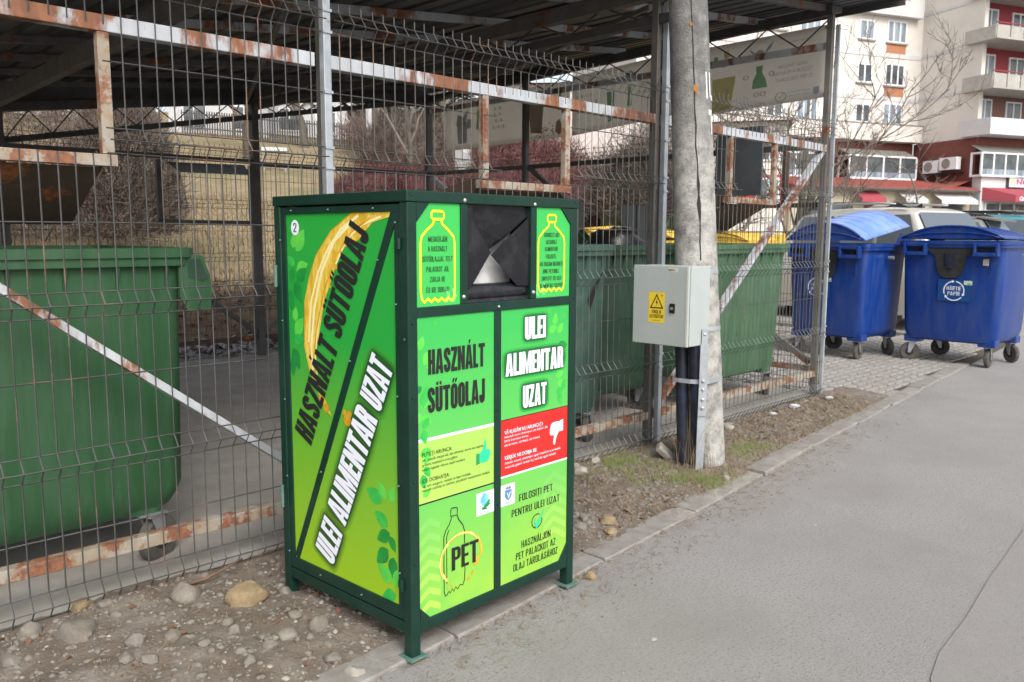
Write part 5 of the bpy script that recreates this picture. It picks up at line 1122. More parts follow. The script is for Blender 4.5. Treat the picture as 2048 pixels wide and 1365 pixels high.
for k, (gx, gy, lb) in enumerate(((2.35, 1.62, 'pale gum spot on the path nearest the container'), (3.9, 1.75, 'pale gum spot in the middle of the path, level with the pole'), (2.6, .95, 'pale gum spot low in the middle of the path'), (5.6, 1.9, 'pale gum spot on the path beside the far kerb'))):
    rng.random(); rr_ = rng.uniform(.006, .014)
    o = MB().lathe([(rr_, 0), (rr_*.9, .0015), (rr_*.3, .002)], (0, 0, 0), 'z', 9).build('gum_spot', M['gum'] if 'gum' in M else M.setdefault('gum', mat('trodden_gum', (.36, .35, .33), .8))); o.location = (gx, gy, .0005); o.scale.y = rng.uniform(.6, 1); tag(o, lb, 'gum spot', 'pale gum spots on the path')
# loose gravel and crumbs
def scatter_stones(n, fn, rmin, rmax, m, nm, lb):
    mm = MB(); ico = [(0,0,1),(.89,0,.45),(.28,.85,.45),(-.72,.53,.45),(-.72,-.53,.45),(.28,-.85,.45),(.72,.53,-.45),(-.28,.85,-.45),(-.89,0,-.45),(-.28,-.85,-.45),(.72,-.53,-.45),(0,0,-1)]
    fc = [(0,1,2),(0,2,3),(0,3,4),(0,4,5),(0,5,1),(1,6,2),(2,7,3),(3,8,4),(4,9,5),(5,10,1),(6,7,2),(7,8,3),(8,9,4),(9,10,5),(10,6,1),(11,7,6),(11,8,7),(11,9,8),(11,10,9),(11,6,10)]
    for _ in range(n):
        x, y = fn(); r_ = rmin+(rmax-rmin)*rng.random()**3; a = rng.uniform(0, 6.3); c, s_ = math.cos(a), math.sin(a)
        sx, sy, sz = r_*rng.uniform(.8, 1.3), r_*rng.uniform(.6, 1), r_*rng.uniform(.4, .8); z = dz(x, y)-sz*rng.uniform(-.1, .45)
        k = len(mm.v)
        for p in ico:
            jx = rng.uniform(.8, 1.15); X, Y = p[0]*sx*jx, p[1]*sy*jx; mm.v.append((x+c*X-s_*Y, y+s_*X+c*Y, z+p[2]*sz*jx))
        mm.f += [tuple(k+q for q in f) for f in fc]
    o = mm.build(nm, m, smooth=True, kind='stuff'); return tag(o, lb, 'gravel')
def dpt(x0=.3, x1=7.2, pw_=1.0):
    def f():
        x = x0+(x1-x0)*rng.random()**pw_; a = ky(x)+.13; y = a+(3.2-a)*rng.random(); return x, y
    return f
scatter_stones(500, dpt(.5, 2.2), .008, .026, M['stone'], 'gravel', 'coarser half sunk stones in the dirt left of the container')
scatter_stones(6000, dpt(.4, 4.2), .0025, .016, M['stone'], 'gravel', 'loose grey gravel in the dirt left and right of the container')
scatter_stones(260, dpt(.5, 2.2), .004, .018, M['stone_w'], 'gravel', 'pale pebbles scattered in the dirt left of the container')
scatter_stones(420, dpt(2.6, 7.2), .010, .030, M['stone'], 'gravel', 'coarser half sunk stones in the dirt right of the container')
scatter_stones(3200, dpt(3.6, 7.2), .003, .018, M['stone'], 'gravel', 'fine gravel in the dirt between pole and shelter corner')
scatter_stones(1500, lambda: (lambda x: (x, ky(x)-rng.random()**2*.30))(rng.uniform(1, 9)), .0015, .006, M['stone'], 'gravel', 'grit washed onto the path edge')
mm = MB(); 
for _ in range(1500):
    x = 1.2+8*rng.random()**1.4; y = ky(x)-.05-3.2*rng.random(); r_ = rng.uniform(.0012, .0045); k = len(mm.v)
    mm.v += [(x-r_, y-r_*.7, 0), (x+r_, y-r_*.5, 0), (x+r_*.6, y+r_, 0), (x-r_*.8, y+r_*.7, 0), (x, y, r_*1.1)]; mm.f += [(k, k+1, k+4), (k+1, k+2, k+4), (k+2, k+3, k+4), (k+3, k, k+4)]
tag(mm.build('grit', mat('dark_grit', (.12, .105, .09), .95, c2=(.3, .28, .26), sc2=40), kind='stuff'), 'loose grit scattered over the grey path', 'gravel')
def straws(n, fn, lmin, lmax, m, nm, lb, rise=.012, wd=.0012, seg=3):
    mm = MB()
    for _ in range(n):
        x, y = fn(); L_ = rng.uniform(lmin, lmax); a = rng.uniform(0, 6.3); c = rng.uniform(-.6, .6); z = dz(x, y)+.002
        pts = []
        for i in range(seg+1):
            t = i/seg; aa = a+c*t; pts.append((x+math.cos(aa)*L_*t, y+math.sin(aa)*L_*t, z+rise*math.sin(math.pi*t)*rng.random()+.001))
        k = len(mm.v)
        for i, p in enumerate(pts):
            dx, dy = -math.sin(a+c*i/seg)*wd, math.cos(a+c*i/seg)*wd; mm.v += [(p[0]-dx, p[1]-dy, p[2]), (p[0]+dx, p[1]+dy, p[2]+.001)]
        mm.f += [(k+2*i, k+2*i+1, k+2*i+3, k+2*i+2) for i in range(seg)]
    return tag(mm.build(nm, m, kind='stuff'), lb, 'dry grass')
straws(1300, dpt(.5, 4.0), .008, .04, M['straw'], 'dry_litter', 'dry grass stalks littering the dirt around the container')
straws(2200, lambda: (rng.uniform(3.2, 7.2), 0) if False else (lambda x: (x, ky(x)+.10+(3.15-ky(x)-.1)*rng.random()))(rng.uniform(3.2, 7.1)), .02, .11, M['straw'], 'dry_litter', 'matted dry grass and needles around and right of the pole', rise=.03)
straws(900, lambda: (rng.uniform(1.6, 7), 0) if False else (lambda x: (x, ky(x)-.0-.22*rng.random()**2))(rng.uniform(1.6, 6)), .01, .06, M['straw'], 'dry_litter', 'dry stalks blown onto the path edge', rise=.004)
def tufts(spots, m, nm, lb, blades=70, h=.07, sp=.06, wd=.0014, lean=.5):
    mm = MB()
    for (x, y, k) in spots:
        for _ in range(int(blades*k)):
            bx_, by_ = x+rng.gauss(0, sp), y+rng.gauss(0, sp*.6); L_ = h*rng.uniform(.4, 1.2)*k**.3; a = rng.uniform(0, 6.3); ln = rng.uniform(0, lean)
            z = dz(bx_, by_); q = len(mm.v)
            for i in range(4):
                t = i/3; r_ = L_*ln*t*t; ww = wd*(1-t*.85); px, py = bx_+math.cos(a)*r_, by_+math.sin(a)*r_; pz = z+L_*t*(1-.3*ln*t)
                mm.v += [(px+.705*ww, py-.709*ww, pz), (px-.705*ww, py+.709*ww, pz)]
            mm.f += [(q+2*i, q+2*i+1, q+2*i+3, q+2*i+2) for i in range(3)]
    return tag(mm.build(nm, m, kind='stuff'), lb, 'grass')
gs = [(4.05,3.10,1.2),(4.0,3.02,1),(4.12,2.98,.8),(3.92,3.06,.8),(3.95,2.62,.8),(4.05,2.55,1.2),(4.12,2.50,1.3),(4.0,2.48,.9),(4.18,2.46,.8),(4.72,2.62,.8),(4.85,2.72,.9),(4.95,2.60,.7),(3.75,2.72,.5),(3.85,2.85,.5),(4.08,2.78,.7),(3.68,2.9,.4),(4.25,2.42,.5),(4.6,2.85,.5),(5.1,2.8,.3),(3.55,3.15,.5)]
tufts([(x+rng.gauss(0, .05), y+rng.gauss(0, .04), k) for x, y, k in gs for _ in range(3)], M['grassb'], 'grass_tufts', 'short green grass growing at the foot of the pole', 60, .036, .045)
tufts([(x+.05+rng.gauss(0, .06), y+rng.gauss(0, .05), k) for x, y, k in gs for _ in range(3)]+[(4.55, 2.55, 2), (4.62, 2.65, 2), (4.35, 2.48, 1.5), (4.5, 2.45, 1.5), (7.0, 3.05, 2), (6.8, 3.1, 1.5), (7.05, 2.95, 2), (5.4, 3.15, .8)], M['straw'], 'dry_tufts', 'dry straw tufts around the pole foot and shelter corner', 14, .055, .07, lean=1.5)
tufts([(4.18, 2.66, 1.2), (4.22, 2.72, 1), (4.3, 2.6, .8)], M['straw'], 'dry_stalks', 'tall dry stalks in front of the conduit pipes', 10, .42, .04, .0013, .7)
# dead leaves
mm = MB()
for _ in range(260):
    x, y = dpt(.5, 7)(); s_ = rng.uniform(.008, .022); a = rng.uniform(0, 6.3); z = dz(x, y)+.004
    P = leaf(0, 0, s_*2, a, .6, 5); q = len(mm.v); mm.v += [(x+u, y+v, z+.006*math.sin(u*200)+.003*rng.random()) for u, v in P]; mm.f.append(tuple(range(q, q+len(P))))
tag(mm.build('dead_leaves', M['leafd'], kind='stuff'), 'brown dead leaves lying on the dirt', 'dead leaves')
tw = MB().tube([(1.30, 3.10, .06), (1.38, 3.07, .075), (1.45, 3.08, .085), (1.55, 3.10, .10)], .008, 7, .005); tag(tw.build('twig', M['wood'], smooth=True), 'short brown twig poking up beside the big cobble', 'twig')
tw = MB().tube([(.80, 3.16, .03), (.95, 3.13, .045), (1.1, 3.12, .04), (1.22, 3.11, .05)], .006, 6, .004); tag(tw.build('twig', M['wood'], smooth=True), 'long dark twig lying along the fence bottom at left', 'twig')
paper = mat('crumpled_white_paper', (.42, .43, .45), .7)
for x, y, s_, lb in ((6.35, 3.07, .045, 'crumpled white plastic scrap by the fence near the corner post'), (5.95, 3.05, .03, 'small white scrap on the dirt right of the pole'), (6.95, 3.05, .035, 'white scrap at the foot of the shelter corner')):
    o = blob((0, 0, 0), s_*1.4, s_*.7, s_*.35, .8, 2.5, 12, 8).build('plastic_scrap', paper); o.location = (x, y, dz(x, y)+.02); tag(o, lb, 'litter')
# earth bank with dead leaves at the foot of the slope
def bk(x, y): v = Vector((x*1.1, y*1.3, 7)); return hz(x, y)+.03+.10*abs(noise.noise(v*2))+.04*noise.noise(v*7)
grid(-4, 9.5, 150, 9.75, 11.3, 24, bk).build('earth_bank', mat('leaf_strewn_earth', (.16,.105,.065), .95, 0, c2=(.09,.065,.048), sc2=5, bump=1.0, bsc=22, dirt=.6, dc=(.24,.17,.10), dsc=9), kind='structure', smooth=True)
mm = MB(); g9 = random.Random(4)
for _ in range(16000):
    x = g9.uniform(0, 14); y = g9.uniform(9.6, 19); 
    if x/y > 1.15: continue
    z = hz(x, y)+.02; L_ = g9.uniform(.05, .16); a = g9.uniform(0, 6.3); ln = g9.uniform(.2, 1.1); dx, dy = math.cos(a), math.sin(a)
    mm.add([(x-.006, y+.006, z), (x+.006, y-.006, z), (x+dx*L_*ln, y+dy*L_*ln, z+L_)], [(0, 1, 2)])
tag(mm.build('dry_grass_blades', M['straw'], kind='stuff'), 'short dry grass covering the lower slope behind the shelter', 'grass')
mm = MB()
for _ in range(2500):
    x = g9.uniform(0, 9); y = g9.uniform(9.3, 12); z = max(bk(x, y) if 9.75 < y < 11.3 else 0, hz(x, y), .03)+.02; s_ = g9.uniform(.02, .06); a = g9.uniform(0, 6.3); P = leaf(0, 0, s_*2, a, .6, 5)
    mm.add([(x+u, y+v, z+g9.uniform(0, .03)) for u, v in P], [tuple(range(len(P)))])
tag(mm.build('dead_leaves', M['leafd'], kind='stuff'), 'dead leaves on the earth bank behind the rear fence', 'dead leaves')
# rubbish behind the rear wall
mm = MB()
for _ in range(500):
    x = rng.uniform(3, 7); y = rng.uniform(9.0, 10.0); s_ = rng.uniform(.02, .07); z = .03+hillz(x, y)+.02
    a, b_ = rng.uniform(0, 3), rng.uniform(-.5, .5); U = Vector((math.cos(a), math.sin(a), b_))*s_; V = Vector((-math.sin(a), math.cos(a), rng.uniform(-.5, .5)))*s_*.7; c = Vector((x, y, z+.01))
    mm.add([c-U-V, c+U-V, c+U+V, c-U+V], [(0, 1, 2, 3)])
tag(mm.build('litter', mat('dull_plastic_litter', (.36, .38, .42), .6, c2=(.14, .11, .09), sc2=3), kind='stuff'), 'scraps of plastic and leaves behind the rear fence', 'litter')

# ------------------------------------------------------------------ vegetation
def shrub(name, c, rad, n, m, label, cat='bush', s_=.05, dens=.75, wd=.006, seed=1, group=None, boxy=0):
    g = random.Random(seed); r_ = root(name, (c[0], c[1], c[2]), label, cat, group); mm = MB(); L_ = s_
    for _ in range(n):
        while True:
            d = Vector((g.uniform(-1, 1), g.uniform(-1, 1), g.uniform(-.2 if not boxy else -1, 1)))
            if boxy: 
                if max(abs(d.x), abs(d.y), abs(d.z)) > .7 or g.random() < .15: break
            elif .05 < d.length < 1: 
                if g.random() < d.length**2+.05: break
        nn = 1+.22*noise.noise(d*2.6+Vector((seed, 0, 0)))+.1*noise.noise(d*7+Vector((seed, 0, 0)))
        p = Vector((d.x*rad[0]*nn, d.y*rad[1]*nn, d.z*rad[2]*nn)); dr = (Vector((d.x, d.y, d.z+.7)).normalized()*.6+Vector((g.uniform(-1, 1), g.uniform(-1, 1), g.uniform(-.6, 1)))*.7).normalized()*L_*g.uniform(.6, 1.8)
        if g.random() < .12: dr = dr*2.6
        si = dr.cross(Vector((g.uniform(-1, 1), g.uniform(-1, 1), g.uniform(-1, 1)))).normalized()*wd
        mm.add([p-si, p+si, p+dr+si*.3, p+dr-si*.3], [(0, 1, 2, 3)])
    mm.build('twigs', m, r_, world=False, kind='stuff')
    st = MB()
    for k in range(5): a = g.uniform(0, 6.3); st.tube([(0, 0, -.3), (math.cos(a)*rad[0]*.3, math.sin(a)*rad[1]*.3, rad[2]*.3), (math.cos(a)*rad[0]*.6, math.sin(a)*rad[1]*.6, rad[2]*.75)], .03, 5, .01)
    st.build('stem', M['bark'], r_, world=False)
    return r_
def core(par, rad, m):   # inner mass so that dense hedges are not see-through
    o = blob((0, 0, 0), rad[0], rad[1], rad[2], .25, 3, 20, 12).build('inner_branches', m, par, world=False, smooth=True); return o
def tree(name, p, h, seed, label, spread=.5, m='bark', trunk=.12, levels=4, up_=.25, first=.3, nb=3, forks=None, twn=.010):
    g = random.Random(seed); r_ = root(name, p, label, 'tree'); tk, cr = MB(), MB()
    def br_(a, d, L_, r0, lev):
        pts = [a]; q = a; dd = d.copy(); n = 4 if lev < 3 else 3
        for i in range(n):
            dd = (dd+Vector((g.gauss(0, .13), g.gauss(0, .13), g.gauss(0, .08)+up_*.12))).normalized(); q = q+dd*L_/n; pts.append(q)
        (tk if lev == 0 else cr).tube(pts, r0, 7 if lev == 0 else (5 if lev < 2 else 3), r0*.55, cap=False)
        if lev >= levels: return
        k = nb+(1 if lev else 2)
        for i in range(k):
            t = first+(1-first)*(i+g.random())/k if lev == 0 else g.uniform(.2, 1); j = min(n-1, int(t*n)); b0 = pts[j].lerp(pts[j+1], t*n-j)
            ax = Vector((g.gauss(0, 1), g.gauss(0, 1), g.gauss(0, .4))).normalized(); nd = (dd*(1-spread)+ax*spread+Vector((0, 0, up_*.5))).normalized()
            br_(b0, nd, L_*g.uniform(.45, .72)*(1.0 if lev else .85), max(twn*.6, r0*.5), lev+1)
        if lev == 0: br_(pts[-1], dd, L_*.6, r0*.55, 1)
    br_(Vector((0, 0, -.2)), Vector((0, 0, 1)), h*.55, trunk, 0)
    tk.build('trunk', M[m], r_, world=False, smooth=True); cr.build('crown', M['twig'], r_, world=False, smooth=True)
    return r_
def H(x, y): return hillz(x, y)-.05
def az(deg, r_): a = R(deg); return r_*math.sin(a), r_*math.cos(a)
def at(deg, r_, dz_=0): x, y = az(deg, r_); return (x, y, H(x, y)+dz_)
# near thicket and large trunk on the left
tk_ = shrub('thicket', at(20.4, 13.6, .9), (.78, .8, 1.7), 8500, M['brush'], 'dense grey brown thicket behind the rear fence, left of the grass', s_=.16, wd=.006, seed=3)
shrub('thicket', at(16, 15, .5), (1.6, 1.2, 1.4), 6000, M['brush'], 'low brown brushwood left of the dense thicket', s_=.2, wd=.006, seed=5)
tree('bare_tree', at(13.6, 16), 9, 11, 'big bare tree with thick mossy trunk at upper left', spread=.6, trunk=.26, levels=4, first=.25, nb=3)
tree('bare_tree', at(24.0, 19), 7, 12, 'bare tree behind the thicket', spread=.5, trunk=.12)
tree('bare_tree', at(31.5, 40), 9, 13, 'bare tree with slim trunk left of the white cottage windows', trunk=.2)
tree('bare_tree', at(36, 33), 8, 15, 'bare tree between the rear posts, right of the cottages', trunk=.15)
tree('bare_tree', at(38.6, 26), 6.5, 16, 'pale multi stemmed bare tree left of the brown round bush', trunk=.09, spread=.4)
tree('bare_tree', at(41, 38), 9, 17, 'bare tree behind the brown round bush', trunk=.2)
tree('bare_tree', at(8, 24), 9, 18, 'bare tree at the far left edge', trunk=.2, spread=.6)
tree('bare_tree', at(27.8, 34), 8, 19, 'bare tree in front of the reddish scrub', trunk=.16)
# reddish scrub belt across the upper slope
for k in range(9):
    x, y, z = at((7, 9.5, 12, 14.5, 17, 19.6, 36.5, 39.5, 42.5)[k], 38+(k % 3)*1.5, .7)
    shrub('scrub', (x, y, z), (2.0, 1.6, 2.3 if k < 6 else 1.1), 2200, mat('reddish_scrub_twigs', (.26, .19, .175), .9, c2=(.17, .125, .115), sc2=1) if k == 0 else bpy.data.materials['reddish_scrub_twigs'], ['leftmost patch of reddish scrub on the slope', 'reddish scrub patch behind the large trunk', 'reddish scrub patch above the thicket', 'wide reddish scrub patch behind the rear post', 'reddish scrub left of the white cottage', 'reddish scrub behind the first cottage', 'reddish scrub between the cottages', 'reddish scrub right of the cottages', 'rightmost patch of reddish scrub on the slope'][k], s_=.35, wd=.014, seed=20+k, group='reddish scrub along the upper slope')
# hedges on the right slope
hm = M['hedge']
for k, (d, r_, w_, h_) in enumerate(((36.5, 23.5, 1.5, .75), (40, 23.3, 1.6, .85), (43.5, 23.2, 1.6, .85), (47, 23, 1.6, .95), (50, 22.6, 1.4, 1.0))):
    p = at(d, r_, .35); q = shrub('burgundy_hedge', p, (w_, 1.3, h_), 7500, hm, ['burgundy hedge behind the fence post, left end of its row', 'second burgundy hedge of the row, behind the container lid', 'middle burgundy hedge of the row', 'burgundy hedge behind the open hatch', 'burgundy hedge at the right end of its row, next to the yellow field'][k], s_=.14, wd=.008, seed=40+k, group='burgundy hedges behind the rear corner'); core(q, (w_*.85, 1.0, h_*.85), hm)
p = at(46.6, 27, .9); q = shrub('burgundy_hedge', p, (2.4, 1.4, 1.25), 8000, hm, 'taller burgundy hedge below the banner', s_=.2, wd=.010, seed=49, group='burgundy hedges behind the rear corner'); core(q, (2.0, 1.1, 1.0), hm)
p = at(38.0, 29.5, .8); q = shrub('round_bush', p, (1.65, 1.6, 1.35), 9000, M['brush'], 'big round brown bush left of the banners', s_=.22, wd=.009, seed=50); core(q, (1.4, 1.35, 1.15), M['brush'])
p = at(44.2, 28, .8); shrub('evergreen_bush', p, (.6, .6, 1.1), 5000, M['evergreen'], 'small evergreen under the banner beside the white post', s_=.12, wd=.02, seed=51)
p = at(53.6, 21, 1.1); q = shrub('evergreen_bush', p, (1.5, 1.0, 1.35), 9000, M['brush'], 'dark rounded thicket right of the pale gable wall', s_=.2, wd=.012, seed=52); core(q, (1.25, .8, 1.1), M['conif'])
p = at(55, 20.4, .3); q = shrub('evergreen_bush', p, (1.3, .9, .6), 7000, M['evergreen'], 'low evergreen bush in front of the dark thicket', s_=.10, wd=.02, seed=53); core(q, (1.1, .7, .45), M['evergreen'])
def conifer(p, h, r_, seed, label):
    g = random.Random(seed); q = root('conifer', p, label, 'tree'); mm = MB()
    for _ in range(14000):
        t = g.random()**.8; a = g.uniform(0, 6.3); rr_ = r_*(1-t)*(.55+.45*noise.noise(Vector((a*1.5, t*9, seed))))+.05; rr_ *= g.random()**.35
        c = Vector((math.cos(a)*rr_, math.sin(a)*rr_, .4+t*(h-.4))); d = Vector((math.cos(a), math.sin(a), g.uniform(-.5, .3)))*.22; s_ = Vector((g.uniform(-1, 1), g.uniform(-1, 1), g.uniform(-1, 1)))*.035
        mm.add([c-s_, c+s_, c+d], [(0, 1, 2)])
    mm.build('needles', M['conif'], q, world=False, kind='stuff'); MB().tube([(0, 0, -.3), (0, 0, h*.95)], .14, 7, .02).build('trunk', M['bark'], q, world=False)
conifer(at(38.2, 36), 6.5, 2.3, 60, 'wide dark conifer above the round brown bush')
conifer(at(36.0, 40), 6, 1.8, 61, 'slimmer conifer left of the wide one')
conifer(at(41.2, 42), 8, 2.2, 62, 'conifer just left of the rear corner post')

# ------------------------------------------------------------------ cottages, wall and benches on the slope
M['wallw'] = mat('white_render', (.58, .58, .58), .85, c2=(.48, .48, .49), sc2=.8)
M['wallc'] = mat('cream_render', (.66, .63, .58), .85, c2=(.61, .58, .53), sc2=.6, dirt=.2, dc=(.36, .34, .31), dsc=.8)
M['wallp'] = mat('pale_pink_render', (.55, .49, .47), .85, c2=(.50, .45, .44), sc2=.5)
M['tile'] = mat('brown_roof_tiles', (.22, .11, .075), .85, c2=(.15, .08, .06), sc2=4)
M['glass'] = mat('window_glass', (.035, .045, .05), .12, spec=.8, c2=(.10, .12, .13), sc2=1.5)
M['glass2'] = mat('curtained_window_glass', (.30, .36, .42), .25, c2=(.12, .15, .18), sc2=1.2, stretch=(2, 2, .3))
M['pvc'] = mat('white_window_frame', (.72, .73, .75), .5)
M['brick'] = mat('brick_red_wall', (.20, .065, .05), .85, c2=(.15, .05, .04), sc2=3)
M['brick_o'] = mat('orange_brick_infill', (.42, .19, .10), .85, c2=(.35, .15, .08), sc2=8)
M['burg'] = mat('burgundy_render', (.27, .045, .055), .8, c2=(.28, .045, .055), sc2=.7)
M['burg2'] = mat('brownish_burgundy_render', (.20, .10, .085), .8, c2=(.17, .085, .07), sc2=.7)
M['balc'] = mat('balcony_concrete', (.42, .41, .375), .85, c2=(.35, .34, .31), sc2=1, dirt=.3)
M['redtile'] = mat('red_metal_roof', (.33, .085, .065), .6, c2=(.27, .07, .055), sc2=2)
M['awn'] = mat('red_awning', (.33, .055, .075), .7)
M['shopc'] = mat('shop_cream_wall', (.46, .41, .29), .85, c2=(.40, .35, .26), sc2=1)
def cottage(deg, r_, w_, d_, hw, hr, label, rz, gable=False):
    x, y, z = at(deg, r_, -1.1); c = root('cottage', (x, y, z), label, 'house', 'white cottages at the top of the slope', R(rz))
    MB().box(-w_/2, -d_/2, 0, w_/2, d_/2, hw).build('wall', M['wallw'], c, world=False)
    if gable:
        MB().add([(-w_/2, -d_/2, hw+.003), (w_/2, -d_/2, hw+.003), (0, -d_/2, hw+hr-.08), (-w_/2, d_/2, hw+.003), (w_/2, d_/2, hw+.003), (0, d_/2, hw+hr-.08)], [(0, 1, 2), (5, 4, 3)]).build('gable', M['wallw'], c, world=False)
        MB().add([(-w_/2-.3, -d_/2-.3, hw-.05), (0, -d_/2-.3, hw+hr), (w_/2+.3, -d_/2-.3, hw-.05), (-w_/2-.3, d_/2+.3, hw-.05), (0, d_/2+.3, hw+hr), (w_/2+.3, d_/2+.3, hw-.05)], [(0, 1, 4, 3), (1, 2, 5, 4)]).build('roof', M['tile'], c, world=False)
    else:
        MB().add([(-w_/2-.3, -d_/2-.3, hw-.02), (w_/2+.3, -d_/2-.3, hw-.02), (w_/2+.3, 0, hw+hr), (-w_/2-.3, 0, hw+hr), (-w_/2-.3, d_/2+.3, hw-.02), (w_/2+.3, d_/2+.3, hw-.02)], [(0, 1, 2, 3), (3, 2, 5, 4)]).build('roof', M['tile'], c, world=False)
    n = max(1, int(w_/1.8))
    for i in range(n):
        x0 = -w_/2+w_*(i+.5)/n; 
        f = MB().box(x0-.55, -d_/2-.06, .9, x0+.55, -d_/2-.003, 2.1).build('window', M['pvc'], c, world=False)
        MB().box(x0-.46, -d_/2-.075, .98, x0-.03, -d_/2-.061, 2.02).build('pane', M['glass'], f, world=False); MB().box(x0+.03, -d_/2-.075, .98, x0+.46, -d_/2-.061, 2.02).build('pane', M['glass'], f, world=False)
    MB().box(-w_/2-.01, -d_/2-.02, 0, w_/2+.01, -d_/2-.004, .5).build('plinth', M['brick_o'], c, world=False)
cottage(26.2, 46, 4.6, 4, 2.6, 1.6, 'white cottage with two windows and orange plinth, behind the rear post', -26)
cottage(30.5, 48, 2.2, 4, 2.2, 1.3, 'narrow white cottage with brown gable, left one of a pair', -30, True)
cottage(32.8, 48, 2.2, 4, 2.2, 1.3, 'narrow white cottage with brown gable, right one of a pair', -32, True)
cottage(35, 55, 7, 5, 3.4, 1.8, 'wider white house behind the bare trees', -34)
cottage(15, 52, 6, 5, 3.0, 1.8, 'white house glimpsed between branches at upper left', -14)
# picket fence on top of the slope
pf = root('picket_fence', at(31, 43), 'dark picket fence in front of the white cottages', 'fence')
mm = MB(); p0 = Vector(at(24, 43)); p1 = Vector(at(38, 41))
for i in range(90):
    p = p0.lerp(p1, i/90); z = H(p.x, p.y); mm.box(p.x-.025, p.y-.02, z-.1, p.x+.025, p.y+.02, z+1.1)
mm.build('picket', M['dark'], pf); 
for dz_ in (.3, .95): MB().bar((p0.x, p0.y, H(p0.x, p0.y)+dz_), (p1.x, p1.y, H(p1.x, p1.y)+dz_), .04, .06).build('rail', M['dark'], pf)
# pale gable house behind the burgundy hedge
x, y, z = at(49.2, 41, -1); ph = root('pale_house', (x, y, z), 'large pale pinkish house wall beyond the burgundy hedges', 'house', rz=R(-49))
MB().box(-4.6, 0, 0, 4.6, 7, 4.9).build('wall', M['wallp'], ph, world=False)
MB().add([(-5, -.4, 4.9), (5, -.4, 4.9), (5, 3.5, 5.3), (-5, 3.5, 5.3), (-5, 7.4, 4.9), (5, 7.4, 4.9)], [(0, 1, 2, 3), (3, 2, 5, 4)]).build('roof', M['tile'], ph, world=False)
# concrete benches / tables
for k, (d, r_, lb) in enumerate(((34.6, 19.5, 'pale concrete table on the grass, left of the burgundy hedge'), (36.2, 19.3, 'second pale concrete table, right beside the first'), (29.5, 30, 'small white table high on the yellow grass'))):
    x, y, z = at(d, r_); q = root('concrete_table', (x, y, z), lb, 'table', 'pale concrete tables on the slope', R(-d)); s_ = 1
    MB().box(-.42, -.25, .70, .42, .25, .82).build('table_top', M['wallw'] if k != 1 else M['kerb'], q, world=False, bevel=.01)
    for sx in (-.34, .34): MB().box(sx-.05, -.2, -.1, sx+.05, .2, .699).build('leg', M['kerb'], q, world=False)
# white post and pipe markers
for k, (d, r_, h_, w_, lb) in enumerate(((44.0-2.2, 27, 1.5, .35, 'broad white pillar under the banner'), (32.2+3.4, 30, 2.6, .14, 'slim white post left of the round bush'))):
    x, y, z = at(d, r_); tag(MB().box(x-w_/2, y-w_/2, z, x+w_/2, y+w_/2, z+h_).build('white_pillar', M['wallw']), lb, 'pillar')

# ------------------------------------------------------------------ apartment block
A_ = Vector((.91355, -.40674, 0)); B_ = Vector((.40674, .91355, 0)); P1 = Vector((55.6485, 19.75, 0)); P2 = P1-B_*4.31
ab = root('apartment_block', (55.6, 19.7, 0), 'cream and burgundy apartment block with balconies, shops at street level', 'building')
fa = frame(P1, A_, (0, 0, 1), -B_); fs_ = frame(P1, B_, (0, 0, 1), -A_); frr = frame(P2, A_, (0, 0, 1), -B_)
def apt(mm, name, m, label=None): return mm.build(name, M[m] if isinstance(m, str) else m, ab, label=label)
ZT = 24
apt(MB().prism(rect(-20, 7.22, 0, ZT), fa, -8, 0), 'wall', 'wallc', 'cream facade with windows')
apt(MB().prism(rect(-4.31, 7.18, 0.0, ZT), fs_, -.3, 0), 'wall', 'wallc', 'blank cream side wall')
apt(MB().prism(rect(0.305, 7.2, 14, ZT), frr, -3.5, -.9), 'wall', 'burg', 'burgundy recessed wall behind the balconies')
apt(MB().prism(rect(0.31, 7.2, 14, 9.78), frr, -.899, -.88), 'wall', 'burg2')
apt(MB().prism(rect(-20, 0, -.0, 7.2), fa, -8, -.25), 'wall', 'brick', 'red brick lower storey'); apt(MB().prism(rect(-4.31, 0, .2, 7.175), fs_, -.3, -.02), 'wall', 'brick'); apt(MB().prism(rect(.305, 0, 14, 7.19), frr, -3.4, -.05), 'wall', 'brick')
for z in (7.22+2.55, 7.22+5.1, 7.22+7.6): 
    apt(MB().prism(rect(-20, z-.08, -.01, z+.17), fa, .002, .035), 'string_course', 'wallw'); apt(MB().prism(rect(-4.29, z-.07+.1, -.01, z+.2), fs_, .002, .035), 'string_course', 'wallw')
apt(MB().prism(rect(-20, 7.23, -.04, 8.2), fa, .02, .5), 'parapet', 'wallc'); 
apt(MB().prism(rect(-20, 8.2, -.02, 8.26), fa, .0, .54), 'parapet_cap', 'kerb')
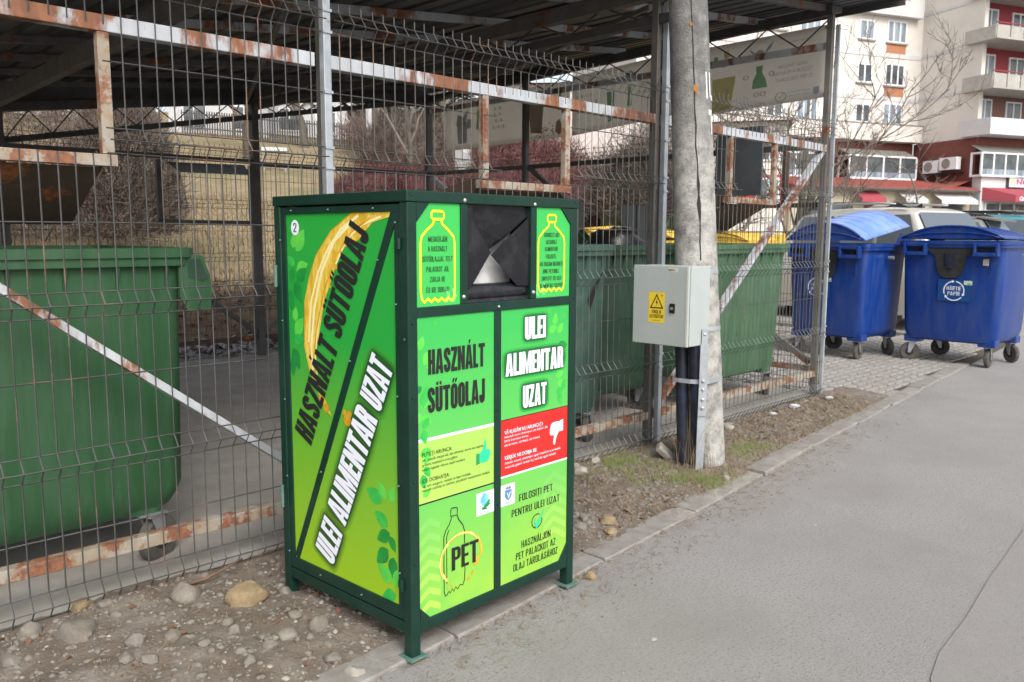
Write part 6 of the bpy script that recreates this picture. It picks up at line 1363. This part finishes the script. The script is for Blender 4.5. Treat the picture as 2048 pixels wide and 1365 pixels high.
def window(fr, u0, z0, u1, z1, n, gl='glass', d=0, sill=True):
    f = MB(); t = .09; f.prism(rect(u0, z0, u0+t, z1), fr, d-.05, d+.04); f.prism(rect(u1-t, z0, u1, z1), fr, d-.05, d+.04); f.prism(rect(u0+t, z1-t, u1-t, z1), fr, d-.05, d+.038); f.prism(rect(u0+t, z0, u1-t, z0+t), fr, d-.05, d+.038)
    for i in range(1, n): u = u0+(u1-u0)*i/n; f.prism(rect(u-.05, z0+t, u+.05, z1-t), fr, d-.05, d+.034)
    w0 = apt(f, 'window', 'pvc')
    for i in range(n):
        a, b_ = u0+(u1-u0)*i/n+.045, u0+(u1-u0)*(i+1)/n-.045
        g_ = MB().prism(rect(a, z0+t*.8, b_, z1-t*.8), fr, d-.04, d+.010); g_.build('pane', M[gl], None).parent = w0
    if sill: 
        s2 = MB().prism(rect(u0-.08, z0-.09, u1+.08, z0-.002), fr, d-.04, d+.12); s2.build('sill', M['kerb'], None).parent = w0
    for ch in kids(w0):
        ch.data.transform(Matrix.Translation(-WL[ab.name]))
for k, z in enumerate((8.28, 10.62, 13.14, 15.7, 18.2)):
    for uo in (0, -6.5, -12.5):
        window(fa, -5.0+uo, z+.02, -3.85+uo, z+1.15, 2, 'glass2' if k in (2, 4) else 'glass')
        window(fa, -2.85+uo, z-.02, -1.33+uo, z+1.28, 3, 'glass2' if k % 2 == 0 else 'glass')
        if k in (1, 2, 3): apt(MB().prism(rect(-2.84+uo, z-.92 if k < 3 else z-.9, -1.34+uo, z-.12), fa, .001, .03), 'brick_infill', 'brick_o')
apt(MB().prism(rect(-6.5, 14.6, -.5, 15.5), fa, .04, .45), 'parapet', 'wallw')
# lower glazed bays
def bay_win(fr, u0, u1, n, z0, z1, zr, d1, lb, roofd=.0):
    f = MB(); w0 = u1-u0
    f.prism(rect(u0, z0-.08, u1, z0+.03), fr, .0, d1); f.prism(rect(u0, z1-.06, u1, z1+.03), fr, .0, d1)
    for i in range(n+1): u = u0+w0*i/n; f.prism(rect(u-.05, z0+.03, u+.05, z1-.06), fr, d1-.10, d1)
    for u in (u0-.0, u1-.08): f.prism(rect(u, z0+.03, u+.08, z1-.06), fr, .0, .10)
    b0 = apt(f, 'glazed_bay', 'pvc', lb)
    for i in range(n):
        a, b_ = u0+w0*i/n+.06, u0+w0*(i+1)/n-.06; q = MB().prism(rect(a, z0+.04, b_, z1-.07), fr, d1-.07, d1-.05).build('pane', M['glass'], None); q.parent = b0; q.data.transform(Matrix.Translation(-WL[ab.name]))
        q = MB().prism(rect(a, z0+.04, b_, z0+.35), fr, d1-.045, d1-.04).build('frosted_strip', M['glass2'], None); q.parent = b0; q.data.transform(Matrix.Translation(-WL[ab.name]))
    sl2 = MB(); m_ = 8
    for i in range(m_):
        a, b_ = u0+w0*i/m_+.04, u0+w0*(i+1)/m_-.04
        q = MB().add([fr(a, z1+.04, d1-.03), fr(b_, z1+.04, d1-.03), fr(b_-(.0), zr-.03, .04), fr(a, zr-.03, .04)], [(0, 1, 2, 3)]).build('roof_pane', mat('aged_roof_glass', (.22, .22, .20), .4) if 'aged_roof_glass' not in bpy.data.materials else bpy.data.materials['aged_roof_glass'], None); q.parent = b0; q.data.transform(Matrix.Translation(-WL[ab.name]))
    q = MB().add([fr(u0, z1+.031, d1), fr(u1, z1+.031, d1), fr(u1, zr, .0), fr(u0, zr, .0)], [(0, 1, 2, 3)]).build('roof_frame', M['balc'], None); q.parent = b0; q.data.transform(Matrix.Translation(-WL[ab.name]+Vector((0, 0, -.03))))
bay_win(fa, -6.1, -.9, 4, 4.95, 6.25, 6.75, 1.0, 'glazed bay with sloped roof on the cream wing')
bay_win(fa, -14.5, -8.5, 4, 4.95, 6.25, 6.75, 1.0, 'second glazed bay further left')
bay_win(frr, -.35, 6.2, 7, 4.98, 6.25, 6.75, .8, 'glazed bay with sloped roof above the shop sign')
# balconies
for z0_, z1_ in ((7.23, 8.15), (9.75, 10.7), (12.45, 13.3), (15.0, 15.9), (17.6, 18.5)):
    w_ = 'wallw' if z0_ < 8 else 'balc'
    b0 = apt(MB().prism(rect(-.4, z0_, 14, z0_+.10), frr, -.9, 1.2), 'balcony', w_)
    if z0_ < 8:
        q = MB().prism(rect(-.4, z0_+.101, 14, z1_), frr, 1.12, 1.2); q.prism(rect(-.4, z0_+.101, -.32, z1_), frr, -.88, 1.119)
        q = q.build('balcony_parapet', M['wallw'], None); q.parent = b0; q.data.transform(Matrix.Translation(-WL[ab.name]))
    else:
        for i in range(12):
            u = -.38+i*1.05; q = MB().prism(rect(u+.03, z0_+.101, u+1.0, z1_-.12), frr, 1.12, 1.17).build('balcony_panel', M['balc'], None); q.parent = b0; q.data.transform(Matrix.Translation(-WL[ab.name]))
        q = MB().prism(rect(-.40, z0_+.101, -.35, z1_-.12), frr, -.88, 1.1).build('balcony_panel', M['balc'], None); q.parent = b0; q.data.transform(Matrix.Translation(-WL[ab.name]))
        q = MB().prism(rect(-.42, z1_-.02, 14, z1_+.03), frr, 1.12, 1.18).build('handrail', M['burg'], None); q.parent = b0; q.data.transform(Matrix.Translation(-WL[ab.name]))
for k, z in enumerate((8.2, 10.75, 13.3, 15.9)):
    window(frr, .35, z, 2.05, z+1.35, 3, 'glass2', -.85, False); window(frr, 3.2, z, 4.5, z+1.3, 2, 'glass', -.85, False)
# air conditioners
for u0, u1, z0_, z1_ in ((-2.25, -1.2, 5.28, 6.02), (-3.6, -2.4, 5.4, 6.12)):
    a0 = apt(MB().prism(rect(u0, z0_, u1, z1_), fs_, .25, .62), 'air_conditioner', 'pvc')
    q = MB().prism(circ((u0+u1)/2+.12, (z0_+z1_)/2, .30, .30, 16), fs_, .621, .64).build('fan_grille', M['kerb'], None); q.parent = a0; q.data.transform(Matrix.Translation(-WL[ab.name]))
apt(MB().prism(rect(-3.6, 5.18, -1.2, 5.24), fs_, .0, .6), 'bracket', 'ink')
# shops at street level
sp_ = root('shop_row', (52, 18, 0), 'low shop row with red tiled canopy in front of the brick storey', 'building')
def spt(mm, name, m, label=None): return mm.build(name, M[m] if isinstance(m, str) else m, sp_, label=label)
spt(MB().prism(rect(-13, 0, -.3, 4.2), fa, .05, 4.3), 'wall', 'shopc'); 
spt(MB().add([fa(-13.3, 4.15, 4.9), fa(-.1, 4.15, 4.9), fa(-.1, 4.9, .5), fa(-13.3, 4.9, .5), fa(-13.3, 4.10, 4.9), fa(-.1, 4.10, 4.9), fa(-.1, 4.85, .5), fa(-13.3, 4.85, .5)], [(0, 1, 2, 3), (7, 6, 5, 4), (0, 4, 5, 1), (1, 5, 6, 2), (2, 6, 7, 3), (3, 7, 4, 0)]), 'roof', 'redtile')
for i in range(40): 
    u = -13.2+i*.33; spt(MB().add([fa(u, 4.16, 4.91), fa(u+.1, 4.16, 4.91), fa(u+.1, 4.91, .5), fa(u, 4.91, .5), fa(u+.05, 4.22, 4.91), fa(u+.05, 4.97, .5)], [(0, 4, 5, 3), (4, 1, 2, 5), (0, 1, 4)]), 'roof_rib', 'redtile')
spt(MB().prism(rect(-13.3, 4.0, -.1, 4.1), fa, 4.85, 4.95), 'gutter', 'dark')
spt(MB().prism(rect(-4.25, 0, -.05, 4.1), fs_, .05, 1.2), 'wall', 'shopc')
spt(MB().add([fs_(-4.25, 4.12, 1.9), fs_(-.05, 4.12, 1.9), fs_(-.05, 4.75, .02), fs_(-4.25, 4.75, .02)], [(0, 1, 2, 3)]), 'roof', 'redtile'); spt(MB().prism(rect(-4.25, 4.0, -.05, 4.1), fs_, 1.85, 1.95), 'gutter', 'dark')
spt(MB().prism(rect(-3.9, .3, -2.4, 3.2), fs_, 1.201, 1.22), 'shop_front', 'glass'); spt(MB().prism(rect(-1.9, 2.9, -.3, 3.3), fs_, 1.3, 2.2), 'awning', 'wallw')
for u0, u1, m_ in ((-12.4, -10.8, 'glass'), (-10.2, -8.8, 'glass'), (-8.0, -7.4, 'brick'), (-6.4, -4.9, 'wallw'), (-4.5, -3.6, 'glass'), (-3.0, -2.5, 'brick'), (-1.9, -.7, 'glass')):
    spt(MB().prism(rect(u0, .2, u1, 3.3), fa, 4.302, 4.33), 'shop_front', m_)
for u0, u1 in ((-8.9, -7.2), (-5.8, -4.2), (-3.2, -.4)):
    spt(MB().add([fa(u0, 3.95, 4.34), fa(u1, 3.95, 4.34), fa(u1, 3.5, 5.1), fa(u0, 3.5, 5.1), fa(u1, 3.3, 5.1), fa(u0, 3.3, 5.1)], [(0, 1, 2, 3), (3, 2, 4, 5)]), 'awning', 'wallw' if u0 > -8 else 'awn')
# right shop with NON-STOP sign and red awning
spt(MB().prism(rect(-.02, 0, 14, 4.9), frr, -.049, .55), 'wall', 'wallw', 'white shop front')
sg = spt(MB().prism(rect(2.0, 4.36, 6.8, 4.95), frr, .56, .72), 'shop_sign', mat('sign_face', (.60, .66, .78), .4))
q = MB(); 
for rct in (rect(1.95, 4.30, 6.85, 4.358), rect(1.95, 4.952, 6.85, 5.0), rect(1.95, 4.3585, 1.998, 4.9515)): q.prism(rct, frr, .55, .74)
q = q.build('sign_frame', M['dark'], None); q.parent = sg; q.data.transform(Matrix.Translation(-WL[sp_.name]))
WL[sg.name] = WL[sp_.name]
M['signred'] = mat('sign_red_letters', (.50, .02, .05), .4)
text('NON-STOP', frr, .728, 'signred', sg, 2.6, 5.8, 4.50, .32, .03, world=True); 
q = MB().flat(circ(2.3, 4.66, .17, .17, 14), frr, .726).build('sign_emblem', mat('sign_yellow_green', (.55, .60, .20), .5), None); q.parent = sg; q.data.transform(Matrix.Translation(-WL[sp_.name]))
aw = spt(MB().add([frr(.1, 4.30, .56), frr(9, 4.30, .56), frr(9, 3.80, 2.2), frr(.75, 3.80, 2.2), frr(.75, 3.42, 2.2), frr(9, 3.42, 2.2), frr(.1, 3.55, .56)], [(0, 1, 2, 3), (3, 2, 5, 4), (0, 3, 4, 6)]), 'awning', 'awn', 'red shop awning')
WL[aw.name] = WL[sp_.name]
for i in range(9): text('Caf', frr, 2.215, 'whprint', aw, 1.05+.85*i, 1.45+.85*i, 3.50, .24, .03, name='lettering', world=True, shear=.3)
for i in range(8): spt(MB().prism(rect(.4+1.15*i, .9, 1.45+1.15*i, 3.35), frr, .552, .58), 'shop_window', 'glass')
spt(MB().prism(rect(.3, 2.95, 9.5, 3.02), frr, .582, .62), 'transom', 'pvc')
for i in range(9): spt(MB().prism(rect(.33+1.15*i, 0, .42+1.15*i, 3.4), frr, .582, .64), 'mullion', 'pvc')
# brick courses on the blank lower wall: real bands
# trees in front of the block
tree('bare_tree', (17.5, 10.2, 0), 7.2, 71, 'bare tree with forked greenish trunk seen through the last bay', spread=.62, trunk=.10, levels=5, first=.25, nb=3, up_=.22, twn=.013)
def fan_tree(p, seed, label, n=13, L0=3.4):
    g = random.Random(seed); r_ = root('bare_tree', p, label, 'tree'); tk, cr = MB(), MB()
    tk.tube([(0, 0, -.2), (.03, .02, .6), (0, .05, 1.3)], .13, 9, .11)
    for k in range(3):
        a = g.uniform(0, 6.3); tk.tube([(0, .05, 1.2), (.25*math.cos(a), .25*math.sin(a), 2.0), (.4*math.cos(a), .4*math.sin(a), 3.2)], .08, 7, .05)
    def twig_(a, d, L_, r0, lev):
        q = a.copy(); pts = [q.copy()]; dd = d.copy(); m_ = 5
        for i in range(m_):
            dd = (dd+Vector((g.gauss(0, .12), g.gauss(0, .12), .07))).normalized(); q = q+dd*L_/m_; pts.append(q.copy())
        cr.tube(pts, r0, 5 if lev < 1 else 3, max(.003, r0*.35), cap=False)
        if lev < 3:
            for i in range((7, 5, 4)[lev]):
                t = g.uniform(.2, .98)*m_; j = min(m_-1, int(t)); b0 = pts[j].lerp(pts[j+1], t-j)
                nd = (dd*.55+Vector((g.gauss(0, .5), g.gauss(0, .5), g.gauss(.12, .3)))).normalized(); twig_(b0, nd, L_*g.uniform(.3, .5), max(.0045, r0*.5), lev+1)
    for k in range(n):
        a = 6.283*k/n+g.uniform(-.2, .2); up2 = g.uniform(.35, 1.5); d = Vector((math.cos(a), math.sin(a), up2)).normalized()
        b0 = Vector((.2*math.cos(a), .2*math.sin(a), g.uniform(1.1, 3.0))); twig_(b0, d, L0*g.uniform(.6, 1.0), .020, 0)
    tk.build('trunk', M['bark'], r_, world=False, smooth=True); cr.build('crown', M['twig'], r_, world=False, smooth=True); return r_
fan_tree((15.4, 7.6, 0), 5, 'wide bare tree whose branches fan out left of the cream apartment windows')
tree('bare_tree', (21, 14.2, 0), 7.5, 72, 'thin bare tree further left and beyond the forked one', spread=.45, trunk=.12, levels=4)
tree('bare_tree', (31, 10.5, 0), 4.6, 73, 'small bare bushy tree in front of the shop canopy', spread=.65, trunk=.07, levels=4, first=.1, nb=3)
tree('bare_tree', (33, 8.0, 0), 4.2, 74, 'low bare tree left of the red awning', spread=.7, trunk=.06, levels=4, first=.1, nb=3)
# long low building behind the last bay
x, y = az(57.3, 46); lb_ = root('low_building', (x, y, 0), 'low building with red and cream walls and brown roof, seen through the last bay', 'building', rz=R(-60))
MB().box(-8, 0, 0, 4.6, 8, 3.0).build('wall', M['wallc'], lb_, world=False); MB().box(-8, .001, 3.001, 4.6, 8, 4.6).build('wall', mat('bright_red_render', (.45, .045, .035), .8), lb_, world=False, label='red upper wall'); MB().box(-8, -.02, 4.601, 4.6, 8, 7.3).build('wall', M['wallc'], lb_, world=False)
MB().add([(-8.4, -.6, 7.3), (5, -.6, 7.3), (5, 4, 7.8), (-8.4, 4, 7.8), (-8.4, 8.6, 7.3), (5, 8.6, 7.3)], [(0, 1, 2, 3), (3, 2, 5, 4)]).build('roof', M['tile'], lb_, world=False)
for xx in (-6.5, -4, -1.2, 1.6, 3.7):
    for z in (3.1, 5.3): 
        f = MB().box(xx-.6, -.10, z, xx+.6, -.025, z+1.35).build('window', M['pvc'], lb_, world=False); MB().box(xx-.5, -.12, z+.1, xx-.04, -.101, z+1.25).build('pane', M['glass'], f, world=False); MB().box(xx+.04, -.12, z+.1, xx+.5, -.101, z+1.25).build('pane', M['glass2'], f, world=False)

# ------------------------------------------------------------------ parked cars
def car(loc, rz, body, label, hgt=1.62, L_=4.5, rails=None, spoiler=False, wagon=True, rake=.45):
    c = root('parked_car', loc, label, 'car', 'cars parked behind the blue bins', rz); w_ = .88
    hb = .92*hgt/1.5; st = [(-L_/2, .45, .60, .62, .5), (-L_/2+.12, .28, .82, .88, .0), (-L_/2+.9, .22, .86, .96, 0), (-.9, .20, w_, hb, 0), (0, .20, w_, hb+.01, 0), (1.2, .20, w_, hb+.02, 0), (L_/2-.25, .24, .84, hb+.03, 0), (L_/2-.03, .32, .80, hb-.02, 0), (L_/2, .42, .74, hb-.12, 0)]
    rings = [[(-hw, y, z0), (-hw-.0, y, (z0+z1)/2+.05), (-hw*.96, y, z1-.05), (-hw*.90, y, z1), (hw*.90, y, z1), (hw*.96, y, z1-.05), (hw, y, (z0+z1)/2+.05), (hw, y, z0)] for y, z0, hw, z1, _ in st]
    MB().loft(rings).build('body', body, c, world=False, auto=45, fix=True)
    # cabin: y stations (front negative)
    yr0, yr1 = -.45, (L_/2-.55 if wagon else L_/2-1.1); rr_ = hgt
    cs_ = [(-1.15, hb-.01, .80), (yr0-.1, rr_-.09, .66), (yr0+.25, rr_-.02, .64), (.5, rr_, .64), (yr1-.25, rr_-.02, .63), (yr1, rr_-.07, .62), (L_/2-.08, hb+.0, .76)]
    def ring(y, zt, hw):
        return [(-hw-.10*(zt > hb+.1), y, hb-.02), (-hw-.02, y, zt-.10), (-hw+.03, y, zt-.03), (-hw+.16, y, zt), (hw-.16, y, zt), (hw-.03, y, zt-.03), (hw+.02, y, zt-.10), (hw+.10*(zt > hb+.1), y, hb-.02)]
    MB().loft([ring(*q) for q in cs_]).build('cabin', body, c, world=False, auto=40, fix=True)
    gl = M['carglass']
    for sx in (-1, 1):
        for (a, b_) in ((-.75, .22), (.30, 1.10), (1.18, yr1-.02)):
            fr = [(a+(.28 if a < 0 else 0), rr_-.13), (b_, rr_-.13), (b_+(.22 if a > 1 else 0), hb+.06), (a-(.12 if a < 0 else 0), hb+.06)]
            MB().add([(sx*(.665+.095*((rr_-.13)-z)/(rr_-.13-hb)+.006), y, z) for y, z in fr], [(0, 1, 2, 3)]).build('side_window', gl, c, world=False)
    y0_, y1_ = yr1+.03, L_/2-.12
    MB().add([(-.56, y0_, rr_-.11), (.56, y0_, rr_-.11), (.66, y1_, hb+.07), (-.66, y1_, hb+.07)], [(0, 1, 2, 3)]).add([], []).build('rear_window', gl, c, world=False).location = (0, .014, .012)
    MB().add([(-.58, yr0-.13, rr_-.12), (.58, yr0-.13, rr_-.12), (.70, -1.06, hb+.05), (-.70, -1.06, hb+.05)], [(3, 2, 1, 0)]).build('windscreen', gl, c, world=False).location = (0, -.016, .014)
    if rails:
        for sx in (-1, 1):
            MB().tube([(sx*.60, y, rr_+z) for y, z in ((-.3, -.01), (-.15, .05), (.4, .065), (1.1, .055), (yr1-.35, .035))], .018, 8).build('roof_rail', M[rails], c, world=False, smooth=True)
            for y in (-.28, yr1-.32): MB().loft([[(sx*.60-.025, y-.22, rr_-.01), (sx*.60+.025, y-.22, rr_-.01), (sx*.60, y-.22, rr_)], [(sx*.60-.03, y-.02, rr_-.01), (sx*.60+.03, y-.02, rr_-.01), (sx*.60, y-.02, rr_+.065)], [(sx*.60-.025, y+.22, rr_-.03), (sx*.60+.025, y+.22, rr_-.03), (sx*.60, y+.22, rr_-.02)]]).build('rail_foot', M['ink'], c, world=False)
    if spoiler: MB().loft([[(-.58, yr1-.1, rr_-.05), (.58, yr1-.1, rr_-.05), (.58, yr1-.1, rr_-.02), (-.58, yr1-.1, rr_-.02)], [(-.55, yr1+.28, rr_-.12), (.55, yr1+.28, rr_-.12), (.55, yr1+.28, rr_-.09), (-.55, yr1+.28, rr_-.09)]]).build('spoiler', body, c, world=False)
    MB().loft([[(-.01, yr1-.5, rr_-.01), (.01, yr1-.5, rr_-.01), (.01, yr1-.36, rr_-.01), (-.01, yr1-.36, rr_-.01)], [(-.004, yr1-.38, rr_+.06), (.004, yr1-.38, rr_+.06), (.004, yr1-.36, rr_+.06), (-.004, yr1-.36, rr_+.06)]]).build('aerial', M['ink'], c, world=False)
    for sx in (-1, 1):
        for y in (-L_/2+.85, L_/2-.85):
            q = MB().lathe([(.20, -.10), (.30, -.105), (.32, -.08), (.32, .08), (.30, .105), (.20, .10)], (sx*.80, y, .32), 'x', 24).build('wheel', M['tyre'], c, world=False, auto=40)
            MB().lathe([(.02, -.112), (.19, -.106), (.19, .106), (.02, .112)], (sx*.80, y, .32), 'x', 16).build('rim', M['steel'], q, world=False)
        MB().box(sx*.60-.10, L_/2-.05, hb-.26, sx*.60+.10, L_/2+.015, hb-.06).build('tail_light', M['signred'], c, world=False)
        MB().box(sx*.95-.07, -.95, hb+.02, sx*.95+.07, -.82, hb+.16).build('door_mirror', body, c, world=False, bevel=.02)
    MB().box(-.26, L_/2+.002, .55, .26, L_/2+.012, .66).build('number_plate', M['whprint'], c, world=False)
    return c
M['carglass'] = mat('car_window_glass', (.10, .12, .14), .08, spec=.9)
cp = lambda n, c_, c2=None: mat(n, c_, .28, .35, spec=.6)
car((14.7, 6.2, 0), R(180-20), cp('champagne_paint', (.58, .56, .50)), 'champagne coloured wagon with silver roof rails behind the blue bins', 1.90, 4.6, 'steel')
car((17.4, 6.5, 0), R(180), cp('grey_paint', (.20, .205, .20)), 'dark grey wagon with rear spoiler right of the champagne one', 1.83, 4.6, 'ink', True)
car((20.6, 6.4, 0), R(180), cp('teal_paint', (.10, .33, .38)), 'teal car beyond the grey wagon at the right edge', 1.92, 4.5, 'ink')
